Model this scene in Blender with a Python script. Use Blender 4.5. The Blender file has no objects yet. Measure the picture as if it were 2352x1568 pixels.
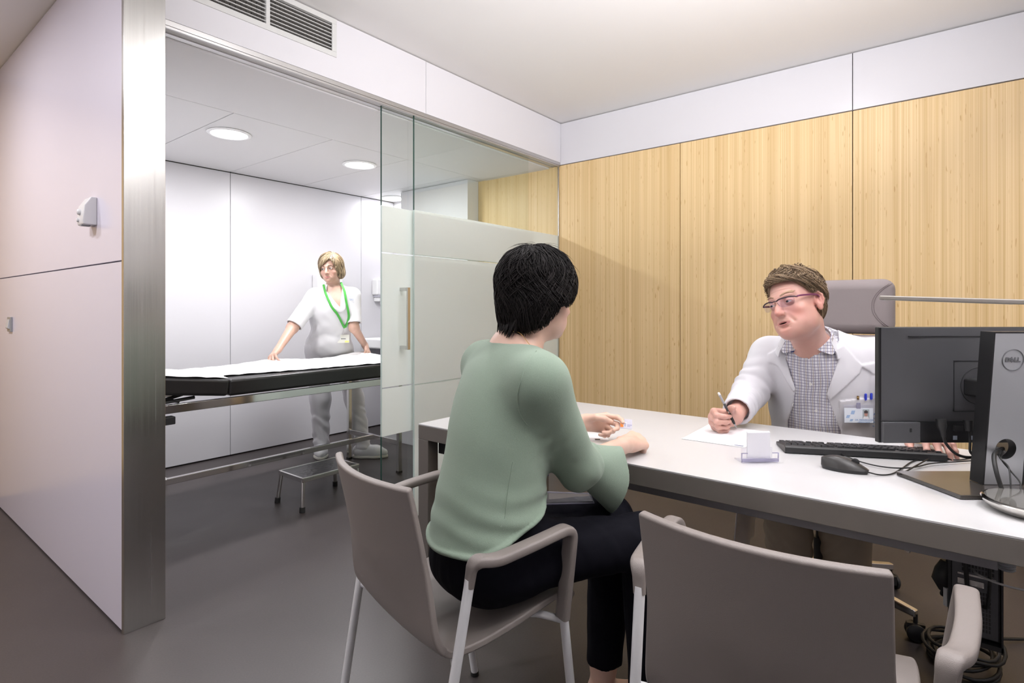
import bpy, bmesh, math, random
import numpy as np
from mathutils import Vector, Matrix, Euler

SC = bpy.context.scene
COL = SC.collection
R = math.radians

# ---------------------------------------------------------------- camera
# world: +X runs along the glass wall to the bamboo wall, +Y into the depth, Z up
FOC = 1290.0                      # focal length in pixels of a 2352 x 1568 frame
CX, HY = 1176.0, 706.0            # principal column, horizon row
EYE = 1.2
FWD = Vector((math.sin(R(51.6)), math.cos(R(51.6)), 0))
RGT = Vector((FWD.y, -FWD.x, 0))
cam_data = bpy.data.cameras.new('camera')
cam_data.sensor_fit = 'HORIZONTAL'
cam_data.sensor_width = 36.0
cam_data.lens = 36.0 * FOC / 2352.0
cam_data.shift_y = -(784.0 - HY) / 2352.0
cam_data.clip_start = 0.05
cam = bpy.data.objects.new('camera', cam_data)
COL.objects.link(cam)
cam.location = (0, 0, EYE)
cam.rotation_euler = (R(90), 0, R(-51.6))
SC.camera = cam

SC.view_settings.view_transform = 'Standard'
SC.view_settings.look = 'None'
SC.view_settings.gamma = 1.0
SC.view_settings.use_curve_mapping = False
SC.view_settings.exposure = 0.0
SC.cycles.use_denoising = True

# ---------------------------------------------------------------- world and lights
world = bpy.data.worlds.new('world')
SC.world = world
world.use_nodes = True
world.node_tree.nodes['Background'].inputs[0].default_value = (0.9, 0.92, 1.0, 1)
world.node_tree.nodes['Background'].inputs[1].default_value = 0.3


def area(name, loc, size, watts, color=(1, 1, 1), rot=(0, 0, 0), shape='DISK', spread=180):
    d = bpy.data.lights.new(name, 'AREA')
    d.shape = shape
    d.size = size if not isinstance(size, tuple) else size[0]
    if isinstance(size, tuple):
        d.size_y = size[1]
    d.energy = watts
    d.color = color
    d.spread = R(spread)
    o = bpy.data.objects.new(name, d)
    COL.objects.link(o)
    o.location = loc
    o.rotation_euler = rot
    return o


CEIL = 2.63
CEIL2 = 2.29
# downlights and added fill lamps of the two rooms (seen ones get housings further down)
LAMPS_OFFICE = [(2.45, 0.55), (2.30, -0.55), (1.50, 1.15), (1.45, -0.55), (-0.3, 3.7), (-0.5, 2.3), (0.2, -1.45), (1.7, -1.45)]  # last pair is unseen fill, added to brighten the rear wall
LAMPS_EXAM = [(1.66, 3.58), (2.64, 3.58), (1.08, 4.25), (3.66, 4.40)]  # third is an unseen fill lamp added to brighten the exam room
WHITE = (0.985, 0.97, 1.0)
for p in LAMPS_OFFICE:
    area('downlight_and_fill', (p[0], p[1], CEIL - 0.012), 0.20, (27 if p[0] < 0 else 5 if p[1] < -1 else 9.5), WHITE)
for p in LAMPS_EXAM:
    area('downlight_and_fill', (p[0], p[1], CEIL2 - 0.014), 0.20, 5 if p[0] > 3 else 22 if p[0] > 1.2 else 3, (0.985, 0.975, 1.0))
# flash head behind the camera turned up to the ceiling: the room is lit by its bounce
bf = area('bounce_flash', (0.35, -1.0, 1.45), 0.25, 84, WHITE, spread=85)
bf.rotation_euler = Vector((0.95, 1.05, 1.25)).to_track_quat('-Z', 'Y').to_euler()


def onz(u, v, z):
    """where the line of sight through pixel (u, v) meets the horizontal plane z"""
    return at(u, v, (EYE - z) * FOC / (v - HY))


def at(u, v, d):
    """the point seen at photograph pixel (u, v) at distance d along the view axis"""
    return FWD * d + RGT * ((u - CX) / FOC * d) + Vector((0, 0, EYE + (HY - v) / FOC * d))


# ---------------------------------------------------------------- materials
MATS = {}


def nodes_of(m):
    nt = m.node_tree
    return nt, nt.nodes, nt.links, nt.nodes['Principled BSDF']


def mat(name, col, rough=0.5, metal=0.0, spec=None, noise=None, bump=None, sheen=0, sss=0, coat=0):
    """principled material; noise = (scale, amount) mottles the colour, bump = (scale, strength)"""
    if name in MATS:
        return MATS[name]
    m = bpy.data.materials.new(name)
    m.use_nodes = True
    nt, N, L, b = nodes_of(m)
    b.inputs['Base Color'].default_value = (*col, 1)
    b.inputs['Roughness'].default_value = rough
    b.inputs['Metallic'].default_value = metal
    if spec is not None:
        b.inputs['Specular IOR Level'].default_value = spec
    if sheen:
        b.inputs['Sheen Weight'].default_value = sheen
    if coat:
        b.inputs['Coat Weight'].default_value = coat
        b.inputs['Coat Roughness'].default_value = 0.15
    if sss:
        b.inputs['Subsurface Weight'].default_value = sss
        b.inputs['Subsurface Radius'].default_value = (0.012, 0.004, 0.002)
        b.inputs['Subsurface Scale'].default_value = 1.0
    tc = None
    if noise or bump:
        tc = N.new('ShaderNodeTexCoord')
    if noise:
        n = N.new('ShaderNodeTexNoise')
        n.inputs['Scale'].default_value = noise[0]
        n.inputs['Detail'].default_value = 4
        L.new(tc.outputs['Object'], n.inputs['Vector'])
        mx = N.new('ShaderNodeMix')
        mx.data_type = 'RGBA'
        a = noise[1]
        mx.inputs[6].default_value = (*[c * (1 - a) for c in col], 1)
        mx.inputs[7].default_value = (*[min(1, c * (1 + a)) for c in col], 1)
        L.new(n.outputs['Fac'], mx.inputs[0])
        L.new(mx.outputs[2], b.inputs['Base Color'])
    if bump:
        n2 = N.new('ShaderNodeTexNoise')
        n2.inputs['Scale'].default_value = bump[0]
        n2.inputs['Detail'].default_value = 3
        L.new(tc.outputs['Object'], n2.inputs['Vector'])
        bp = N.new('ShaderNodeBump')
        bp.inputs['Strength'].default_value = bump[1]
        bp.inputs['Distance'].default_value = 0.002
        L.new(n2.outputs['Fac'], bp.inputs['Height'])
        L.new(bp.outputs['Normal'], b.inputs['Normal'])
    MATS[name] = m
    return m


def bamboo_mat():
    m = bpy.data.materials.new('bamboo_veneer')
    m.use_nodes = True
    nt, N, L, b = nodes_of(m)
    tc = N.new('ShaderNodeTexCoord')
    oi = N.new('ShaderNodeObjectInfo')
    add = N.new('ShaderNodeVectorMath'); add.operation = 'ADD'
    L.new(tc.outputs['Object'], add.inputs[0])
    sc = N.new('ShaderNodeVectorMath'); sc.operation = 'SCALE'
    comb = N.new('ShaderNodeCombineXYZ')
    L.new(oi.outputs['Random'], comb.inputs[0]); L.new(oi.outputs['Random'], comb.inputs[1])
    L.new(comb.outputs[0], sc.inputs[0]); sc.inputs['Scale'].default_value = 7.0
    L.new(sc.outputs[0], add.inputs[1])

    def strips(scale_y, scale_z, det):
        mp = N.new('ShaderNodeMapping')
        mp.inputs['Scale'].default_value = (scale_y, scale_y, scale_z)
        L.new(add.outputs[0], mp.inputs[0])
        n = N.new('ShaderNodeTexNoise'); n.inputs['Scale'].default_value = 1.0
        n.inputs['Detail'].default_value = det
        L.new(mp.outputs[0], n.inputs['Vector'])
        return n
    fine = strips(190, 0.55, 2)
    broad = strips(38, 0.25, 2)
    knots = strips(120, 16, 1)
    r1 = N.new('ShaderNodeValToRGB')
    r1.color_ramp.elements[0].position = 0.32; r1.color_ramp.elements[0].color = (0.66, 0.46, 0.22, 1)
    r1.color_ramp.elements[1].position = 0.68; r1.color_ramp.elements[1].color = (0.79, 0.60, 0.345, 1)
    L.new(fine.outputs['Fac'], r1.inputs[0])
    r2 = N.new('ShaderNodeValToRGB')
    r2.color_ramp.elements[0].position = 0.36; r2.color_ramp.elements[0].color = (0.88, 0.85, 0.79, 1)
    r2.color_ramp.elements[1].position = 0.62; r2.color_ramp.elements[1].color = (1.0, 1.0, 1.0, 1)
    L.new(broad.outputs['Fac'], r2.inputs[0])
    r3 = N.new('ShaderNodeValToRGB')
    r3.color_ramp.elements[0].position = 0.70; r3.color_ramp.elements[0].color = (1, 1, 1, 1)
    r3.color_ramp.elements[1].position = 0.76; r3.color_ramp.elements[1].color = (0.72, 0.60, 0.45, 1)
    L.new(knots.outputs['Fac'], r3.inputs[0])
    m1 = N.new('ShaderNodeMix'); m1.data_type = 'RGBA'; m1.blend_type = 'MULTIPLY'; m1.inputs[0].default_value = 1
    L.new(r1.outputs[0], m1.inputs[6]); L.new(r2.outputs[0], m1.inputs[7])
    m2 = N.new('ShaderNodeMix'); m2.data_type = 'RGBA'; m2.blend_type = 'MULTIPLY'; m2.inputs[0].default_value = 0.8
    L.new(m1.outputs[2], m2.inputs[6]); L.new(r3.outputs[0], m2.inputs[7])
    L.new(m2.outputs[2], b.inputs['Base Color'])
    b.inputs['Roughness'].default_value = 0.42
    b.inputs['Specular IOR Level'].default_value = 0.35
    return m


def steel_mat(name, col, rough, axis, aniso=0.0):
    """brushed steel; axis = direction of the brushing"""
    m = bpy.data.materials.new(name)
    m.use_nodes = True
    nt, N, L, b = nodes_of(m)
    b.inputs['Metallic'].default_value = 1
    tc = N.new('ShaderNodeTexCoord')
    mp = N.new('ShaderNodeMapping')
    s = [260, 260, 260]; s['XYZ'.index(axis)] = 2.0
    mp.inputs['Scale'].default_value = s
    L.new(tc.outputs['Object'], mp.inputs[0])
    n = N.new('ShaderNodeTexNoise'); n.inputs['Scale'].default_value = 1; n.inputs['Detail'].default_value = 2
    L.new(mp.outputs[0], n.inputs['Vector'])
    mr = N.new('ShaderNodeMapRange')
    mr.inputs['To Min'].default_value = rough * 0.8; mr.inputs['To Max'].default_value = rough * 1.25
    L.new(n.outputs['Fac'], mr.inputs['Value']); L.new(mr.outputs[0], b.inputs['Roughness'])
    mx = N.new('ShaderNodeMix'); mx.data_type = 'RGBA'
    mx.inputs[6].default_value = (*[c * 0.93 for c in col], 1); mx.inputs[7].default_value = (*[min(1, c * 1.05) for c in col], 1)
    L.new(n.outputs['Fac'], mx.inputs[0]); L.new(mx.outputs[2], b.inputs['Base Color'])
    if aniso:
        b.inputs['Anisotropic'].default_value = aniso
    bp = N.new('ShaderNodeBump'); bp.inputs['Strength'].default_value = 0.12; bp.inputs['Distance'].default_value = 0.0004
    L.new(n.outputs['Fac'], bp.inputs['Height']); L.new(bp.outputs[0], b.inputs['Normal'])
    return m


def front_fresnel(N, L, ior):
    """fresnel reflection on the outer faces only, none where a ray leaves the thin pane"""
    f = N.new('ShaderNodeFresnel'); f.inputs[0].default_value = ior
    g = N.new('ShaderNodeNewGeometry')
    mu = N.new('ShaderNodeMath'); mu.operation = 'SUBTRACT'; mu.inputs[0].default_value = 1
    L.new(g.outputs['Backfacing'], mu.inputs[1])
    m2 = N.new('ShaderNodeMath'); m2.operation = 'MULTIPLY'
    L.new(f.outputs[0], m2.inputs[0]); L.new(mu.outputs[0], m2.inputs[1])
    return m2.outputs[0]


def clear_mat(name, tint, refl_rough=0.0, ior=1.45, body=0.0, bodycol=(1, 1, 1)):
    """thin clear pane: transparent with a fresnel reflection"""
    m = bpy.data.materials.new(name)
    m.use_nodes = True
    nt = m.node_tree; N = nt.nodes; L = nt.links
    N.remove(N['Principled BSDF'])
    out = N['Material Output']
    t = N.new('ShaderNodeBsdfTransparent'); t.inputs[0].default_value = (*tint, 1)
    g = N.new('ShaderNodeBsdfGlossy'); g.inputs['Roughness'].default_value = refl_rough
    mx = N.new('ShaderNodeMixShader')
    L.new(front_fresnel(N, L, ior), mx.inputs[0]); L.new(t.outputs[0], mx.inputs[1]); L.new(g.outputs[0], mx.inputs[2])
    src = mx
    if body:
        d = N.new('ShaderNodeBsdfDiffuse'); d.inputs[0].default_value = (*bodycol, 1)
        mx2 = N.new('ShaderNodeMixShader'); mx2.inputs[0].default_value = body
        L.new(mx.outputs[0], mx2.inputs[1]); L.new(d.outputs[0], mx2.inputs[2])
        src = mx2
    L.new(src.outputs[0], out.inputs[0])
    return m


def frost_mat(name, col, trans=0.45, clear=0.05):
    m = bpy.data.materials.new(name)
    m.use_nodes = True
    nt = m.node_tree; N = nt.nodes; L = nt.links
    N.remove(N['Principled BSDF'])
    out = N['Material Output']
    d = N.new('ShaderNodeBsdfDiffuse'); d.inputs[0].default_value = (*col, 1)
    t = N.new('ShaderNodeBsdfTranslucent'); t.inputs[0].default_value = (*col, 1)
    m1 = N.new('ShaderNodeMixShader'); m1.inputs[0].default_value = trans
    L.new(d.outputs[0], m1.inputs[1]); L.new(t.outputs[0], m1.inputs[2])
    tr = N.new('ShaderNodeBsdfTransparent'); tr.inputs[0].default_value = (0.95, 1, 0.97, 1)
    m2 = N.new('ShaderNodeMixShader'); m2.inputs[0].default_value = clear
    L.new(m1.outputs[0], m2.inputs[1]); L.new(tr.outputs[0], m2.inputs[2])
    g = N.new('ShaderNodeBsdfGlossy'); g.inputs['Roughness'].default_value = 0.12
    m3 = N.new('ShaderNodeMixShader')
    L.new(front_fresnel(N, L, 1.35), m3.inputs[0]); L.new(m2.outputs[0], m3.inputs[1]); L.new(g.outputs[0], m3.inputs[2])
    L.new(m3.outputs[0], out.inputs[0])
    return m


def emit_mat(name, col, strength):
    m = bpy.data.materials.new(name)
    m.use_nodes = True
    nt, N, L, b = nodes_of(m)
    b.inputs['Base Color'].default_value = (*col, 1)
    b.inputs['Emission Color'].default_value = (*col, 1)
    b.inputs['Emission Strength'].default_value = strength
    return m


# ---------------------------------------------------------------- mesh helpers
class MB:
    """collects shapes into one mesh"""

    def __init__(self):
        self.v = []; self.f = []; self.mi = []

    def add(self, vs, fs, mi=0):
        o = len(self.v)
        self.v += [tuple(p) for p in vs]
        self.f += [tuple(i + o for i in f) for f in fs]
        self.mi += [mi] * len(fs)
        return self

    def box(self, a, b, mi=0, M=None):
        (x0, y0, z0), (x1, y1, z1) = a, b
        x0, x1 = min(x0, x1), max(x0, x1); y0, y1 = min(y0, y1), max(y0, y1); z0, z1 = min(z0, z1), max(z0, z1)
        vs = [(x0, y0, z0), (x1, y0, z0), (x1, y1, z0), (x0, y1, z0), (x0, y0, z1), (x1, y0, z1), (x1, y1, z1), (x0, y1, z1)]
        if M is not None:
            vs = [M @ Vector(p) for p in vs]
        return self.add(vs, [(3, 2, 1, 0), (4, 5, 6, 7), (0, 1, 5, 4), (1, 2, 6, 5), (2, 3, 7, 6), (3, 0, 4, 7)], mi)

    def prism(self, poly, z0, z1, M=None, mi=0):
        """extrudes a polygon of (x, y) from z0 to z1"""
        n = len(poly)
        vs = [Vector((p[0], p[1], z0)) for p in poly] + [Vector((p[0], p[1], z1)) for p in poly]
        if M is not None:
            vs = [M @ p for p in vs]
        fs = [tuple(range(n - 1, -1, -1)), tuple(range(n, 2 * n))]
        fs += [(i, (i + 1) % n, n + (i + 1) % n, n + i) for i in range(n)]
        return self.add(vs, fs, mi)

    def lathe(self, prof, seg=24, M=None, mi=0, caps=True):
        """revolves (radius, z) pairs around z"""
        vs = []; n = len(prof)
        for i in range(seg):
            a = 2 * math.pi * i / seg
            for r, z in prof:
                p = Vector((r * math.cos(a), r * math.sin(a), z))
                vs.append(M @ p if M is not None else p)
        fs = []
        for i in range(seg):
            j = (i + 1) % seg
            for k in range(n - 1):
                fs.append((i * n + k, j * n + k, j * n + k + 1, i * n + k + 1))
        if caps:
            fs.append(tuple(i * n for i in range(seg))[::-1])
            fs.append(tuple(i * n + n - 1 for i in range(seg)))
        return self.add(vs, fs, mi)

    def cyl(self, a, b, r0, r1=None, seg=16, mi=0):
        return self.tube([a, b], [r0, r0 if r1 is None else r1], seg, mi)

    def tube(self, pts, rad, seg=10, mi=0, closed=False, prof=None, up=None):
        """sweeps a circle (or the closed 2-D outline prof) along pts"""
        pts = [Vector(p) for p in pts]
        n = len(pts)
        if not isinstance(rad, (list, tuple, np.ndarray)):
            rad = [rad] * n
        if prof is None:
            prof = [(math.cos(2 * math.pi * k / seg), math.sin(2 * math.pi * k / seg)) for k in range(seg)]
        seg = len(prof)
        tang = []
        for i in range(n):
            a = pts[(i - 1) % n] if (closed or i > 0) else pts[i]
            b = pts[(i + 1) % n] if (closed or i < n - 1) else pts[i]
            t = b - a
            tang.append(t.normalized() if t.length > 1e-9 else Vector((0, 0, 1)))
        t0 = tang[0]
        u = Vector(up) if up is not None else (Vector((0, 0, 1)) if abs(t0.z) < 0.9 else Vector((1, 0, 0)))
        nrm = (u - t0 * u.dot(t0)).normalized()
        vs = []
        for i in range(n):
            t = tang[i]
            if up is not None:
                q = Vector(up) - t * Vector(up).dot(t)
                if q.length > 1e-4:
                    nrm = q.normalized()
            nrm = (nrm - t * nrm.dot(t))
            nrm = nrm.normalized() if nrm.length > 1e-9 else Vector((1, 0, 0))
            bn = t.cross(nrm)
            for cx, cy in prof:
                vs.append(pts[i] + (bn * cx + nrm * cy) * rad[i])
        fs = []
        for i in range(n if closed else n - 1):
            j = (i + 1) % n
            for k in range(seg):
                l = (k + 1) % seg
                fs.append((i * seg + k, i * seg + l, j * seg + l, j * seg + k))
        if not closed:
            fs.append(tuple(range(seg))[::-1])
            fs.append(tuple((n - 1) * seg + k for k in range(seg)))
        return self.add(vs, fs, mi)

    def grid(self, fn, nu, nv, mi=0, thick=0.0):
        """surface fn(u, v) over the unit square, thickened along its normals"""
        P = [[Vector(fn(i / nu, j / nv)) for j in range(nv + 1)] for i in range(nu + 1)]
        top = []; bot = []
        for i in range(nu + 1):
            for j in range(nv + 1):
                du = P[min(i + 1, nu)][j] - P[max(i - 1, 0)][j]
                dv = P[i][min(j + 1, nv)] - P[i][max(j - 1, 0)]
                nn = du.cross(dv)
                nn = nn.normalized() if nn.length > 1e-12 else Vector((0, 0, 1))
                top.append(P[i][j] + nn * thick / 2); bot.append(P[i][j] - nn * thick / 2)
        w = nv + 1; n = len(top)
        fs = []
        for i in range(nu):
            for j in range(nv):
                q = (i * w + j, (i + 1) * w + j, (i + 1) * w + j + 1, i * w + j + 1)
                fs.append(q)
                if thick:
                    fs.append(tuple(n + k for k in q[::-1]))
        if thick:
            rim = [i * w for i in range(nu + 1)] + [nu * w + j for j in range(1, nv + 1)] + [i * w + nv for i in range(nu - 1, -1, -1)] + [j for j in range(nv - 1, 0, -1)]
            for k in range(len(rim)):
                a, b2 = rim[k], rim[(k + 1) % len(rim)]
                fs.append((b2, a, n + a, n + b2))
            return self.add(top + bot, fs, mi)
        return self.add(top, fs, mi)

    def build(self, name, mats, parent=None, smooth=False, bevel=0.0, seg=2, angle=35, sub=0):
        me = bpy.data.meshes.new(name)
        me.from_pydata(self.v, [], self.f)
        if not isinstance(mats, (list, tuple)):
            mats = [mats]
        for m in mats:
            me.materials.append(m)
        if len(mats) > 1:
            me.polygons.foreach_set('material_index', self.mi)
        me.validate()
        me.update()
        bm = bmesh.new(); bm.from_mesh(me)
        bmesh.ops.recalc_face_normals(bm, faces=bm.faces)
        bm.to_mesh(me); bm.free()
        o = bpy.data.objects.new(name, me)
        COL.objects.link(o)
        if parent is not None:
            o.parent = parent
        if bevel:
            b = o.modifiers.new('bevel', 'BEVEL')
            b.width = bevel; b.segments = seg; b.limit_method = 'ANGLE'; b.angle_limit = R(angle)
            b.harden_normals = True
        if sub:
            s = o.modifiers.new('subsurf', 'SUBSURF'); s.levels = sub; s.render_levels = sub
        if smooth:
            me.polygons.foreach_set('use_smooth', [True] * len(me.polygons))
            if not sub and not bevel:
                me.set_sharp_from_angle(angle=R(48))
        elif bevel:
            me.polygons.foreach_set('use_smooth', [True] * len(me.polygons))
            me.set_sharp_from_angle(angle=R(angle))
        return o


def thing(name, label, cat, loc=(0, 0, 0), rotz=0.0, group=None):
    o = bpy.data.objects.new(name, None)
    o.empty_display_size = 0.1
    COL.objects.link(o)
    o.location = loc
    o.rotation_euler = (0, 0, rotz)
    return tag(o, label, cat, group)


def tag(o, label, cat, group=None):
    o['label'] = label
    o['category'] = cat
    if group:
        o['group'] = group
    return o


def struct(o):
    o['kind'] = 'structure'
    return o


def copy_tree(o, parent=None):
    c = o.copy()
    COL.objects.link(c)
    if parent is not None:
        c.parent = parent
    for ch in list(o.children):
        copy_tree(ch, c)
    return c


def spline(pts, n=8, closed=False):
    """Catmull-Rom through pts"""
    P = [Vector(p) for p in pts]
    out = []
    m = len(P)
    rng = range(m if closed else m - 1)
    for i in rng:
        p0 = P[(i - 1) % m] if (closed or i > 0) else P[0] * 2 - P[1]
        p1 = P[i]; p2 = P[(i + 1) % m]
        p3 = P[(i + 2) % m] if (closed or i + 2 < m) else P[-1] * 2 - P[-2]
        for k in range(n):
            t = k / n
            out.append(0.5 * ((2 * p1) + (p2 - p0) * t + (2 * p0 - 5 * p1 + 4 * p2 - p3) * t * t + (3 * p1 - p0 - 3 * p2 + p3) * t ** 3))
    if not closed:
        out.append(P[-1])
    return out


def rounded(pts, r, n=5):
    """polyline with its inner corners rounded"""
    P = [Vector(p) for p in pts]
    out = [P[0]]
    for i in range(1, len(P) - 1):
        a, b, c = P[i - 1], P[i], P[i + 1]
        rr = r[i - 1] if isinstance(r, (list, tuple)) else r
        d1 = (a - b); d2 = (c - b)
        l = min(rr, d1.length * 0.49, d2.length * 0.49)
        q0 = b + d1.normalized() * l; q2 = b + d2.normalized() * l
        for k in range(n + 1):
            t = k / n
            out.append(q0 * (1 - t) ** 2 + b * 2 * t * (1 - t) + q2 * t * t)
    out.append(P[-1])
    return out


def text_obj(name, body, size, M, m, parent=None, depth=0.0004, align='CENTER', bold=0.0, sx=1.0):
    """flat lettering; M places its x (reading direction), y (up) plane"""
    c = bpy.data.curves.new(name, 'FONT')
    c.body = body; c.size = size; c.align_x = align; c.align_y = 'CENTER'
    c.extrude = depth; c.offset = bold
    c.resolution_u = 3
    t = bpy.data.objects.new('tmp_text', c)
    COL.objects.link(t)
    dg = bpy.context.evaluated_depsgraph_get()
    me = bpy.data.meshes.new_from_object(t.evaluated_get(dg))
    bpy.data.objects.remove(t)
    me.name = name
    me.transform(M @ Matrix.Diagonal((sx, 1, 1, 1)))
    me.materials.clear(); me.materials.append(m)
    o = bpy.data.objects.new(name, me)
    COL.objects.link(o)
    if parent is not None:
        o.parent = parent
    return o


def frame_mat(origin, x, y):
    """matrix whose columns are x, y (made perpendicular) and their normal"""
    x = Vector(x).normalized(); y = Vector(y); y = (y - x * y.dot(x)).normalized()
    z = x.cross(y)
    M = Matrix.Identity(4)
    for i in range(3):
        M[i][0] = x[i]; M[i][1] = y[i]; M[i][2] = z[i]; M[i][3] = origin[i]
    return M


# ---------------------------------------------------------------- palette
WHITE_PANEL = mat('white_laminate', (0.64, 0.63, 0.655), 0.32, spec=0.4)
LILAC_PANEL = mat('lilac_white_laminate', (0.735, 0.695, 0.79), 0.22, spec=0.5)
GAP = mat('dark_joint', (0.05, 0.045, 0.04), 0.8)
CEIL_M = mat('ceiling_paint', (0.76, 0.745, 0.735), 0.75, noise=(1.5, 0.02))
CEIL_TILE = mat('ceiling_tile', (0.71, 0.70, 0.705), 0.7)
BAMBOO = bamboo_mat()
STEEL_COL = steel_mat('brushed_steel', (0.56, 0.55, 0.525), 0.24, 'Z')
STEEL = steel_mat('satin_steel', (0.62, 0.61, 0.59), 0.24, 'Z')
CHROME = mat('polished_chrome', (0.72, 0.71, 0.70), 0.10, metal=1)
ALU = mat('anodised_aluminium', (0.55, 0.54, 0.53), 0.35, metal=1)
GLASS = clear_mat('clear_glass', (0.955, 0.975, 0.96))
GLASS_EDGE = mat('glass_edge', (0.03, 0.075, 0.06), 0.15)
FROST = frost_mat('frosted_film', (0.84, 0.87, 0.84), 0.42, 0.02)
BLACK = mat('black_plastic', (0.018, 0.018, 0.019), 0.45)
RUBBER = mat('black_rubber', (0.015, 0.015, 0.015), 0.65)
# ================================================================ SETTING
def floor_mat():
    m = bpy.data.materials.new('linoleum')
    m.use_nodes = True
    nt, N, L, b = nodes_of(m)
    tc = N.new('ShaderNodeTexCoord')
    n = N.new('ShaderNodeTexNoise'); n.inputs['Scale'].default_value = 160; n.inputs['Detail'].default_value = 3
    n2 = N.new('ShaderNodeTexNoise'); n2.inputs['Scale'].default_value = 2.2; n2.inputs['Detail'].default_value = 5
    L.new(tc.outputs['Object'], n.inputs['Vector']); L.new(tc.outputs['Object'], n2.inputs['Vector'])
    mx = N.new('ShaderNodeMix'); mx.data_type = 'RGBA'
    mx.inputs[6].default_value = (0.040, 0.033, 0.0325, 1); mx.inputs[7].default_value = (0.069, 0.058, 0.057, 1)
    L.new(n.outputs['Fac'], mx.inputs[0])
    mx2 = N.new('ShaderNodeMix'); mx2.data_type = 'RGBA'; mx2.blend_type = 'MULTIPLY'; mx2.inputs[0].default_value = 0.25
    L.new(mx.outputs[2], mx2.inputs[6]); L.new(n2.outputs['Color'], mx2.inputs[7])
    L.new(mx.outputs[2], b.inputs['Base Color'])
    mr = N.new('ShaderNodeMapRange'); mr.inputs['To Min'].default_value = 0.32; mr.inputs['To Max'].default_value = 0.5
    L.new(n2.outputs['Fac'], mr.inputs['Value']); L.new(mr.outputs[0], b.inputs['Roughness'])
    bp = N.new('ShaderNodeBump'); bp.inputs['Strength'].default_value = 0.15; bp.inputs['Distance'].default_value = 0.001
    L.new(n.outputs['Fac'], bp.inputs['Height']); L.new(bp.outputs[0], b.inputs['Normal'])
    return m


LINO = floor_mat()
X0, X1 = -1.6, 3.66       # office extents
Y0, YG, YB = -2.0, 2.41, 4.60

f = struct(MB().box((X0, Y0, -0.05), (3.95, 4.95, 0)).build('floor', LINO))
# welded seams of the sheet flooring
for a, b in (((0.85, 2.4), (1.6, 1.0)),):
    pass

# office ceiling, with a shadow joint at the bulkhead
struct(MB().box((X0, Y0, CEIL), (3.95, YG + 0.20, CEIL + 0.05)).box((X0, YG + 0.2, CEIL), (0.87, 4.95, CEIL + 0.05)).build('ceiling', CEIL_M))

# --- bamboo wall at the right: dark backing, panels and white band on top of it
wr = struct(MB().box((3.672, Y0, 0), (3.95, 3.30, CEIL)).build('wall_right', GAP))
seams = [3.27, 2.436, 1.455, 0.459, -0.541, -1.541, Y0]
for i in range(len(seams) - 1):
    y1, y0 = seams[i], seams[i + 1]
    top = 2.300 if i else 2.30
    MB().box((3.65, y0 + 0.0022, 0.0), (3.675, y1 - 0.0022, top)).build('bamboo_panel', BAMBOO, wr, bevel=0.001, seg=1)
up = [2.436, 0.459, -1.541, Y0]
for i in range(len(up) - 1):
    MB().box((3.65, up[i + 1] + 0.002, 2.306), (3.675, up[i] - 0.002, CEIL - 0.006)).build('white_panel', WHITE_PANEL, wr, bevel=0.001, seg=1)

# --- left partition (lilac white laminate) with its steel end cap
wl = struct(MB().box((0.745, 2.43, 0), (0.855, 4.72, CEIL)).build('wall_left', GAP))
MB().box((0.73, 2.418, 0.008), (0.755, 4.725, 1.370)).build('lower_panel', LILAC_PANEL, wl, bevel=0.001, seg=1)
MB().box((0.73, 2.418, 1.375), (0.755, 4.725, CEIL - 0.004)).build('upper_panel', LILAC_PANEL, wl, bevel=0.001, seg=1)
MB().box((0.850, 2.47, 0.0), (0.868, 4.60, CEIL2)).build('inner_panel', WHITE_PANEL, wl)
struct(MB().box((0.729, 2.394, 0.0), (0.868, 2.4165, CEIL - 0.002)).build('trim_1', STEEL_COL, bevel=0.0015))

# corridor end: bamboo
wc = struct(MB().box((X0, 4.765, 0), (0.9, 4.95, CEIL)).build('wall_corridor', GAP))
for k in range(2):
    MB().box((X0 + k * 1.2 + 0.002, 4.75, 0), (min(0.728, X0 + (k + 1) * 1.2 - 0.002), 4.77, CEIL)).build('bamboo_panel', BAMBOO, wc)

# walls behind the camera
struct(MB().box((X0 - 0.1, Y0, 0), (X0, 4.95, CEIL)).build('wall_back', WHITE_PANEL))
struct(MB().box((X0 - 0.1, Y0 - 0.1, 0), (3.95, Y0, CEIL)).build('wall_front', WHITE_PANEL))

# --- bulkhead above the glass
bk = struct(MB().box((0.868, YG + 0.014, 2.325), (3.665, YG + 0.115, CEIL)).build('wall_bulkhead', GAP))
VX0, VX1, VZ0, VZ1 = 0.925, 1.640, 2.436, 2.624   # vent cut-out
bp = MB()
bp.box((0.870, YG, 2.322), (2.236, YG + 0.016, VZ0 + 0.012)).box((VX1 - 0.012, YG, VZ0 + 0.012), (2.236, YG + 0.016, CEIL - 0.006))
bp.box((0.870, YG, VZ0 + 0.012), (VX0 + 0.012, YG + 0.016, CEIL - 0.006)).box((VX0 + 0.012, YG, VZ1 - 0.006), (VX1 - 0.012, YG + 0.016, CEIL - 0.006))
bp.build('white_panel', WHITE_PANEL, bk)
MB().box((2.240, YG, 2.322), (3.646, YG + 0.016, CEIL - 0.006)).build('white_panel', WHITE_PANEL, bk, bevel=0.001, seg=1)

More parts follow.
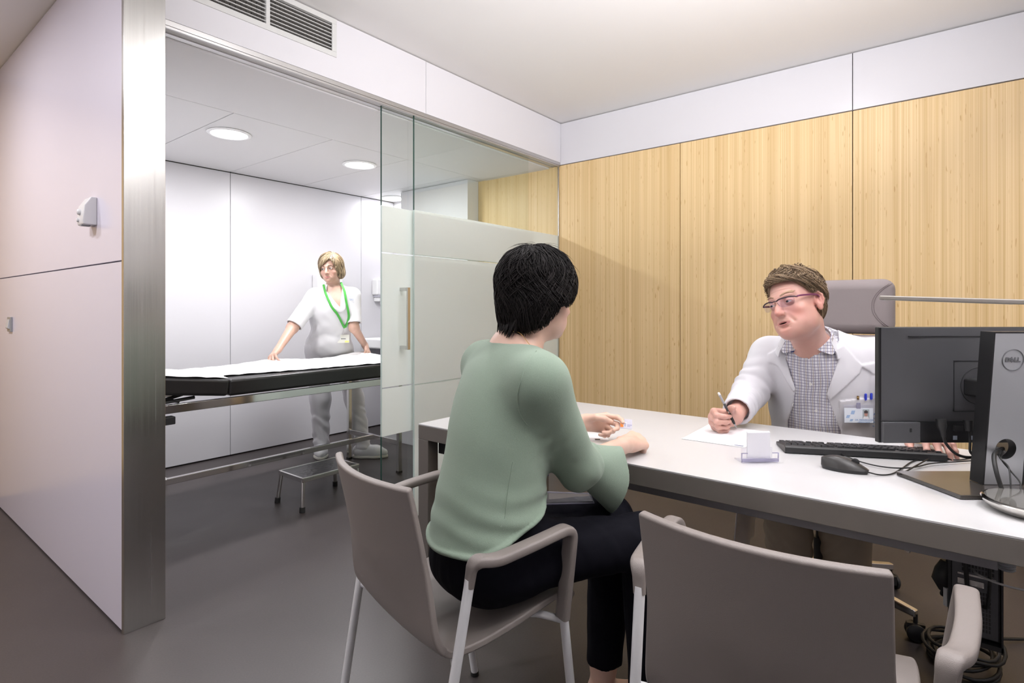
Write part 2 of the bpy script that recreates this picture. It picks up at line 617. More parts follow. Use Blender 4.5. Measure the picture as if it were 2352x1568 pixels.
# sliding door track under the bulkhead
tr = struct(MB().box((0.868, YG + 0.002, 2.300), (3.648, YG + 0.030, 2.322)).box((0.868, YG + 0.004, 2.290), (3.648, YG + 0.012, 2.300)).build('trim_2', ALU, bevel=0.001, seg=1))
MB().box((0.868, YG + 0.034, 2.304), (3.648, YG + 0.064, 2.322)).box((0.868, YG + 0.068, 2.296), (3.648, YG + 0.100, 2.322)).build('rail', ALU, tr)
MB().box((0.868, YG + 0.026, 2.318), (3.648, YG + 0.070, 2.3245)).build('channel', BLACK, tr)

FROST_EDGE = mat('frosted_edge', (0.50, 0.60, 0.56), 0.3)
# --- fixed glass: frosted band with two clear lines, clear above
def pane(name, x0, x1, y, z0, z1, frost_bottom, lines, parent_name):
    root = struct(bpy.data.objects.new(parent_name, None)); COL.objects.link(root)
    MB().box((x0, y, z0), (x1, y + 0.010, z1)).build('glass_pane', GLASS, root)
    for (ea, eb, em) in ((1.758, z1, GLASS_EDGE), (frost_bottom, 1.757, FROST_EDGE)) + (((z0, frost_bottom - 0.001, GLASS_EDGE),) if frost_bottom > z0 + 0.1 else ()):
        MB().box((x0 - 0.0016, y - 0.0002, ea), (x0 - 0.0002, y + 0.0102, eb)).build('glass_edge', em, root)
    zs = [frost_bottom] + [c for l in lines for c in (l - 0.0035, l + 0.0035)] + [1.758]
    for k in range(0, len(zs), 2):
        MB().box((x0, y - 0.0012, zs[k]), (x1, y - 0.0002, zs[k + 1])).build('frosted_band', FROST, root)
    return root


w1 = pane('window', 2.17, 3.648, 2.432, 0.004, 2.30, 0.004, [0.758, 1.50], 'window_1')
MB().box((3.638, 2.422, 0.0), (3.6499, 2.428, 2.30)).build('edge_profile', ALU, w1)
d1 = pane('door', 1.962, 3.30, 2.462, 0.012, 2.302, 0.494, [0.758, 1.50], 'door_1')
hb = MB()
hb.box((2.085, 2.392, 0.965), (2.105, 2.404, 1.312))
hb.box((2.085, 2.404, 0.965), (2.105, 2.461, 0.985)).box((2.085, 2.404, 1.292), (2.105, 2.461, 1.312))
h = hb.build('handle', STEEL, d1, bevel=0.0015)

# --- exam room shell
wb = struct(MB().box((0.86, YB + 0.012, 0), (3.95, YB + 0.12, CEIL2 + 0.1)).build('wall_exam_back', GAP))
xs = [0.868, 2.142, 3.412, 3.82]
for i in range(3):
    MB().box((xs[i] + 0.002, YB, 0.012), (xs[i + 1] - 0.002, YB + 0.016, CEIL2 - 0.003)).build('white_panel', WHITE_PANEL, wb, bevel=0.001, seg=1)
we = struct(MB().box((3.82, 4.10, 0), (3.95, 4.62, CEIL2 + 0.1)).box((3.52, 3.27, 0), (3.95, 4.12, CEIL2 + 0.1)).build('wall_exam_right', WHITE_PANEL))
MB().box((3.508, 3.262, 0), (3.524, 4.12, CEIL2 - 0.004)).build('white_panel', WHITE_PANEL, we)
MB().box((3.29, 3.30, 0.0), (3.508, 4.12, 0.86)).build('service_panel', WHITE_PANEL, we, bevel=0.003)
# exam ceiling: plain margin, then tiles set a little higher
ce = struct(MB().box((0.868, 2.52, CEIL2 + 0.02), (3.95, 4.62, CEIL2 + 0.10)).build('ceiling_exam', GAP))
MB().box((0.868, 2.520, CEIL2), (3.82, 3.178, CEIL2 + 0.022)).build('margin_board', CEIL_TILE, ce)
ts = [0.868, 1.503, 2.14, 2.777, 3.414, 3.82]
for i in range(5):
    MB().box((ts[i] + 0.0025, 3.190, CEIL2 + 0.003), (ts[i + 1] - 0.0025, YB - 0.002, CEIL2 + 0.022)).build('ceiling_tile', CEIL_TILE, ce, bevel=0.0012, seg=1)
MB().box((0.868, 2.435, CEIL2 + 0.012), (3.65, 2.52, CEIL2 + 0.04)).build('soffit_board', CEIL_TILE, ce)

# ================================================================ FIXTURES
LAMP_ON = emit_mat('lit_diffuser', (1, 0.98, 0.97), 6.0)
RING = mat('white_enamel', (0.82, 0.82, 0.82), 0.35)


def downlight(x, y, z, label):
    t = thing('downlight', label, 'ceiling light', (x, y, z))
    MB().lathe([(0.103, 0.0015), (0.125, 0.0015), (0.128, -0.002), (0.122, -0.007), (0.108, -0.008), (0.104, -0.004)], 40, caps=False).build('trim_ring', RING, t, smooth=True)
    MB().lathe([(0.001, 0.0), (0.104, 0.0), (0.104, -0.005), (0.001, -0.006)], 40).build('diffuser', LAMP_ON, t)
    return t


downlight(1.66, 3.58, CEIL2, 'round lit ceiling light in the exam room, nearer the steel column')
downlight(2.64, 3.58, CEIL2, 'round lit ceiling light in the exam room, nearer the sliding glass door')

downlight(LAMPS_EXAM[3][0], LAMPS_EXAM[3][1], CEIL2, 'round lit ceiling light seen through the sliding glass door, above the basin recess')
# --- ventilation grille in the bulkhead
VENT_M = mat('grey_white_enamel', (0.58, 0.58, 0.565), 0.4)
DUCT = mat('dark_duct', (0.006, 0.006, 0.006), 0.9)
vg = thing('ventilation_grille', 'wide pale grey ventilation grille set in the white bulkhead above the glass', 'air vent', (VX0, YG, VZ0))
W, H = VX1 - VX0, VZ1 - VZ0
bd = 0.026
fr = MB()
fr.box((0, -0.004, 0), (W, 0.004, bd)).box((0, -0.004, H - bd), (W, 0.004, H)).box((0, -0.004, bd), (bd, 0.004, H - bd)).box((W - bd, -0.004, bd), (W, 0.004, H - bd))
fr.build('frame', VENT_M, vg, bevel=0.001, seg=1)
xm = 1.287 - VX0
MB().box((xm - 0.009, -0.003, bd), (xm + 0.009, 0.012, H - bd)).build('mullion', VENT_M, vg)
MB().box((bd - 0.01, 0.030, bd - 0.01), (W - bd + 0.01, 0.035, H - bd + 0.01)).build('backing', DUCT, vg)
side = MB()
side.box((bd - 0.002, 0.004, bd - 0.004), (W - bd + 0.002, 0.03, bd)).box((bd - 0.002, 0.004, H - bd), (W - bd + 0.002, 0.03, H - bd + 0.004))
side.build('collar', VENT_M, vg)
hb0 = MB().box((0, 0.001, -0.0018), (1, 0.012, 0.0018))
for half, (xa, xb) in enumerate(((bd, xm - 0.009), (xm + 0.009, W - bd))):
    nh = 7
    for k in range(nh):
        z = bd + (H - 2 * bd) * (k + 0.75) / (nh + 0.5)
        MB().box((xa, 0.001, z - 0.0014), (xb, 0.009, z + 0.0014)).build('slat', VENT_M, vg)
    nv = 14
    for k in range(nv):
        x = xa + (xb - xa) * (k + 0.5) / nv
        MB().box((x - 0.0010, 0.014, bd), (x + 0.0010, 0.024, H - bd)).build('fin', VENT_M, vg)

# --- presence sensor and wall switch on the lilac partition
SENS = mat('sensor_white', (0.72, 0.71, 0.72), 0.4)
s = thing('thermostat', 'white wedge-shaped sensor box high on the lilac partition wall', 'thermostat', (0.73, 2.735, 1.585))
MB().prism([(0, -0.056), (0, 0.056), (-0.020, 0.056), (-0.042, 0.020), (-0.048, -0.045), (-0.044, -0.056)], -0.040, 0.040,
           Matrix(((1, 0, 0, 0), (0, 0, 1, 0), (0, 1, 0, 0), (0, 0, 0, 1)))).build('housing', SENS, s, bevel=0.004)
kn = MB().lathe([(0.001, 0.010), (0.008, 0.009), (0.012, 0.005), (0.013, -0.006)], 20, Matrix.Translation((-0.0455, 0.008, -0.004)) @ Matrix.Rotation(R(-90), 4, 'Y'))
kn.build('dial', SENS, s, smooth=True)
MB().lathe([(0.001, 0.006), (0.006, 0.005), (0.008, 0.001), (0.008, -0.004)], 16, Matrix.Translation((-0.0490, 0.016, -0.036)) @ Matrix.Rotation(R(-90), 4, 'Y')).build('button', SENS, s, smooth=True)
MB().box((-0.045, -0.012, -0.060), (-0.015, 0.012, -0.0555)).build('probe', mat('sensor_grey', (0.30, 0.30, 0.31), 0.5), s)
sw = thing('light_switch', 'small grey rocker light switch on the lilac partition wall', 'light switch', (0.73, 4.20, 1.105))
MB().box((-0.010, -0.042, -0.042), (0, 0.042, 0.042)).build('plate', mat('switch_grey', (0.36, 0.36, 0.37), 0.35, metal=0.3), sw, bevel=0.003)
MB().prism([(-0.009, -0.028), (-0.021, -0.020), (-0.013, 0.028), (-0.009, 0.028)], -0.026, 0.026,
           Matrix(((1, 0, 0, 0), (0, 0, 1, 0), (0, 1, 0, 0), (0, 0, 0, 1)))).build('rocker', mat('switch_light', (0.55, 0.55, 0.56), 0.35), sw, bevel=0.002)
# ================================================================ DESK
TAUPE = mat('taupe_steel', (0.150, 0.134, 0.118), 0.45, bump=(900, 0.05))
APRON = mat('dark_grey_steel', (0.20, 0.195, 0.21), 0.4)
DESK_WHITE = mat('desk_white', (0.55, 0.545, 0.548), 0.30, spec=0.45)
DX0, DX1, DY1, DY0, DZ = 1.515, 2.345, 1.675, -0.33, 0.74
desk = thing('desk', 'long white topped office desk with grey steel frame between patient and doctor', 'desk', (DX0, DY1, 0))
MD = Matrix.Translation((-DX0, -DY1, 0))
MB().box((DX0, DY0, DZ - 0.006), (DX1, DY1, DZ), M=MD).build('desktop', DESK_WHITE, desk, bevel=0.0015)
fb = MB()
fb.box((DX0, DY0, DZ - 0.060), (DX0 + 0.03, DY1, DZ - 0.006), M=MD).box((DX1 - 0.03, DY0, DZ - 0.060), (DX1, DY1, DZ - 0.006), M=MD)
fb.box((DX0 + 0.03, DY1 - 0.03, DZ - 0.060), (DX1 - 0.03, DY1, DZ - 0.006), M=MD).box((DX0 + 0.03, DY0, DZ - 0.060), (DX1 - 0.03, DY0 + 0.03, DZ - 0.006), M=MD)
fb.build('edge_frame', TAUPE, desk, bevel=0.002)
MB().box((DX0 + 0.03, DY0 + 0.03, DZ - 0.03), (DX1 - 0.03, DY1 - 0.03, DZ - 0.006), M=MD).build('underside', APRON, desk)
MB().box((1.62, -0.07, 0.625), (1.665, DY1 - 0.055, DZ - 0.03), M=MD).build('beam', APRON, desk, bevel=0.002)
for (x, y) in ((DX0, DY1 - 0.055), (DX1 - 0.055, DY1 - 0.055), (DX1 - 0.055, DY0), (DX0 + 0.03, DY0)):
    MB().box((x, y, 0.0), (x + 0.055, y + 0.055, DZ - 0.060), M=MD).build('leg', TAUPE, desk, bevel=0.002)
MB().box((DX0 + 0.056, DY1 - 0.09, 0.62), (DX0 + 0.075, DY1 - 0.056, 0.68), M=MD).build('bracket', BLACK, desk, bevel=0.002)
MB().box((DX0 + 0.056, DY1 - 0.055, 0.0), (DX1 - 0.056, DY1 - 0.035, 0.04), M=MD).build('foot_bar', TAUPE, desk)
gl = MB().lathe([(0.001, -0.012), (0.014, -0.011), (0.018, -0.004), (0.018, 0.0)], 20, Matrix.Translation((1.60 - DX0, 0.02 - DY1, 0.683)))
gl.build('cap', RING, desk, smooth=True)

# ================================================================ VISITOR CHAIRS
SHELL = mat('taupe_polypropylene', (0.215, 0.187, 0.174), 0.5, bump=(700, 0.22))
LEGP = mat('light_grey_paint', (0.66, 0.66, 0.67), 0.3)


def visitor_chair(label, loc, rotz):
    t = thing('visitor_chair', label, 'chair', loc, rotz, 'taupe visitor chairs at the desk')
    prof = [(-0.268, 0.812), (-0.258, 0.77), (-0.240, 0.69), (-0.222, 0.60), (-0.208, 0.52), (-0.197, 0.465), (-0.178, 0.432),
            (-0.145, 0.417), (-0.07, 0.416), (0.03, 0.428), (0.12, 0.444), (0.185, 0.447), (0.222, 0.436), (0.24, 0.415)]
    sp = spline([(a, 0, b) for a, b in prof], 4)
    n = len(sp) - 1
    # arc length at each sample and the split between backrest and seat
    def surf(u, v):
        x = u * n; i = min(int(x), n - 1); p = sp[i].lerp(sp[i + 1], x - i)
        s = v * 2 - 1
        k = max(0.0, min(1.0, (p.z - 0.44) / 0.20)) if p.x < -0.1 else 0.0
        wid = 0.218 * (1 - k) + 0.200 * k
        if p.x > 0.1:
            wid *= 1 - 0.10 * ((p.x - 0.1) / 0.14) ** 2
        back = k * k * (3 - 2 * k)
        dx = -0.042 * (1 - s * s) * back + 0.012 * back
        dz = (-0.016 * (1 - s * s) + 0.008) * (1 - back)
        return (p.x + dx, s * wid, p.z + dz)
    MB().grid(lambda u, v: surf(u * 0.47, v), 30, 14, thick=0.019).build('backrest', SHELL, t, bevel=0.006, seg=3)
    MB().grid(lambda u, v: surf(0.46 + u * 0.54, v), 30, 14, thick=0.017).build('seat', SHELL, t, bevel=0.005, seg=3)
    for s in (-1, 1):
        MB().cyl((-0.245, s * 0.240, 0.012), (-0.140, s * 0.257, 0.605), 0.0115, seg=20).build('rear_leg', LEGP, t, smooth=True)
        MB().cyl((0.215, s * 0.236, 0.012), (0.146, s * 0.250, 0.455), 0.0115, seg=20).build('front_leg', LEGP, t, smooth=True)
        MB().cyl((-0.247, s * 0.2396, 0.0), (-0.245, s * 0.240, 0.013), 0.0135, seg=16).build('foot_cap', RUBBER, t, smooth=True)
        MB().cyl((0.2155, s * 0.236, 0.0), (0.2145, s * 0.236, 0.013), 0.0135, seg=16).build('foot_cap', RUBBER, t, smooth=True)
        path = rounded([(-0.1425, s * 0.2565, 0.590), (-0.136, s * 0.262, 0.648), (-0.090, s * 0.280, 0.640), (0.00, s * 0.290, 0.652), (0.140, s * 0.288, 0.664), (0.142, s * 0.254, 0.425)],
                       [0.030, 0.030, 0.05, 0.036], 7)
        m = len(path)
        rad = []
        for i in range(m):
            f = i / (m - 1)
            rad.append(0.013 + 0.0062 * min(1, f / 0.18))
        oval = []
        for k in range(20):
            a = 2 * math.pi * k / 20
            c, q = math.cos(a), math.sin(a)
            oval.append((math.copysign(abs(c) ** 0.55, c) * 1.0, math.copysign(abs(q) ** 0.55, q) * 0.62))
        am = MB()
        # the section stays upright against the sitter: its broad side follows the arm
        pts = path
        am.tube(pts, rad, prof=oval, up=None)
        # rebuild with an explicit side vector so that the arm never twists
        am = MB(); vs = []; fs = []; sg = len(oval)
        for i in range(m):
            tg = (pts[min(i + 1, m - 1)] - pts[max(i - 1, 0)]).normalized()
            sd = Vector((0, 1, 0)); sd = (sd - tg * sd.dot(tg)).normalized()
            nn = tg.cross(sd)
            for cx, cy in oval:
                vs.append(pts[i] + (sd * cx + nn * cy) * rad[i])
        for i in range(m - 1):
            for k in range(sg):
                l = (k + 1) % sg
                fs.append((i * sg + k, i * sg + l, (i + 1) * sg + l, (i + 1) * sg + k))
        fs.append(tuple(range(sg))[::-1]); fs.append(tuple((m - 1) * sg + k for k in range(sg)))
        am.add(vs, fs).build('armrest', SHELL, t, smooth=True)
    for s in (-1, 1):
        MB().tube(rounded([(-0.171, s * 0.2495, 0.413), (-0.135, s * 0.185, 0.402), (-0.08, s * 0.165, 0.398), (0.10, s * 0.165, 0.418), (0.153, s * 0.2485, 0.412)], 0.04), 0.0095, 12).build('side_rail', LEGP, t, smooth=True)
    MB().cyl((0.0, -0.165, 0.408), (0.0, 0.165, 0.408), 0.0095, seg=12).build('stretcher', LEGP, t, smooth=True)
    return t


visitor_chair('taupe visitor chair with armrests that the woman in green sits on', (1.10, 1.054, 0), R(-13))
visitor_chair('empty taupe visitor chair pushed up to the desk in front of the monitor', (1.25, 0.274, 0), 0)

# ================================================================ DOCTOR'S CHAIR
UPH = mat('mauve_grey_upholstery', (0.235, 0.20, 0.20), 0.8, bump=(900, 0.4), sheen=0.05)


def puff(a, b, r=0.03):
    return MB().box(a, b)


oc = thing('office_chair', 'high-backed mauve grey swivel chair behind the doctor on chrome castor base', 'chair', (2.62, 0.44, 0))
# headrest faces -X; wings at each side
HW, HZ0, HZ1 = 0.235, 1.085, 1.322
hx = 0.20
def pad(name, x0, x1, y0, y1, z0, z1, m, r, parent):
    return MB().box((x0, y0, z0), (x1, y1, z1)).build(name, m, parent, bevel=r, seg=5)
pad('headrest', hx, hx + 0.10, -HW, HW, HZ0, HZ1, UPH, 0.045, oc)
def head_front(y):
    e = max(0.0, abs(y) - (HW - 0.045))
    return hx + 0.045 - math.sqrt(max(0, 0.045 ** 2 - e * e))
for s in (-1, 1):
    for off in (0.0, 0.008):
        pts = []
        for k in range(25):
            v = k / 24
            y = s * (HW - 0.010 - 0.062 * (1 - abs(2 * v - 1) ** 2.2) - off)
            zz = HZ0 + 0.028 + (HZ1 - HZ0 - 0.05) * v
            pts.append((head_front(y) - 0.0004, y, zz))
        MB().tube(pts, 0.0013, 6).build('stitching', mat('seam_thread', (0.17, 0.14, 0.14), 0.8), oc, smooth=True)
pad('backrest', hx - 0.02, hx + 0.08, -0.23, 0.23, 0.52, HZ0 - 0.004, UPH, 0.04, oc)
pad('seat', -0.28, hx + 0.02, -0.25, 0.25, 0.42, 0.50, UPH, 0.035, oc)
for s in (-1, 1):
    pad('armrest', -0.16, 0.08, s * 0.29 - 0.035, s * 0.29 + 0.035, 0.615, 0.645, BLACK, 0.012, oc)
    MB().tube(rounded([(-0.03, s * 0.20, 0.44), (-0.03, s * 0.29, 0.44), (-0.03, s * 0.29, 0.62)], 0.04), 0.016, 12).build('arm_support', BLACK, oc, smooth=True)
MB().lathe([(0.03, 0.10), (0.03, 0.25), (0.022, 0.25), (0.022, 0.42)], 20).build('gas_column', BLACK, oc, smooth=True)
for k in range(5):
    a = R(249 + 72 * k)
    M = Matrix.Rotation(a, 4, 'Z')
    arm = MB()
    vs = []
    for (x, w, z, h) in ((0.02, 0.030, 0.125, 0.055), (0.12, 0.024, 0.122, 0.045), (0.25, 0.018, 0.108, 0.030), (0.349, 0.015, 0.096, 0.024)):
        vs += [(x, -w, z - h / 2), (x, w, z - h / 2), (x, w * 0.8, z + h / 2), (x, -w * 0.8, z + h / 2)]
    fs = [(3, 2, 1, 0), (12, 13, 14, 15)]
    for i in range(3):
        for j in range(4):
            fs.append((i * 4 + j, i * 4 + (j + 1) % 4, i * 4 + 4 + (j + 1) % 4, i * 4 + 4 + j))
    arm.add([M @ Vector(p) for p in vs], fs)
    ar = arm.build('base_arm', CHROME, oc, bevel=0.004)
    cs = MB()
    Mc = M @ Matrix.Translation((0.345, 0, 0.031)) @ Matrix.Rotation(R(35 + 40 * k), 4, 'Z')
    for s in (-1, 1):
        cs.lathe([(0.001, s * 0.010), (0.024, s * 0.010), (0.031, s * 0.013), (0.031, s * 0.022), (0.024, s * 0.028), (0.001, s * 0.029)], 24, Mc @ Matrix.Rotation(R(90), 4, 'X'))
    cs.box((-0.028, -0.009, -0.006), (0.028, 0.009, 0.030), M=Mc)
    cs.cyl(M @ Vector((0.345, 0, 0.05)), M @ Vector((0.345, 0, 0.095)), 0.007)
    cs.build('castor', BLACK, ar, smooth=True)

# ================================================================ MONITOR
MONB = mat('monitor_charcoal', (0.075, 0.075, 0.081), 0.36, bump=(1500, 0.15))
MOND = mat('monitor_black', (0.012, 0.012, 0.013), 0.4)
SILV = mat('silver_plastic', (0.50, 0.51, 0.53), 0.34, metal=0.55)
LOGO = mat('logo_grey', (0.14, 0.14, 0.15), 0.4)
mloc = FWD * 1.515 + RGT * 1.258
mon = thing('monitor', 'dark flat computer monitor on silver stand, seen from behind, on the desk', 'monitor', (mloc.x, mloc.y, DZ))
mon.rotation_euler = (0, 0, R(-51.6))     # local x = across, local y = towards the doctor
z0, z1, hw = 0.092, 0.407, 0.261
MB().box((-hw, 0.012, z0), (hw, 0.030, z1)).build('bezel', MOND, mon, bevel=0.003)
sc = MB().box((-hw + 0.012, 0.0301, z0 + 0.018), (hw - 0.012, 0.0306, z1 - 0.012))
sc.build('screen', mat('screen_glass', (0.02, 0.02, 0.025), 0.2), mon)
bk2 = MB()
bk2.grid(lambda u, v: ((2 * u - 1) * (hw - 0.006), 0.012 - 0.012 * (1 - (2 * u - 1) ** 4) * min(1, v * 8), z0 + 0.060 + (z1 - z0 - 0.062) * v), 24, 12, thick=0.006)
bk2.build('back_cover', MONB, mon, smooth=True)
MB().box((-hw + 0.006, 0.001, z0 + 0.002), (-0.155, 0.014, z0 + 0.0585)).build('lower_cover', MONB, mon, bevel=0.002)
MB().box((0.155, 0.001, z0 + 0.002), (hw - 0.006, 0.014, z0 + 0.0585)).build('lower_cover', MONB, mon, bevel=0.002)
MB().box((-0.155, 0.006, z0 + 0.006), (0.155, 0.012, z0 + 0.0585)).build('port_recess', MOND, mon)
MB().box((-0.184, 0.0004, z0 + 0.032), (-0.179, 0.002, z0 + 0.042)).build('lock_slot', BLACK, mon)
MB().box((-0.19, -0.0042, z1 - 0.026), (0.19, 0.0, z1 - 0.0235)).build('vent_slot', BLACK, mon)
pt = MB()
for k, x in enumerate((-0.052, -0.012, 0.028, 0.060)):
    pt.box((x - 0.012, 0.001, z0 + 0.034), (x + 0.012, 0.007, z0 + 0.050))
pt.build('port', BLACK, mon)
lb = MB()
for x in (-0.064, -0.018, 0.02):
    lb.box((x, 0.0050, z0 + 0.010), (x + 0.011, 0.0058, z0 + 0.021))
lb.build('rating_label', mat('label_blue_grey', (0.30, 0.33, 0.40), 0.5), mon)['kind'] = 'stuff'
# square mount with a round cover and the arm to the stand
vp = MB()
for (a, b) in (((-0.068, z0 + 0.088), (0.068, z0 + 0.0894)), ((-0.068, z0 + 0.224), (0.068, z0 + 0.2254)), ((-0.0694, z0 + 0.088), (-0.068, z0 + 0.2254)), ((0.068, z0 + 0.088), (0.0694, z0 + 0.2254))):
    vp.box((a[0], -0.0045, a[1]), (b[0], 0.0, b[1]))
vp.build('mount_outline', BLACK, mon)
ring = [(0.05 * math.cos(2 * math.pi * k / 48), -0.0035, z0 + 0.157 + 0.05 * math.sin(2 * math.pi * k / 48)) for k in range(48)]
MB().tube(ring, 0.0009, 6, closed=True).build('mount_ring', BLACK, mon, smooth=True)
MB().prism([(-0.044, -0.002), (0.044, -0.002), (0.030, -0.075), (-0.030, -0.075)], z0 + 0.132, z0 + 0.178).build('tilt_arm', BLACK, mon, bevel=0.006)
# stand: leaning silver neck with a cable hole, on a polygonal plate
ncx = -0.015
def neck_pt(x, y, z):
    t = z / 0.385
    return Vector((ncx + x, -0.083 - 0.034 * t + y, 0.012 + z))
NW = 0.048
nk = MB()
# front skin with a round hole at z = 0.085
hz, hr = 0.092, 0.026
ringn = 40
outer = []
ca = math.atan2(0.07, NW)
angs = sorted([2 * math.pi * k / 36 for k in range(36)] + [ca, math.pi - ca, math.pi + ca, 2 * math.pi - ca])
for a in angs:
    c, q = math.cos(a), math.sin(a)
    s = min(NW / max(abs(c), 1e-6), 0.07 / max(abs(q), 1e-6))
    outer.append((c * s, hz + q * s))
inner = [(hr * math.cos(a), hz + hr * math.sin(a)) for a in angs]
for (yy, flip) in ((-0.010, 0), (0.010, 1)):
    vs = [neck_pt(x, yy, z) for x, z in outer] + [neck_pt(x, yy, z) for x, z in inner]
    fs = [(k, (k + 1) % ringn, ringn + (k + 1) % ringn, ringn + k) for k in range(ringn)]
    nk.add(vs, fs)
    for (za, zb) in ((0.0, hz - 0.07), (hz + 0.07, 0.385)):
        nk.add([neck_pt(-NW, yy, za), neck_pt(NW, yy, za), neck_pt(NW, yy, zb), neck_pt(-NW, yy, zb)], [(0, 1, 2, 3)])
nk.build('neck', SILV, mon)
sd = MB()
for s in (-1, 1):
    a, b = sorted((s * NW, s * (NW + 0.004)))
    sd.add([neck_pt(x, y, z) for z in (0, 0.388) for (x, y) in ((a, -0.0105), (b, -0.0105), (b, 0.030), (a, 0.030))],
           [(0, 1, 2, 3), (4, 5, 6, 7), (0, 1, 5, 4), (1, 2, 6, 5), (2, 3, 7, 6), (3, 0, 4, 7)])
sd.add([neck_pt(x, y, z) for z in (0.384, 0.388) for (x, y) in ((-NW, -0.0105), (NW, -0.0105), (NW, 0.030), (-NW, 0.030))],
       [(0, 1, 2, 3), (4, 5, 6, 7), (0, 1, 5, 4), (1, 2, 6, 5), (2, 3, 7, 6), (3, 0, 4, 7)])
sd.build('neck_side', MOND, mon)
hl = MB(); vs = []
for k in range(ringn):
    a = 2 * math.pi * k / ringn
    for yy in (-0.0105, 0.012):
        vs.append(neck_pt(hr * math.cos(a), yy, hz + hr * math.sin(a)))
hl.add(vs, [(2 * k, 2 * ((k + 1) % ringn), 2 * ((k + 1) % ringn) + 1, 2 * k + 1) for k in range(ringn)])
hl.build('cable_hole', BLACK, mon, smooth=True)
MB().prism([(-0.185, -0.172), (0.155, -0.172), (0.215, -0.12), (0.20, 0.03), (-0.20, 0.03), (-0.205, 0.022)], 0.001, 0.011).build('base_plate', mat('base_brown_black', (0.05, 0.043, 0.038), 0.16, spec=0.7), mon, bevel=0.002)
ND = neck_pt(0, -0.0108, 0.318)
MN = frame_mat(ND, (1, 0, 0), neck_pt(0, 0, 0.3) - neck_pt(0, 0, 0.1))
lg = MB()
lr = [MN @ Vector((0.0262 * math.cos(2 * math.pi * k / 56), 0.0262 * math.sin(2 * math.pi * k / 56), 0)) for k in range(56)]
lg.tube(lr, 0.0011, 6, closed=True)
lg.build('logo_ring', LOGO, mon, smooth=True)
for ch, x, rot in (('D', -0.0135, 0), ('E', -0.0035, 32), ('L', 0.0062, 0), ('L', 0.0140, 0)):
    text_obj('logo_letter', ch, 0.0150, MN @ Matrix.Translation((x, 0.0, 0.0002)) @ Matrix.Rotation(R(rot), 4, 'Z'), LOGO, mon, bold=0.0009)

# ================================================================ KEYBOARD
kA = Vector((1.922, 0.425, DZ)); kdir = Vector((0.425, -0.906, 0)).normalized(); kperp = Vector((-kdir.y, kdir.x, 0))
kb = thing('keyboard', 'black full-size computer keyboard on the white desk before the doctor', 'keyboard', kA)
kb.rotation_euler = (0, 0, math.atan2(kdir.y, kdir.x))   # local x along the near long edge, local y towards the doctor
KEYB = mat('keyboard_black', (0.022, 0.022, 0.023), 0.42)
KEYC = mat('key_black', (0.018, 0.018, 0.02), 0.38)
KM = Matrix(((0, 0, 1, 0), (1, 0, 0, 0), (0, 1, 0, 0), (0, 0, 0, 1)))  # profile (y, z) extruded along x
MB().prism([(0, 0.003), (0.006, 0), (0.122, 0), (0.127, 0.004), (0.126, 0.010), (0.008, 0.0245), (0.0, 0.020)], 0, 0.446, KM).build('case', KEYB, kb, bevel=0.0025)
tilt = math.atan2(-0.0145, 0.118)
keycache = {}
def key(x, y, w):
    if w not in keycache:
        m = MB(); a = w * 0.019 / 2 - 0.0014; b = 0.0081; t = 0.0018
        m.add([(-a, -b, 0), (a, -b, 0), (a, b, 0), (-a, b, 0), (-a + t, -b + t, 0.006), (a - t, -b + t, 0.006), (a - t, b - t, 0.006), (-a + t, b - t, 0.006)],
              [(3, 2, 1, 0), (4, 5, 6, 7), (0, 1, 5, 4), (1, 2, 6, 5), (2, 3, 7, 6), (3, 0, 4, 7)])
        o = m.build('key', KEYC, kb); keycache[w] = o
    else:
        o = keycache[w].copy(); COL.objects.link(o); o.parent = kb
    o.location = (x, y, 0.0245 - 0.0145 * (y - 0.008) / 0.118 - 0.0008)
    o.rotation_euler = (tilt, 0, 0)
rows = [(0.018, [1] * 4, 0), ]
U = 0.019
yrow = [0.018, 0.041, 0.060, 0.079, 0.098, 0.1165]
# seen from the doctor's side the keypad is at his right, which is local x = 0
main = [[1, -1, 1, 1, 1, 1, -0.5, 1, 1, 1, 1, -0.5, 1, 1, 1, 1], [1] * 13 + [2], [1.5] + [1] * 12 + [1.5], [1.75] + [1] * 11 + [2.25], [2.25] + [1] * 10 + [2.75], [1.25, 1.25, 1.25, 6.25, 1.25, 1.25, 1.25, 1.25]]
for r in range(6):
    x = 0.437
    for w in main[r]:
        if w > 0:
            key(x - w * U / 2, yrow[r], w)
        x -= abs(w) * U
    if r in (0, 1, 2, 5):
        for k in range(3):
            key(0.437 - (15.35 + k) * U - U / 2, yrow[r], 1)
    elif r == 4:
        key(0.437 - 16.35 * U - U / 2, yrow[r], 1)
    pad_keys = {0: [], 1: [1, 1, 1, 1], 2: [1, 1, 1, 1], 3: [1, 1, 1, 1], 4: [1, 1, 1, 1], 5: [2, 1, 1]}[r]
    x = 0.437 - 18.65 * U
    for w in pad_keys:
        key(x - w * U / 2, yrow[r], w); x -= w * U

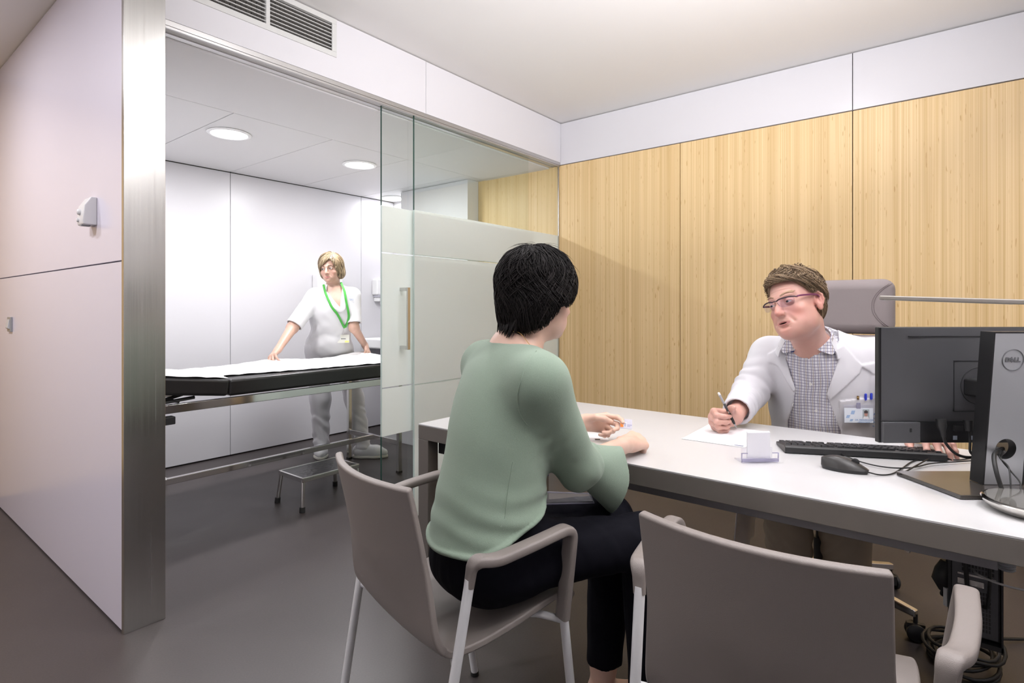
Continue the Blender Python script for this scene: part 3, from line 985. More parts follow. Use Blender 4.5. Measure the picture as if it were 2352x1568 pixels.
# ================================================================ MOUSE
ms = thing('computer_mouse', 'black wired computer mouse lying on the desk beside the keyboard', 'mouse', (1.826, 0.249, DZ))
MOUSE = mat('mouse_black', (0.030, 0.028, 0.027), 0.38)
def mouse_top(u, v):
    y = 0.058 - 0.116 * u
    s = 2 * v - 1
    wid = 0.031 * (1 - 0.25 * (2 * u - 1) ** 2) * min(1, (math.sin(math.pi * min(max(u, 0.0), 1)) + 0.02) ** 0.28)
    hgt = 0.036 * (math.sin(math.pi * (0.18 + 0.74 * u) ** 0.8)) ** 0.9
    return (s * wid, y, 0.0095 + max(0.0, hgt - 0.006) * (1 - abs(s) ** 3.2))
MB().grid(mouse_top, 26, 18).build('shell', MOUSE, ms, smooth=True)
body = []
for k in range(52):
    u = k / 51
    body.append(mouse_top(u, 1))
ol = [(p[0] * 0.995, p[1]) for p in body] + [(-p[0] * 0.995, p[1]) for p in body[::-1]]
mb_ = MB(); n_ = len(ol)
mb_.add([(x * 0.9, y * 0.95, 0.0) for x, y in ol] + [(x, y, 0.0098) for x, y in ol], [tuple(range(n_))[::-1], tuple(range(n_, 2 * n_))] + [(k, (k + 1) % n_, n_ + (k + 1) % n_, n_ + k) for k in range(n_)])
mb_.build('underbody', KEYB, ms, smooth=True)
MB().lathe([(0.001, -0.003), (0.009, -0.003), (0.0105, 0), (0.009, 0.003), (0.001, 0.003)], 24, Matrix.Translation((0, -0.026, 0.0285)) @ Matrix.Rotation(R(90), 4, 'Y')).build('scroll_wheel', BLACK, ms, smooth=True)

CABLE = mat('cable_black', (0.012, 0.012, 0.012), 0.45)
def cable(name, label, px, r, z=DZ + 0.003, n=8, m=None):
    pts = []
    for p in px:
        zz = p[2] if len(p) > 2 else z
        pts.append(onz(p[0], p[1], zz))
    o = MB().tube(spline(pts, n), r, 8).build(name, m or CABLE, smooth=True)
    return tag(o, label, 'cable')
cable('mouse_cable', 'thin black cable curling from the mouse to the monitor stand', [(1993, 1084, 0.752), (2020, 1090), (2048, 1088), (2072, 1075), (2100, 1058), (2145, 1052), (2200, 1056), (2240, 1050), (2290, 1046)], 0.0019)
cable('keyboard_cable', 'thin black cable lying from the keyboard across the desk', [(1918, 1036, 0.748), (1970, 1058), (2030, 1072), (2090, 1074), (2140, 1064), (2200, 1060), (2255, 1056)], 0.0019, z=DZ + 0.0065)
cable('usb_cable', 'black cable with loose end lying beside the monitor base', [(2067, 1089), (2085, 1080), (2110, 1066), (2150, 1046), (2175, 1052), (2185, 1056)], 0.0022, z=DZ + 0.0085)

# power and video leads at the back of the monitor
def dcable(name, label, pts, r, n=8, m=None):
    o = MB().tube(spline([at(*p) for p in pts], n), r, 8).build(name, m or CABLE, smooth=True)
    return tag(o, label, 'cable')
o = dcable('power_lead', 'thick black power lead with plug hanging from the monitor back', [(2163, 975, 1.49), (2166, 1000, 1.485), (2174, 1020, 1.485), (2196, 1042, 1.48), (2225, 1050, 1.48), (2262, 1046, 1.475), (2285, 1040, 1.46), (2297, 1036, 1.40)], 0.0036)
MB().tube([at(2161, 962, 1.493), at(2163, 978, 1.49), at(2165, 990, 1.487), at(2167, 1004, 1.485)], [0.012, 0.0115, 0.007, 0.005], 12).build('plug', BLACK, o, smooth=True)
o = dcable('video_lead', 'black video lead with plug hanging under the monitor', [(2226, 985, 1.49), (2228, 1015, 1.485), (2230, 1040, 1.48), (2255, 1053, 1.475), (2280, 1046, 1.46), (2296, 1040, 1.40)], 0.003)
MB().tube([at(2224, 965, 1.493), at(2226, 990, 1.489)], [0.011, 0.009], 12).build('plug', BLACK, o, smooth=True)

# bundle through the cable hole of the stand
dcable('thick_cable', 'thick black cable looping out of the hole in the monitor stand', [(2303, 1030, 1.44), (2287, 1038, 1.395), (2283, 1052, 1.375), (2289, 1085, 1.355), (2300, 1120, 1.345), (2312, 1148, 1.332)], 0.0048)
dcable('thin_cable', 'thin black cable hanging from the hole beside the thick one', [(2300, 1034, 1.42), (2296, 1050, 1.39), (2316, 1072, 1.37), (2321, 1105, 1.35), (2322, 1148, 1.335)], 0.0018)
dcable('loose_cable', 'thin black cable swinging furthest out below the stand hole', [(2304, 1036, 1.42), (2300, 1054, 1.39), (2322, 1082, 1.37), (2343, 1108, 1.35), (2342, 1130, 1.34), (2330, 1148, 1.337)], 0.0018)

# ================================================================ DESK LAMP
lb0 = onz(2376, 1178, DZ)
lamp = thing('desk_lamp', 'slim metal desk lamp with round polished base, its arm above the monitor', 'lamp', (lb0.x, lb0.y, DZ))
LM = mat('lamp_metal', (0.30, 0.275, 0.25), 0.4, metal=0.5)
MB().lathe([(0.001, 0.0), (0.06, 0.0), (0.078, 0.004), (0.092, 0.018), (0.094, 0.024), (0.090, 0.027), (0.001, 0.029)], 48).build('base', mat('lamp_base_chrome', (0.62, 0.60, 0.57), 0.12, metal=1), lamp, smooth=True)
MB().lathe([(0.001, 0.0289), (0.086, 0.0272), (0.086, 0.0282), (0.001, 0.0300)], 48).build('top_plate', mat('lamp_glass_plate', (0.28, 0.27, 0.25), 0.06, metal=0.6), lamp, smooth=True)
L0 = Vector((lb0.x, lb0.y, DZ))
stem = [Vector((0.02, -0.03, 0.028)), Vector((0.03, -0.05, 0.25)), Vector((0.02, -0.03, 0.475))]
MB().tube(spline(stem, 6), 0.007, 12).build('stem', LM, lamp, smooth=True)
tip = at(2026, 683, 1.50) - L0; root_ = at(2390, 694, 1.22) - L0
ax = (tip - root_)
Mh = frame_mat(root_, ax, Vector((-ax.y, ax.x, 0)))
MB().box((-0.04, -0.016, -0.006), (ax.length, 0.016, 0.005), M=Mh).build('lamp_head', LM, lamp, bevel=0.003)
MB().box((0.05, -0.011, -0.0068), (ax.length - 0.01, 0.011, -0.0058), M=Mh).build('diffuser', RING, lamp)

# ================================================================ SMALL THINGS ON THE DESK
PAPER = mat('paper', (0.82, 0.81, 0.83), 0.6)
PAPER2 = mat('paper_warm', (0.74, 0.72, 0.70), 0.6)
INK = mat('ink_blue_grey', (0.25, 0.27, 0.36), 0.6)
pp = thing('paper_sheet', 'white sheet of paper under the hand that holds the pen', 'paper', (2.06, 0.655, DZ), R(2))
MB().grid(lambda u, v: (-0.148 + 0.297 * u, -0.105 + 0.21 * v, 0.0012 + 0.0015 * math.sin(3 * u) * (1 - v)), 8, 6, thick=0.0006).build('sheet', PAPER, pp)
pr = MB()
for k in range(3):
    pr.box((-0.142 + 0.004 * k, -0.098, 0.0030), (-0.1395 + 0.004 * k, -0.07 + 0.012 * (k % 2), 0.0033))
pr.build('print', INK, pp)
# leaflet before the patient's hands
lp = onz(1372, 1004, DZ)
lf = thing('leaflet', 'small white leaflet lying on the desk under the patient\'s hands', 'paper', (lp.x, lp.y, DZ), R(35))
MB().box((-0.05, -0.035, 0.0003), (0.05, 0.035, 0.0016)).build('sheet', PAPER, lf)
MB().box((-0.048, -0.006, 0.0016), (-0.030, 0.012, 0.0019)).build('print', BLACK, lf)

CLEAR = clear_mat('clear_acrylic', (0.96, 0.96, 0.98), ior=1.5, body=0.03, bodycol=(0.9, 0.9, 1))
CLEAR_EDGE = clear_mat('acrylic_edge', (0.62, 0.60, 0.72), ior=1.5, body=0.25, bodycol=(0.75, 0.73, 0.85))
hp = onz(1744, 1062, DZ)
ch = thing('card_holder', 'clear acrylic holder with a stack of white cards standing on the desk', 'card holder', (hp.x, hp.y, DZ), R(-51.6 + 4))
MB().box((-0.056, -0.008, 0.0005), (0.056, 0.045, 0.0035)).build('base', CLEAR, ch, bevel=0.001)
MB().box((-0.056, -0.008, 0.0035), (0.056, -0.005, 0.014)).build('front_lip', CLEAR_EDGE, ch, bevel=0.001)
bpz = MB()
bpz.box((-0.048, 0.014, 0.0035), (0.048, 0.0165, 0.042))
bpz.build('back_plate', CLEAR, ch, bevel=0.001)
fe = MB()
for s in (-1, 1):
    fe.box((s * 0.056 - 0.0012, -0.006, 0.003), (s * 0.056 + 0.0012, -0.003, 0.030)).box((s * 0.056 - 0.0012, -0.006, 0.028), (s * 0.038, -0.003, 0.0305))
fe.build('side_stop', CLEAR_EDGE, ch)
cardM = mat('card_white', (0.80, 0.79, 0.84), 0.5)
for k in range(4):
    q = tag(MB().box((-0.036 + 0.0008 * k, 0.0005 + 0.0028 * k, 0.0042), (0.034 + 0.0008 * k, 0.0028 + 0.0028 * k, 0.089 + 0.0006 * k)).build('business_card', cardM, bevel=0.0003, seg=1),
            ['frontmost white card in the clear acrylic holder', 'second white card from the front in the acrylic holder', 'third white card from the front in the acrylic holder', 'rearmost white card in the acrylic holder'][k], 'card', 'white cards in the acrylic holder')
    q.location = ch.location; q.rotation_euler = ch.rotation_euler
YEL = mat('sticky_note_yellow', (0.85, 0.78, 0.22), 0.6)
sn = onz(2385, 1088, DZ)
pn = thing('sticky_note_pad', 'pad of yellow sticky notes on the desk behind the monitor base', 'notepad', (sn.x, sn.y, DZ), R(-40))
MB().box((-0.038, -0.038, 0.0003), (0.038, 0.038, 0.012)).build('notes', YEL, pn)
MB().box((-0.036, -0.038, 0.012), (0.038, 0.036, 0.0125)).build('top_note', mat('sticky_note_top', (0.90, 0.84, 0.35), 0.6), pn)
ph0 = Vector((2.235, -0.200, DZ))
ph = thing('telephone', 'black desk telephone at the edge of the picture beside the monitor stand', 'telephone', (ph0.x, ph0.y, DZ), R(-55))
MB().prism([(-0.09, 0), (0.09, 0), (0.09, 0.05), (-0.09, 0.022)], -0.10, 0.10, Matrix(((0, 0, 1, 0), (1, 0, 0, 0), (0, 1, 0, 0), (0, 0, 0, 1)))).build('body', KEYB, ph, bevel=0.005)
MB().tube(rounded([(-0.07, -0.085, 0.055), (-0.07, -0.06, 0.078), (-0.07, 0.06, 0.098), (-0.07, 0.085, 0.075)], 0.03), [0.022] * 16 if False else 0.02, 12).build('handset', KEYC, ph, smooth=True)
kk = MB()
for i in range(4):
    for j in range(3):
        kk.box((0.0 + j * 0.022, -0.06 + i * 0.02, 0.02 + 0.0), (0.016 + j * 0.022, -0.046 + i * 0.02, 0.040 + i * 0.004))
kk.build('keypad', LEGP, ph)

# ================================================================ UNDER THE DESK
PCG = mat('pc_rear_grey', (0.12, 0.12, 0.13), 0.4, metal=0.5)
pc = thing('computer_tower', 'black computer tower slung under the desk, rear grilles facing out', 'computer', (1.99, -0.092, 0.0))
pc.scale = (1, 0.70, 1)
MB().box((0, 0, 0.30), (0.33, 0.155, 0.665)).build('case', MOND, pc, bevel=0.003)
MB().box((-0.003, 0.008, 0.305), (0.0, 0.147, 0.66)).build('rear_plate', PCG, pc)
hol = MB()
def holes(y0, y1, za, zb, n, m):
    for i in range(n):
        for j in range(m):
            y = y0 + (y1 - y0) * i / n; z = za + (zb - za) * j / m
            hol.box((-0.0042, y, z), (-0.0028, y + (y1 - y0) / n * 0.68, z + (zb - za) / m * 0.68))
holes(0.03, 0.085, 0.32, 0.43, 6, 10)
holes(0.02, 0.12, 0.475, 0.515, 10, 3)
holes(0.02, 0.12, 0.525, 0.565, 10, 3)
holes(0.03, 0.09, 0.59, 0.65, 6, 5)
hol.build('vent_holes', BLACK, pc)['kind'] = 'stuff'
MB().box((-0.006, 0.015, 0.518), (-0.002, 0.13, 0.523)).box((-0.006, 0.015, 0.465), (-0.002, 0.13, 0.470)).box((-0.008, 0.05, 0.44), (-0.002, 0.13, 0.455)).build('slot_bracket', STEEL, pc)
MB().tube(spline([(-0.012, 0.118, 0.60), (-0.035, 0.11, 0.57), (-0.04, 0.105, 0.50), (-0.03, 0.10, 0.44), (-0.005, 0.09, 0.43)], 6), 0.008, 10).build('power_plug_lead', CABLE, pc, smooth=True)
MB().tube(spline([(-0.012, 0.05, 0.63), (-0.04, 0.04, 0.60), (-0.05, 0.035, 0.50), (-0.03, 0.04, 0.41), (-0.006, 0.05, 0.39)], 6), 0.006, 10).build('video_lead', CABLE, pc, smooth=True)
MB().box((-0.02, 0.152, 0.28), (0.33, 0.160, 0.70)).box((-0.02, -0.006, 0.28), (0.33, 0.0, 0.70)).box((-0.02, -0.006, 0.285), (0.33, 0.160, 0.298)).build('cradle', BLACK, pc)
nc = [at(2233, 1305, 1.545), at(2245, 1318, 1.50), at(2280, 1335, 1.47), at(2320, 1347, 1.46), at(2360, 1356, 1.45), at(2410, 1362, 1.45), at(2440, 1300, 1.46)]
tag(MB().tube(spline(nc, 8), 0.003, 8).build('network_cable', mat('cable_grey', (0.35, 0.34, 0.33), 0.5), smooth=True), 'grey network cable running from the computer tower to the side', 'cable')
lh = at(2176, 1330, 1.58)
ad = tag(MB().tube([at(2178, 1290, 1.60), at(2172, 1310, 1.60), at(2166, 1330, 1.60), at(2172, 1350, 1.60)], [0.018, 0.026, 0.027, 0.018], 14).build('cable_bundle', BLACK, smooth=True), 'black bundle of tied cables hanging beside the computer tower', 'cable bundle')
MB().tube(spline([at(2172, 1345, 1.60), at(2162, 1362, 1.60), at(2170, 1366, 1.60), at(2176, 1352, 1.60)], 5), 0.004, 8).build('cable_loop', CABLE, ad, smooth=True)
MB().tube([at(2190, 1250, 1.60), at(2180, 1275, 1.60), at(2178, 1292, 1.60)], 0.006, 8).build('hanging_lead', CABLE, ad, smooth=True)
MB().box((-0.018, -0.006, 0), (0.018, 0.006, 0.05), M=Matrix.Translation(at(2184, 1390, 1.58)) @ Matrix.Rotation(R(-45), 4, 'Z')).build('tag_label', LEGP, ad)
sl = at(2312, 1268, 1.44)
sv = MB()
for k in range(9):
    sv.lathe([(0.016, 0), (0.019, 0.003), (0.016, 0.006)], 16, Matrix.Translation((sl.x, sl.y, sl.z - 0.045 + 0.006 * k + 0.0)), caps=True)
tag(sv.build('cable_sleeve', mat('sleeve_grey', (0.33, 0.34, 0.36), 0.6), smooth=True), 'ribbed grey cable sleeve hanging under the desk near the tower', 'cable sleeve')
cc = []
c0 = Vector((2.425, -0.015, 0))
rnd = random.Random(4)
for k in range(6 * 24):
    a = 2 * math.pi * k / 24
    turn = k // 24
    r = 0.098 + 0.010 * math.sin(turn * 2.1) + 0.01 * math.sin(a * 2 + turn)
    cc.append((c0.x + r * math.cos(a), c0.y + r * math.sin(a) * 0.95, 0.010 + 0.012 * turn + 0.006 * math.sin(3 * a + turn) + 0.03 * max(0, math.sin(a + 2.3)) ** 2))
cc += [(2.62, -0.08, 0.02), (2.75, -0.22, 0.008), (2.9, -0.42, 0.006), (3.0, -0.7, 0.006)]
tag(MB().tube(cc, 0.0058, 8).build('coiled_cable', CABLE, smooth=True), 'coil of black cable lying on the floor under the desk', 'cable')
pdl = thing('drawer_pedestal', 'low wooden drawer unit on the floor against the bamboo wall', 'cabinet', (3.33, -0.26, 0))
MB().box((0.012, -0.45, 0.0), (0.31, 0.0, 0.52)).build('carcass', BAMBOO, pdl, bevel=0.002)
for k in range(3):
    dr = MB().box((0, -0.446, 0.02 + 0.168 * k), (0.014, -0.004, 0.02 + 0.168 * k + 0.162)).build('drawer', BAMBOO, pdl, bevel=0.001)
    MB().box((-0.012, -0.28, 0.13 + 0.168 * k), (0.0, -0.17, 0.138 + 0.168 * k)).build('handle', STEEL, dr)

# ================================================================ EXAM ROOM FURNITURE
VINYL = mat('black_vinyl', (0.014, 0.013, 0.013), 0.32, bump=(300, 0.1))
cou = thing('examination_couch', 'black examination couch on chrome legs, its head end hidden by the steel column', 'couch', (1.9, 3.48, 0))
def CB(a, b):
    return MB().box((a[0] - 1.9, a[1] - 3.48, a[2]), (b[0] - 1.9, b[1] - 3.48, b[2]))
CB((1.452, 3.13, 0.712), (2.86, 3.83, 0.805)).build('mattress', VINYL, cou, bevel=0.018, seg=4)
hd = MB().box((-0.62, 3.13, 0.0), (-0.004, 3.83, 0.092), M=Matrix.Translation((1.452 - 1.9, -3.48, 0.713)) @ Matrix.Rotation(R(7.5), 4, 'Y'))
hd.build('head_section', VINYL, cou, bevel=0.018, seg=4)
for y in (3.165, 3.765):
    CB((0.93, y, 0.655), (2.82, y + 0.028, 0.700)).build('side_rail', CHROME, cou, bevel=0.003)
CB((2.79, 3.193, 0.655), (2.82, 3.765, 0.70)).build('end_rail', CHROME, cou, bevel=0.003)
CB((0.93, 3.193, 0.655), (0.96, 3.765, 0.70)).build('end_rail', CHROME, cou, bevel=0.003)
for x in (2.675, 1.02):
    for y in (3.165, 3.765):
        CB((x, y, 0.012), (x + 0.030, y + 0.028, 0.655)).build('leg', CHROME, cou, bevel=0.003)
        CB((x - 0.002, y - 0.002, 0.0), (x + 0.032, y + 0.030, 0.014)).build('foot_cap', RUBBER, cou)
    CB((x + 0.004, 3.193, 0.20), (x + 0.028, 3.765, 0.238)).build('cross_bar', CHROME, cou, bevel=0.003)
CB((1.05, 3.462, 0.205), (2.68, 3.492, 0.240)).build('stretcher', CHROME, cou, bevel=0.003)
rt = MB()
rt.tube([(1.30 - 1.9, 3.20 - 3.48, 0.72), (1.02 - 1.9, 3.20 - 3.48, 0.70)], 0.009, 10)
rt.tube([(1.27 - 1.9, 3.22 - 3.48, 0.745), (1.02 - 1.9, 3.22 - 3.48, 0.69)], 0.009, 10)
rt.tube([(1.24 - 1.9, 3.24 - 3.48, 0.70), (1.02 - 1.9, 3.24 - 3.48, 0.765)], 0.009, 10)
rt.build('ratchet', BLACK, cou, smooth=True)
CB((1.06, 3.15, 0.600), (1.19, 3.20, 0.640)).build('clamp', BLACK, cou, bevel=0.004)
# paper cover
rn = random.Random(2)
def sheet(u, v):
    x = 1.02 + 1.83 * u
    zt = 0.808
    if x < 1.452:
        zt = 0.808 + (1.452 - x) * math.tan(R(7.5))
    front = 3.142 + (0.13 * max(0, 1 - (x - 1.455) / 1.1) * min(1, (x - 1.455) / 0.02) if x > 1.455 else 0.0) + 0.004 * math.sin(9 * x)
    back = 3.80
    y = front + (back - front) * v
    w = 0.0035 * math.sin(14 * x + 6 * v) * math.sin(9 * v + 3 * x) + 0.002 * math.sin(40 * x + 9 * v)
    lift = 0.022 * math.exp(-((x - 2.06) / 0.22) ** 2) * v ** 4 + 0.030 * math.exp(-((x - 2.82) / 0.20) ** 2) * v ** 3
    return (x - 1.9, y - 3.48, zt + 0.003 + abs(w) + lift)
ps = tag(MB().grid(sheet, 110, 40, thick=0.0015).build('paper_cover', mat('couch_paper', (0.84, 0.84, 0.84), 0.7), smooth=True), 'white paper cover spread over the black examination couch', 'paper sheet')
ps.location = cou.location
# step stool
stl = thing('step_stool', 'low chrome step stool with black ribbed tread on the floor before the couch', 'step stool', (2.02, 3.145, 0))
sw_, sd_ = 0.40, 0.27
fr = MB()
zt = 0.197
fr.box((-sw_ / 2, -sd_ / 2, zt - 0.028), (sw_ / 2, -sd_ / 2 + 0.012, zt)).box((-sw_ / 2, sd_ / 2 - 0.012, zt - 0.028), (sw_ / 2, sd_ / 2, zt))
fr.box((-sw_ / 2, -sd_ / 2 + 0.012, zt - 0.028), (-sw_ / 2 + 0.012, sd_ / 2 - 0.012, zt)).box((sw_ / 2 - 0.012, -sd_ / 2 + 0.012, zt - 0.028), (sw_ / 2, sd_ / 2 - 0.012, zt))
fr.build('frame', CHROME, stl, bevel=0.003)
def tread_mat():
    m = bpy.data.materials.new('ribbed_rubber'); m.use_nodes = True
    nt, N, L, b = nodes_of(m)
    b.inputs['Base Color'].default_value = (0.02, 0.019, 0.02, 1); b.inputs['Roughness'].default_value = 0.25
    tc = N.new('ShaderNodeTexCoord'); v = N.new('ShaderNodeTexVoronoi'); v.inputs['Scale'].default_value = 38
    L.new(tc.outputs['Object'], v.inputs['Vector'])
    bp = N.new('ShaderNodeBump'); bp.inputs['Strength'].default_value = 0.5; bp.inputs['Distance'].default_value = 0.003
    L.new(v.outputs['Distance'], bp.inputs['Height']); L.new(bp.outputs[0], b.inputs['Normal'])
    return m
MB().box((-sw_ / 2 + 0.012, -sd_ / 2 + 0.012, zt - 0.02), (sw_ / 2 - 0.012, sd_ / 2 - 0.012, zt - 0.002)).build('tread', tread_mat(), stl)
for sx in (-1, 1):
    for sy in (-1, 1):
        lg_ = MB().cyl((sx * (sw_ / 2 - 0.012), sy * (sd_ / 2 - 0.014), zt - 0.014), (sx * (sw_ / 2 + 0.004), sy * (sd_ / 2 + 0.003), 0.02), 0.0125, seg=16).build('leg', CHROME, stl, smooth=True)
        MB().cyl((sx * (sw_ / 2 + 0.003), sy * (sd_ / 2 + 0.002), 0.030), (sx * (sw_ / 2 + 0.005), sy * (sd_ / 2 + 0.004), 0.0), 0.0165, seg=16).build('rubber_foot', RUBBER, lg_, smooth=True)
# bathroom scale
scl = thing('weighing_scale', 'white floor scale with dark mat half hidden behind the steel column', 'scale', (1.37, 4.26, 0))
MB().prism([(-0.15, -0.13), (0.15, -0.13), (0.15, 0.15), (-0.15, 0.15)], 0.006, 0.065).build('body', mat('scale_cream', (0.72, 0.70, 0.66), 0.4), scl, bevel=0.024, seg=4)
MB().box((-0.12, -0.09, 0.064), (0.12, 0.12, 0.067)).build('mat', mat('scale_grey', (0.10, 0.11, 0.13), 0.6), scl)
for sx in (-1, 1):
    for sy in (-1, 1):
        MB().cyl((sx * 0.11, sy * 0.10, 0), (sx * 0.11, sy * 0.10, 0.012), 0.014).build('foot', RUBBER, scl)
# soap dispenser and wall basin in the recess
dsp = thing('soap_dispenser', 'white soap dispenser on the exam room wall right of the nurse', 'soap dispenser', (3.615, 4.60, 1.345))
MB().box((-0.075, -0.085, -0.02), (0.075, 0.0, 0.14)).build('cover', RING, dsp, bevel=0.014, seg=3)
MB().box((-0.060, -0.088, -0.045), (0.060, -0.004, -0.018)).build('window', mat('dispenser_grey', (0.45, 0.45, 0.50), 0.3), dsp, bevel=0.004)
MB().box((-0.055, -0.080, -0.085), (0.055, -0.004, -0.044)).build('lower_cover', RING, dsp, bevel=0.008)
MB().lathe([(0.001, -0.03), (0.016, -0.028), (0.020, -0.01), (0.014, 0.006)], 16, Matrix.Translation((0.01, -0.05, -0.085))).build('nozzle', RING, dsp, smooth=True)
wbz = thing('wash_basin', 'white wall-hung wash basin in the recess beside the glass door', 'basin', (3.60, 4.38, 0.80))
MB().box((-0.17, -0.2, 0.0), (0.21, 0.214, 0.10)).build('bowl', RING, wbz, bevel=0.02, seg=3)
MB().tube(rounded([(0.05, 0.16, 0.10), (0.05, 0.16, 0.28), (0.05, 0.02, 0.28), (0.05, 0.02, 0.24)], 0.05), 0.010, 12).build('tap', CHROME, wbz, smooth=True)
# paper towel dispenser seen behind the nurse
td = thing('towel_dispenser', 'white towel dispenser on the wall behind the nurse\'s shoulder', 'towel dispenser', (3.00, 4.60, 1.415))
MB().box((-0.13, -0.11, -0.10), (0.13, 0.0, 0.10)).build('cover', RING, td, bevel=0.02, seg=3)
MB().box((-0.10, -0.08, -0.106), (0.10, -0.03, -0.099)).build('slot', DUCT, td)

# unseen cabinet added behind the camera, dark for the steel column to reflect
lc = thing('reflection_cabinet', 'charcoal low cabinet added behind the camera for the steel column to reflect', 'cabinet', (0.9, -1.80, 0))
MB().box((-2.0, -0.19, 0), (2.0, 0.16, 0.74)).build('carcass', APRON, lc, bevel=0.003)
for k in range(5):
    MB().box((-1.99 + 0.8 * k, 0.16, 0.02), (-1.21 + 0.8 * k, 0.178, 0.72)).build('door', APRON, lc, bevel=0.002)
# ================================================================ FIGURES: signed-distance modelling
# shapes are functions of an (n, 3) array; a surface-nets pass turns them into one continuous mesh
f32 = np.float32


def V3(p):
    return np.array(p, f32)


def cone(a, b, ra, rb):
    a = V3(a); b = V3(b); ba = b - a; L2 = float(ba @ ba) + 1e-12

    def f(p):
        q = p - a
        h = np.clip(q @ ba / L2, 0, 1)
        return np.linalg.norm(q - h[:, None] * ba, axis=1) - (ra + (rb - ra) * h)
    return f


def ell(c, r, M=None):
    """ellipsoid; M = 3x3 rows are its axes in the parent frame"""
    c = V3(c); r = V3(r)
    A = None if M is None else np.array(M, f32)

    def f(p):
        q = p - c
        if A is not None:
            q = q @ A.T
        k0 = np.linalg.norm(q / r, axis=1)
        k1 = np.linalg.norm(q / (r * r), axis=1) + 1e-9
        return k0 * (k0 - 1) / k1
    return f


def slab(o, n):
    """half space on the side of n"""
    o = V3(o); n = V3(n) / np.linalg.norm(n)
    return lambda p: -((p - o) @ n)


def rbox(c, r, rad, M=None):
    c = V3(c); r = V3(r); A = None if M is None else np.array(M, f32)

    def f(p):
        q = p - c
        if A is not None:
            q = q @ A.T
        d = np.abs(q) - (r - rad)
        return np.linalg.norm(np.maximum(d, 0), axis=1) + np.minimum(d.max(axis=1), 0) - rad
    return f


def smin(a, b, k):
    h = np.maximum(k - np.abs(a - b), 0) / k
    return np.minimum(a, b) - h * h * k * 0.25


def U(k, *fs):
    def f(p):
        d = fs[0](p)
        for g in fs[1:]:
            d = smin(d, g(p), k)
        return d
    return f


def SUB(k, a, b):
    return lambda p: -smin(-a(p), b(p), k)


def AND(k, a, b):
    return lambda p: -smin(-a(p), -b(p), k)


def OFF(a, r):
    return lambda p: a(p) - r


def LOCAL(fn, M):
    """fn given in the frame whose 4x4 matrix is M (rigid, uniform scale)"""
    A = np.array(M.to_3x3(), f32); s = float(np.linalg.norm(A[:, 0]))
    t = np.array(M.translation, f32)
    Ai = (A / s).T / s
    return lambda p: fn((p - t) @ Ai.T) * s


_rs = np.random.RandomState(7)
_WV = [(_rs.normal(size=3).astype(f32), _rs.uniform(0, 6.28)) for _ in range(14)]


def wob(p, freq, seed=0, st=(1, 1, 1)):
    """smooth cheap noise in about -1..1; st stretches it along the axes"""
    q = p * V3(st) * freq
    r = 0
    for i in range(5):
        w, ph = _WV[(i + seed) % 14]
        r = r + np.sin(q @ (w * (1 + 0.25 * i)) + ph + 1.3 * np.sin(q @ _WV[(i + seed + 5) % 14][0]))
    return r / 5


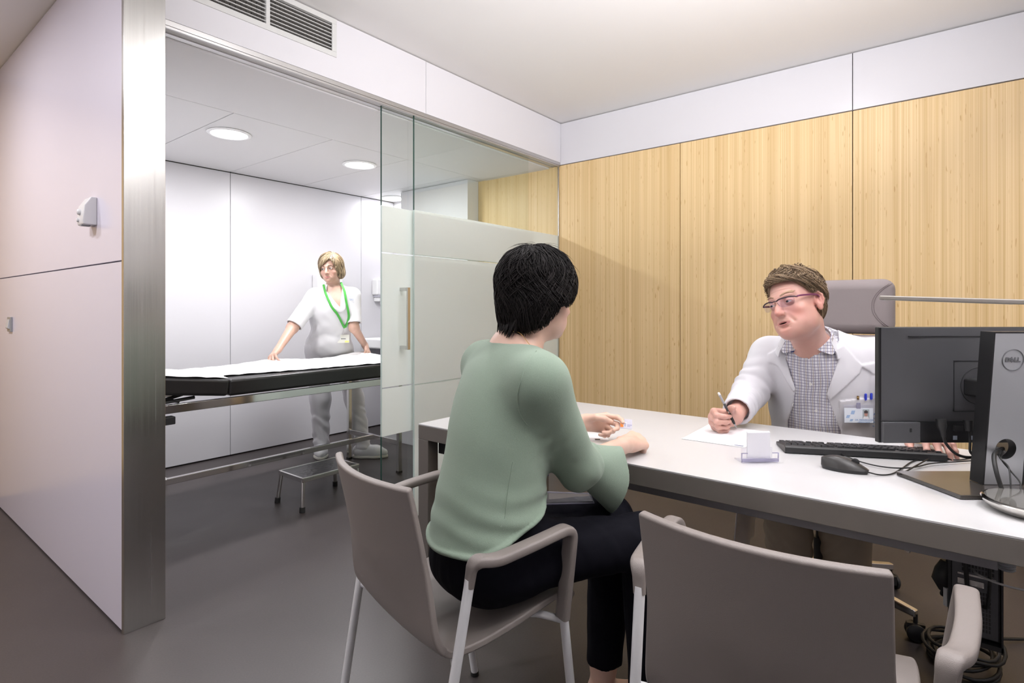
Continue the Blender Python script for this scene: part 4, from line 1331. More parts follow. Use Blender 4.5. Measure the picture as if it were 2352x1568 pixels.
def sdf_mesh(fn, lo, hi, h, mats_fn=None):
    """surface nets on a sparse-evaluated grid -> (verts, quads)"""
    B = 8
    lo = V3(lo); hi = V3(hi)
    nb = np.maximum(1, np.ceil((hi - lo) / (B * h)).astype(int))
    n = nb * B
    bi = np.stack(np.meshgrid(*[np.arange(k) for k in nb], indexing='ij'), -1).reshape(-1, 3)
    cen = lo + (bi * B + (B - 1) / 2).astype(f32) * h
    dc = fn(cen)
    keep = np.abs(dc) < B * h * 1.25 + 0.006
    F = np.repeat(np.repeat(np.repeat(dc.reshape(nb).astype(f32), B, 0), B, 1), B, 2)
    loc = np.stack(np.meshgrid(*[np.arange(B)] * 3, indexing='ij'), -1).reshape(-1, 3)
    kb = bi[keep]
    for s in range(0, len(kb), 400):
        c = kb[s:s + 400]
        idx = (c[:, None, :] * B + loc[None]).reshape(-1, 3)
        v = fn(lo + idx.astype(f32) * h)
        F[idx[:, 0], idx[:, 1], idx[:, 2]] = v
    S = F < 0
    c8 = [S[i:n[0] - 1 + i, j:n[1] - 1 + j, k:n[2] - 1 + k] for i in (0, 1) for j in (0, 1) for k in (0, 1)]
    cnt = sum(x.astype(np.int8) for x in c8)
    act = np.argwhere((cnt > 0) & (cnt < 8))
    if len(act) == 0:
        return np.zeros((0, 3)), np.zeros((0, 4), int)
    corners = np.array([(i, j, k) for i in (0, 1) for j in (0, 1) for k in (0, 1)])
    val = np.stack([F[act[:, 0] + c[0], act[:, 1] + c[1], act[:, 2] + c[2]] for c in corners], 1)
    acc = np.zeros((len(act), 3)); m = np.zeros(len(act))
    for a in range(8):
        for ax in range(3):
            if corners[a][ax] == 0:
                b = a + (4, 2, 1)[ax]
                va, vb = val[:, a], val[:, b]
                x = (va < 0) != (vb < 0)
                t = np.where(x, va / np.where(x, va - vb, 1), 0)
                P = corners[a][None, :] + 0.0 * t[:, None]
                P = P.astype(float); P[:, ax] += t
                acc += np.where(x[:, None], P, 0); m += x
    verts = lo + (act + acc / m[:, None]) * h
    ID = np.full(tuple(n - 1), -1, np.int32)
    ID[act[:, 0], act[:, 1], act[:, 2]] = np.arange(len(act))
    quads = []
    for ax in range(3):
        u, w = [(1, 2), (2, 0), (0, 1)][ax]
        sl0 = [slice(None)] * 3; sl1 = [slice(None)] * 3
        sl0[ax] = slice(0, n[ax] - 1); sl1[ax] = slice(1, n[ax])
        a = S[tuple(sl0)]; b = S[tuple(sl1)]
        e = np.argwhere(a != b)
        ok = (e[:, u] > 0) & (e[:, w] > 0) & (e[:, u] < n[u] - 1) & (e[:, w] < n[w] - 1)
        e = e[ok]
        fl = a[e[:, 0], e[:, 1], e[:, 2]]
        du = np.zeros(3, int); du[u] = 1; dw = np.zeros(3, int); dw[w] = 1
        q = [ID[tuple((e - k).T)] for k in (0 * du, du, du + dw, dw)]
        q = np.stack(q, 1)
        q[~fl] = q[~fl][:, ::-1]
        quads.append(q)
    q = np.concatenate(quads)
    q = q[(q >= 0).all(1)]
    return verts, q


def np_mesh(name, parts, mats, parent=None, mat_fn=None, relax=0, attr_fn=None):
    """parts = [(verts, quads), ...] joined into one smooth mesh object"""
    vs = []; qs = []; o = 0
    for v, q in parts:
        vs.append(v); qs.append(q + o); o += len(v)
    v = np.concatenate(vs).astype(f32); q = np.concatenate(qs).astype(np.int32)
    for _ in range(relax):
        acc = np.zeros_like(v); cnt = np.zeros(len(v), f32)
        for a, b in ((0, 1), (1, 2), (2, 3), (3, 0)):
            np.add.at(acc, q[:, a], v[q[:, b]]); np.add.at(acc, q[:, b], v[q[:, a]])
            np.add.at(cnt, q[:, a], 1); np.add.at(cnt, q[:, b], 1)
        v = 0.5 * v + 0.5 * acc / np.maximum(cnt, 1)[:, None]
        v = v.astype(f32)
    me = bpy.data.meshes.new(name)
    me.vertices.add(len(v)); me.vertices.foreach_set('co', v.ravel())
    me.loops.add(q.size); me.loops.foreach_set('vertex_index', q.ravel())
    me.polygons.add(len(q))
    me.polygons.foreach_set('loop_start', np.arange(0, q.size, 4, dtype=np.int32))
    me.polygons.foreach_set('loop_total', np.full(len(q), 4, np.int32))
    if not isinstance(mats, (list, tuple)):
        mats = [mats]
    for m in mats:
        me.materials.append(m)
    if mat_fn is not None:
        me.polygons.foreach_set('material_index', mat_fn(v[q].mean(1)).astype(np.int32))
    me.polygons.foreach_set('use_smooth', np.ones(len(q), bool))
    me.update(calc_edges=True)
    if attr_fn is not None:
        for k, val in attr_fn(v).items():
            at_ = me.attributes.new(k, 'FLOAT', 'POINT')
            at_.data.foreach_set('value', np.ascontiguousarray(val, f32))
    ob = bpy.data.objects.new(name, me)
    COL.objects.link(ob)
    if parent is not None:
        ob.parent = parent
    return ob


# ---------------------------------------------------------------- anatomy
def basis(y, z):
    """rows = right, forward, up of a frame looking along y"""
    y = Vector(y).normalized(); z = Vector(z); z = (z - y * z.dot(y)).normalized(); x = y.cross(z)
    return x, y, z


def frame4(o, y, z, s=1.0):
    x, y, z = basis(y, z)
    M = Matrix.Identity(4)
    for i in range(3):
        M[i][0] = x[i] * s; M[i][1] = y[i] * s; M[i][2] = z[i] * s; M[i][3] = o[i]
    return M


def rows(y, z):
    x, y, z = basis(y, z)
    return [tuple(x), tuple(y), tuple(z)]


def hand_fn(wrist, d, n, thumb, curls, size=1.0, spread=(7, 1, -5, -11), thumb_dir=None, thumb_len=1.0, k=0.006):
    """hand at wrist pointing along d, palm facing n; thumb = +1 if it lies on the side of d x n
    curls = four (knuckle, middle, tip) bends in degrees from index to little finger
    thumb_dir = two directions in (side, along, palm) terms for the thumb's two outer bones"""
    W = Vector(wrist); d = Vector(d).normalized(); n = Vector(n); n = (n - d * n.dot(d)).normalized()
    s = d.cross(n) * thumb         # towards the thumb
    sz = size

    def P(a, b, c):
        return W + (s * a + d * b + n * c) * sz
    fs = []
    tips = []
    # palm
    fs.append(cone(P(0.0, -0.01, 0), P(0, 0.03, 0.0), 0.024 * sz, 0.026 * sz))
    ks = [(0.030, 0.093, -0.002), (0.010, 0.098, -0.005), (-0.010, 0.094, -0.004), (-0.028, 0.085, 0.0)]
    for q, (ax, r0, r1) in zip(ks, ((0.014, 0.017, 0.0125), (0.006, 0.018, 0.013), (-0.006, 0.018, 0.0125), (-0.014, 0.017, 0.0115))):
        fs.append(cone(P(ax, 0.02, 0.002), P(*q), r0 * sz, r1 * sz))
    palm = U(0.014 * sz, *fs)
    fl = []
    lens = [(0.044, 0.026, 0.022), (0.048, 0.030, 0.023), (0.045, 0.028, 0.023), (0.036, 0.021, 0.020)]
    rad = [(0.0105, 0.0092, 0.0082, 0.0066), (0.0108, 0.0095, 0.0084, 0.0068), (0.0103, 0.009, 0.008, 0.0064), (0.0092, 0.008, 0.0072, 0.0058)]
    for i in range(4):
        p = P(*ks[i])
        a = 0
        dirn = (d * math.cos(R(spread[i])) + s * math.sin(R(spread[i]))).normalized()
        pts = [p]
        for j in range(3):
            a += curls[i][j]
            u = dirn * math.cos(R(a)) + n * math.sin(R(a))
            p = p + u * lens[i][j] * sz
            pts.append(p)
        seg = [cone(pts[j], pts[j + 1], rad[i][j] * sz, rad[i][j + 1] * sz) for j in range(3)]
        # knuckle bulges
        seg.append(ell(pts[1], [rad[i][1] * sz * 1.06] * 3))
        fl.append(U(0.004 * sz, *seg))
        tips.append((pts[3], (pts[3] - pts[2]).normalized(), n))
    td = thumb_dir or [(0.75, 0.62, 0.25), (0.35, 0.88, 0.35), (0.1, 0.95, 0.25)]
    p = P(0.018, 0.018, 0.008)
    tl = [0.040, 0.032, 0.026]; tr = [0.017, 0.0125, 0.0112, 0.0085]
    tp = [p]
    for j in range(3):
        v = Vector(td[j]).normalized()
        p = p + (s * v.x + d * v.y + n * v.z) * tl[j] * sz * (thumb_len if j else 1)
        tp.append(p)
    th = U(0.006 * sz, *[cone(tp[j], tp[j + 1], tr[j] * sz, tr[j + 1] * sz) for j in range(3)])
    tips.append((tp[3], (tp[3] - tp[2]).normalized(), n))

    def f(q):
        r = palm(q)
        r = smin(r, th(q), 0.010 * sz)
        for g in fl:
            r = smin(r, g(q), k * sz)
        return r
    f.tips = tips
    allp = tp + [t[0] for t in tips] + [W, P(0, 0.09, 0)]
    f.box = (np.min([list(v) for v in allp], 0) - 0.055, np.max([list(v) for v in allp], 0) + 0.055)
    return f


def head_fn(age=0.0, male=False, mouth_open=0.0, slit_h=0.0042, ears=(True, True)):
    """head in its own frame: x = the person's right, y = forward, z = up, origin at eye level mid-skull"""
    jw = 0.053 if male else 0.047
    base = U(0.030,
             ell((0, -0.012, 0.034), (0.0745, 0.0965, 0.084)),
             ell((0, 0.030, -0.030), (0.0625, 0.061, 0.082)),
             ell((0, 0.034, -0.072), (jw, 0.052, 0.041)))
    base = U(0.018, base, ell((0, 0.076, -0.098), (0.021 if male else 0.016, 0.015, 0.014)),
             ell((0.043, 0.055, -0.032), (0.021, 0.020, 0.018)), ell((-0.043, 0.055, -0.032), (0.021, 0.020, 0.018)),
             ell((0, 0.068, -0.066), (0.034, 0.025, 0.028)))
    if male:
        base = U(0.03, base, ell((0.049, 0.018, -0.070), (0.020, 0.036, 0.034)), ell((-0.049, 0.018, -0.070), (0.020, 0.036, 0.034)), ell((0.031, 0.050, -0.080), (0.019, 0.024, 0.023)), ell((-0.031, 0.050, -0.080), (0.019, 0.024, 0.023)),
                 ell((0, 0.070, -0.100), (0.032, 0.021, 0.019)), ell((0, 0.036, -0.106), (0.035, 0.032, 0.016)))
    brow = U(0.012, cone((-0.040, 0.074, 0.021), (-0.010, 0.0865, 0.017), 0.0085, 0.0095), cone((0.040, 0.074, 0.021), (0.010, 0.0865, 0.017), 0.0085, 0.0095))
    base = U(0.016, base, brow)
    for s in (-1, 1):
        base = SUB(0.016, base, ell((s * 0.032, 0.094, -0.002), (0.0175, 0.0135, 0.0115)))
    nose = U(0.010, cone((0, 0.0875, 0.012), (0, 0.104, -0.022), 0.0072, 0.0095), cone((0, 0.104, -0.022), (0, 0.1125, -0.036), 0.0095, 0.0115),
             ell((0.0115, 0.0985, -0.039), (0.0085, 0.0105, 0.008)), ell((-0.0115, 0.0985, -0.039), (0.0085, 0.0105, 0.008)))
    base = U(0.009, base, nose)
    for s in (-1, 1):
        base = SUB(0.003, base, ell((s * 0.0065, 0.1055, -0.0475), (0.0035, 0.006, 0.004)))
        # eyelids as a shell over the eyeball, with an almond opening
        lid = ell((s * 0.032, 0.0765, -0.001), (0.0150, 0.0145, 0.0138))
        slit = ell((s * 0.032, 0.094, -0.0015), (0.0128, 0.02, slit_h))
        base = U(0.004, base, SUB(0.0015, lid, slit))
        base = SUB(0.0012, base, slit)
        # fold from nose to the corner of the mouth
        if age:
            base = SUB(0.012, base, cone((s * 0.022, 0.098, -0.040), (s * 0.036, 0.086, -0.070), 0.0016 * age, 0.0010 * age))
    if age:
        b0 = base
        base = lambda q: b0(q) + 0.0007 * age * np.sin(q[:, 2] * 620 + 900 * q[:, 0] ** 2) * np.exp(-((q[:, 2] - 0.050) / 0.016) ** 2) * (q[:, 1] > 0.05) * (np.abs(q[:, 0]) < 0.045)
    mo = mouth_open
    mw = 0.0255 if male else 0.0215
    lr = 0.62 if male else 0.85
    ly = 0.0825 if male else 0.0850
    lips = U(0.005, cone((-mw + 0.002, ly, -0.0685), (-0.004, ly + 0.0095, -0.0650), 0.0022, 0.0046 * lr), cone((mw - 0.002, ly, -0.0685), (0.004, ly + 0.0095, -0.0650), 0.0022, 0.0046 * lr),
             cone((-mw + 0.005, ly + 0.001, -0.0715 - mo), (-0.003, ly + 0.0080, -0.0740 - mo), 0.0024, 0.0056 * lr), cone((mw - 0.005, ly + 0.001, -0.0715 - mo), (0.003, ly + 0.0080, -0.0740 - mo), 0.0024, 0.0056 * lr))
    base = U(0.006, base, lips)
    sl = 0.0006 + mo * 0.42
    base = SUB(0.002, base, U(0.002, cone((-mw, ly + 0.004, -0.0692 - mo / 2), (0, ly + 0.0150, -0.0690 - mo / 2), 0.0006, sl), cone((0, ly + 0.0150, -0.0690 - mo / 2), (mw, ly + 0.004, -0.0692 - mo / 2), sl, 0.0006)))
    if mo:
        base = SUB(0.0015, base, ell((0.002, 0.088, -0.0692 - mo / 2), (0.0165, 0.016, mo * 0.55)))
    base = SUB(0.010, base, ell((0, 0.0985, -0.0855), (0.016, 0.008, 0.0035)))
    for s, e in zip((-1, 1), ears):
        if not e:
            continue
        E = Matrix.Translation((s * 0.0755, -0.012, -0.012)) @ Euler((R(-12), 0, R(s * 24))).to_matrix().to_4x4()
        outer = U(0.008, ell((0, -0.001, 0.008), (0.0060, 0.0185, 0.0245)), ell((0, 0.004, -0.020), (0.0058, 0.0105, 0.0130)))
        outer = SUB(0.003, outer, ell((s * 0.0065, 0.001, 0.008), (0.0075, 0.0125, 0.0180)))
        rim = [(s * 0.003, 0.012, 0.004), (s * 0.004, 0.012, 0.018), (s * 0.005, 0.004, 0.030), (s * 0.006, -0.008, 0.029), (s * 0.006, -0.017, 0.016), (s * 0.0055, -0.016, 0.000), (s * 0.004, -0.008, -0.014)]
        outer = U(0.004, outer, *[cone(rim[k], rim[k + 1], 0.0030, 0.0030) for k in range(6)])
        outer = U(0.004, outer, ell((s * 0.001, 0.0135, -0.004), (0.0045, 0.004, 0.0065)), cone((s * 0.001, -0.006, -0.006), (s * 0.001, -0.007, 0.012), 0.0026, 0.0026))
        base = U(0.006, base, LOCAL(outer, E))
    return base


def face_tints(HM, male=False, mo=0.0):
    """where the lips are, and the ruddier nose and cheeks: colours of the skin itself"""
    HI = np.array(HM.inverted(), f32)

    def f(v):
        q = v @ HI[:3, :3].T + HI[:3, 3]
        ax = np.abs(q[:, 0])
        k = 0.72 if male else 1.0
        up = -0.0688 + 0.0066 * k - 0.25 * k * np.maximum(ax - 0.004, 0)
        lo = -0.0700 - 0.0080 * k - mo + 0.40 * k * np.maximum(ax - 0.006, 0)
        w = 0.0025
        near = (q[:, 1] > 0.074) & (q[:, 1] < 0.125)
        l = np.clip((up - q[:, 2]) / w + 0.5, 0, 1) * np.clip((q[:, 2] - lo) / w + 0.5, 0, 1) * np.clip(((0.0245 if male else 0.0205) - ax) / w + 0.5, 0, 1) * near
        g = lambda c, r: np.exp(-((q - V3(c)) ** 2 / (r * r)).sum(1))
        b = np.maximum.reduce([g((0, 0.115, -0.035), 0.020), g((0.042, 0.07, -0.040), 0.026), g((-0.042, 0.07, -0.040), 0.026), 0.7 * g((0, 0.09, -0.10), 0.02), g((0.08, -0.012, -0.012), 0.03), g((-0.08, -0.012, -0.012), 0.03)])
        return {'lips': l, 'blush': b}
    return f


SKIN_KW = dict(rough=0.42, sss=0.12, bump=(900, 0.12))
EYE_W = mat('eye_white', (0.60, 0.56, 0.54), 0.15)
IRIS = mat('iris_grey_blue', (0.05, 0.065, 0.075), 0.1)
PUPIL = mat('pupil', (0.004, 0.004, 0.004), 0.08)


def eyes(M, parent, gaze=(0, 1, 0), s=1.0, lashes=None, iris=None):
    g = Vector(gaze).normalized()
    for sx in (-1, 1):
        c = Vector((sx * 0.032, 0.0772, -0.001))
        Q = Vector((0, 0, 1)).rotation_difference(g).to_matrix().to_4x4()
        prof = [(0.0126 * math.sin(t), 0.0126 * math.cos(t)) for t in np.linspace(0.001, math.pi - 0.001, 18)]
        MB().lathe(prof, 24, M @ Matrix.Translation(c) @ Q).build('eyeball', EYE_W, parent, smooth=True)
        pr = [(0.0128 * math.sin(t), 0.0128 * math.cos(t)) for t in np.linspace(0.001, 0.47, 6)]
        MB().lathe(pr, 24, M @ Matrix.Translation(c) @ Q, caps=False).build('iris', iris or IRIS, parent, smooth=True)
        pr = [(0.0129 * math.sin(t), 0.0129 * math.cos(t)) for t in np.linspace(0.001, 0.19, 4)]
        MB().lathe(pr, 16, M @ Matrix.Translation(c) @ Q, caps=False).build('pupil', PUPIL, parent, smooth=True)


def hair_strands(name, roots, path_fn, mats, parent, w=0.0032, npt=8, rseed=1, taper=0.15):
    """many tapered locks merged into one hair mesh; path_fn(root, t, rnd) -> point"""
    rd = random.Random(rseed)
    vs = []; fs = []; mi = []
    for r in roots:
        rs = rd.random()
        pts = [Vector(path_fn(r, k / (npt - 1), rs)) for k in range(npt)]
        ww = w * (0.6 + 0.8 * rd.random())
        m_ = rd.randrange(len(mats))
        o = len(vs)
        for k in range(npt):
            t = (pts[min(k + 1, npt - 1)] - pts[max(k - 1, 0)])
            t = t.normalized() if t.length > 1e-9 else Vector((0, 0, 1))
            a = t.cross(Vector((0.3, 0.5, 0.8))); a = a.normalized() if a.length > 1e-6 else Vector((1, 0, 0))
            b = t.cross(a)
            f = k / (npt - 1)
            rad = ww * (0.75 + 0.25 * math.sin(f * math.pi)) * (1 - (1 - taper) * max(0, (f - 0.45) / 0.55) ** 1.5)
            for j in range(5):
                an = 2 * math.pi * j / 5
                vs.append(pts[k] + (a * math.cos(an) + b * math.sin(an)) * rad)
        for k in range(npt - 1):
            for j in range(5):
                l = (j + 1) % 5
                fs.append((o + k * 5 + j, o + k * 5 + l, o + k * 5 + 5 + l, o + k * 5 + 5 + j)); mi.append(m_)
    me = bpy.data.meshes.new(name)
    me.from_pydata([tuple(v) for v in vs], [], fs)
    for m in mats:
        me.materials.append(m)
    me.polygons.foreach_set('material_index', mi)
    me.polygons.foreach_set('use_smooth', [True] * len(fs))
    me.update()
    o = bpy.data.objects.new(name, me)
    COL.objects.link(o)
    o.parent = parent
    return o


def head_frame(o, yaw, pitch, roll, s):
    """yaw = degrees the face is turned from the camera to the picture's left, pitch = down, roll = anticlockwise"""
    y = -FWD * math.cos(R(yaw)) - RGT * math.sin(R(yaw))
    y = y * math.cos(R(pitch)) - Vector((0, 0, 1)) * math.sin(R(pitch))
    x = y.cross(Vector((0, 0, 1))).normalized(); z = x.cross(y)
    return frame4(o, y, z * math.cos(R(roll)) + x * math.sin(R(roll)), s)


def scalp_strands(name, hair, uncut, C, HM, pole, n, w, length, mats, parent, seed=1, npt=9, wave=(0.15, 4.0), twist=0.0, lift=(0.0, 0.0), flip=0.0, start=(0.0, 1.6), tol=0.006, bias=None, taper=0.15):
    """locks that follow the surface of a hair volume, radiating from the pole (a direction in the head frame)"""
    rs = np.random.RandomState(seed)
    e3 = np.array(Vector(pole).normalized(), float); e1 = np.cross(e3, [0.31, 0.2, 0.93]); e1 /= np.linalg.norm(e1); e2 = np.cross(e3, e1)
    m = 22
    ph = rs.uniform(0, 2 * np.pi, n); th0 = start[0] + (start[1] - start[0]) * np.sqrt(rs.uniform(0, 1, n)); ln = rs.uniform(length[0], length[1], n)
    a = rs.uniform(0, 1, n); b = rs.uniform(-1, 1, n)
    t = np.linspace(0, 1, m)[None, :]
    th = th0[:, None] + ln[:, None] * t
    clump = 0.6 * np.sin(3 * ph)[:, None] + 0.3 * np.sin(7 * ph + 1)[:, None] + 0.5 * b[:, None]
    p = ph[:, None] + wave[0] * np.sin(wave[1] * th + clump) * t + (twist + 0.18 * b[:, None]) * t
    D = (np.cos(th)[..., None] * e3 + np.sin(th)[..., None] * (np.cos(p)[..., None] * e1 + np.sin(p)[..., None] * e2)).reshape(-1, 3).astype(f32)
    c = V3(C); lo = np.full(len(D), 0.02, f32); hi = np.full(len(D), 0.24, f32)
    for _ in range(13):
        mid = (lo + hi) / 2
        ins = uncut(c + D * mid[:, None]) < 0
        lo = np.where(ins, mid, lo); hi = np.where(ins, hi, mid)
    P = c + D * lo[:, None]
    ok = (hair(P) < tol).reshape(n, m)
    Rr = lo.reshape(n, m); P = P.reshape(n, m, 3); D = D.reshape(n, m, 3)
    strands = []
    for i in range(n):
        if not ok[i, 0]:
            continue
        k = m if ok[i].all() else int(np.argmin(ok[i]))
        if k < 4:
            continue
        x = np.linspace(0, k - 1, npt); j = np.minimum(x.astype(int), m - 2); f = (x - j)[:, None]
        q = P[i, j] * (1 - f) + P[i, j + 1] * f; d = D[i, j]
        tt = np.linspace(0, 1, npt)[:, None]
        off = (0.001 + lift[0] * a[i]) * np.sin(np.pi * np.minimum(tt * 0.95 + 0.05, 1)) + lift[1] * a[i] * tt ** 2 + (flip * (a[i] > 0.6) * tt ** 3 if k < m else 0)
        strands.append(q + d * off - d * 0.002 * (tt < 0.05))
    Mh = np.array(HM, float)
    strands = [s_ @ Mh[:3, :3].T + Mh[:3, 3] for s_ in strands]
    return hair_strands(name, range(len(strands)), lambda r, t_, q: strands[r][min(npt - 1, int(round(t_ * (npt - 1))))], mats, parent, w, npt, seed, taper)


def person(name, label, parts, mats, mat_fn=None, attr_fn=None):
    o = np_mesh('person', parts, mats, None, mat_fn, attr_fn=attr_fn)
    return tag(o, label, 'person')


def sit_bounds(pts, m):
    P = np.array([list(p) for p in pts])
    return P.min(0) - m, P.max(0) + m
# ================================================================ THE PATIENT
def skin_mat(name, a, b, freq=30, lip=(0.5, 0.2, 0.18), blush=0.3):
    m = mat(name, a, **SKIN_KW)
    nt, N, L, bs = nodes_of(m)
    tc = N.new('ShaderNodeTexCoord'); n = N.new('ShaderNodeTexNoise')
    n.inputs['Scale'].default_value = freq; n.inputs['Detail'].default_value = 5
    L.new(tc.outputs['Object'], n.inputs['Vector'])
    prev = n.outputs['Fac']; src = None
    mx = N.new('ShaderNodeMix'); mx.data_type = 'RGBA'
    mx.inputs[6].default_value = (*a, 1); mx.inputs[7].default_value = (*b, 1)
    L.new(prev, mx.inputs[0]); src = mx.outputs[2]
    for at_, col, amt in (('blush', (a[0] * 1.02, a[1] * 0.66, a[2] * 0.66), blush), ('lips', lip, 0.85)):
        an = N.new('ShaderNodeAttribute'); an.attribute_name = at_
        mu = N.new('ShaderNodeMath'); mu.operation = 'MULTIPLY'; mu.inputs[1].default_value = amt
        L.new(an.outputs['Fac'], mu.inputs[0])
        m2 = N.new('ShaderNodeMix'); m2.data_type = 'RGBA'
        L.new(mu.outputs[0], m2.inputs[0]); L.new(src, m2.inputs[6]); m2.inputs[7].default_value = (*col, 1)
        src = m2.outputs[2]
    L.new(src, bs.inputs['Base Color'])
    return m


def cloth_mat(name, col, rough=0.85, weave=900, bump=0.3, sheen=0.2, fold=0.0, fold_scale=18):
    m = mat(name, col, rough, bump=(weave, bump), sheen=sheen, noise=(6, 0.05))
    return m


def surf_hit(fn, u, v, d0, d1, n=160):
    """first point where the line of sight through (u, v) enters fn, and the outward normal there"""
    ds = np.linspace(d0, d1, n)
    P = np.array([list(at(u, v, d)) for d in ds], f32)
    s = fn(P)
    i = int(np.argmax(s < 0))
    if not (s < 0).any():
        i = int(np.argmin(s))
    p = P[i]
    if i > 0 and s[i - 1] > 0 > s[i]:
        t = s[i - 1] / (s[i - 1] - s[i]); p = P[i - 1] + (P[i] - P[i - 1]) * t
    return Vector(p.tolist()), normal_of(fn, p)


def normal_of(fn, p):
    e = 0.004
    q = np.array([[p[0] + e, p[1], p[2]], [p[0] - e, p[1], p[2]], [p[0], p[1] + e, p[2]], [p[0], p[1] - e, p[2]], [p[0], p[1], p[2] + e], [p[0], p[1], p[2] - e]], f32)
    d = fn(q)
    return Vector((float(d[0] - d[1]), float(d[2] - d[3]), float(d[4] - d[5]))).normalized()


def build_patient():
    Z = (0, 0, 1)
    F = (0.80, -0.60, 0); FU = (0.89, -0.45, 0)
    LR = rows(F, Z); UR = rows(FU, Z)
    Rs, Ls = (1.120, 0.800, 1.018), (1.268, 1.105, 1.030)
    Re, Rw = (1.285, 0.792, 0.775), (1.563, 0.792, 0.783)
    Le, Lw = (1.42, 1.14, 0.80), (1.672, 1.022, 0.803)
    hipR, hipL, knR, knL = (1.092, 0.922, 0.56), (1.16, 1.04, 0.56), (1.425, 0.672, 0.565), (1.479, 0.805, 0.575)
    anL, anR = (1.497, 0.835, 0.12), (1.45, 0.665, 0.12)
    HO = Vector((1.259, 0.911, 1.226))
    fd = Vector((0.967, -0.254, -0.03))
    HM = frame4(HO, fd, Z, 0.99)
    skin = skin_mat('skin_patient', (0.62, 0.40, 0.31), (0.70, 0.47, 0.37))
    head = LOCAL(head_fn(), HM)
    neck = U(0.05, cone((1.196, 0.953, 1.03), (1.243, 0.915, 1.165), 0.056, 0.050),
             cone((1.150, 0.865, 1.045), (1.205, 0.945, 1.085), 0.045, 0.050), cone((1.245, 1.050, 1.050), (1.205, 0.955, 1.085), 0.045, 0.050))
    hn = U(0.02, head, neck)
    hm = sdf_mesh(hn, (1.08, 0.74, 1.00), (1.44, 1.13, 1.40), 0.0028)
    torso = U(0.06, ell((1.116, 0.966, 0.600), (0.140, 0.115, 0.09), LR), ell((1.135, 0.960, 0.76), (0.145, 0.115, 0.16), LR),
              ell((1.178, 0.955, 0.96), (0.165, 0.108, 0.12), UR), cone(Rs, Ls, 0.050, 0.050), cone((1.196, 0.953, 1.03), (1.225, 0.93, 1.12), 0.05, 0.045))
    limbs = U(0.03, cone(Rs, Re, 0.046, 0.038), cone(Re, Rw, 0.038, 0.024), cone(Ls, Le, 0.046, 0.038), cone(Le, Lw, 0.038, 0.025),
              cone(hipR, knR, 0.058, 0.050), cone(hipL, knL, 0.058, 0.050), cone(knR, anR, 0.05, 0.034), cone(knL, anL, 0.05, 0.034),
              cone(anL, (1.495, 0.838, 0.06), 0.034, 0.033), cone((1.49, 0.845, 0.045), (1.60, 0.765, 0.028), 0.034, 0.022),
              cone(anR, (1.45, 0.67, 0.06), 0.034, 0.033), cone((1.445, 0.675, 0.045), (1.555, 0.595, 0.028), 0.034, 0.022))
    body = U(0.04, torso, limbs)
    bm_ = sdf_mesh(body, (0.90, 0.50, -0.01), (1.76, 1.25, 1.12), 0.007)
    rh = hand_fn(Rw, (0.97, 0.02, -0.06), (0.0, 0.42, -0.9), 1, [(62, 66, 35), (66, 70, 40), (70, 70, 40), (72, 66, 40)], 0.98, thumb_dir=[(0.55, 0.75, 0.3), (0.2, 0.9, 0.35), (-0.15, 0.9, 0.4)])
    lh = hand_fn(Lw, (0.68, -0.73, -0.06), (-0.78, -0.62, -0.25), -1, [(28, 42, 22), (46, 58, 35), (62, 70, 40), (66, 72, 40)], 0.93,
                 thumb_dir=[(0.45, 0.75, 0.55), (0.0, 0.95, 0.30), (-0.30, 0.95, 0.10)])
    rhm = sdf_mesh(U(0.01, rh, cone(Re, Rw, 0.036, 0.0245)), np.minimum(rh.box[0], (1.40, 0.76, 0.7)), rh.box[1], 0.0024)
    lhm = sdf_mesh(U(0.01, lh, cone(Le, Lw, 0.036, 0.0245)), np.minimum(lh.box[0], (1.55, 0.9, 0.72)), np.maximum(lh.box[1], (1.56, 1.10, 0.8)), 0.0024)
    p = person('person', 'woman with short black hair in a sage green sweater, seated at the desk', [hm, bm_, rhm, lhm], [skin], None, face_tints(HM))
    eyes(HM, p, (0, 1, -0.1))

    # ---- sweater
    green = mat('sage_knit', (0.235, 0.305, 0.238), 0.9, sheen=0.12, noise=(420, 0.10), bump=(800, 0.32))
    bodyS = U(0.07, ell((1.108, 0.960, 0.600), (0.183, 0.150, 0.095), LR), ell((1.118, 0.962, 0.70), (0.168, 0.140, 0.13), LR),
              ell((1.146, 0.958, 0.84), (0.168, 0.134, 0.15), LR), ell((1.180, 0.955, 0.96), (0.176, 0.122, 0.125), UR), cone(Rs, Ls, 0.062, 0.062))
    bodyS = U(0.05, bodyS, cone((1.15, 0.87, 1.045), (1.21, 0.945, 1.075), 0.052, 0.052), cone((1.24, 1.04, 1.045), (1.21, 0.95, 1.075), 0.05, 0.05))
    armR = U(0.03, cone(Rs, Re, 0.066, 0.054), cone(Re, (1.44, 0.802, 0.777), 0.056, 0.050))
    armL = U(0.03, cone(Ls, Le, 0.062, 0.052), cone(Le, (1.56, 1.08, 0.80), 0.052, 0.058))
    solid = U(0.045, bodyS, armR)
    solid = U(0.045, solid, armL)
    # trumpet cuff: hangs open below the forearm
    t0 = V3((1.318, 0.796, 0.774)); tx = V3((0.95, -0.14, -0.26)); tx /= np.linalg.norm(tx)
    tz = V3((0, 0, 1)); tz = tz - tx * (tz @ tx); tz /= np.linalg.norm(tz); ty = np.cross(tz, tx)

    t1 = t0 + tx * 0.145; tn = V3((0.80, -0.56, -0.18)); tn /= np.linalg.norm(tn)

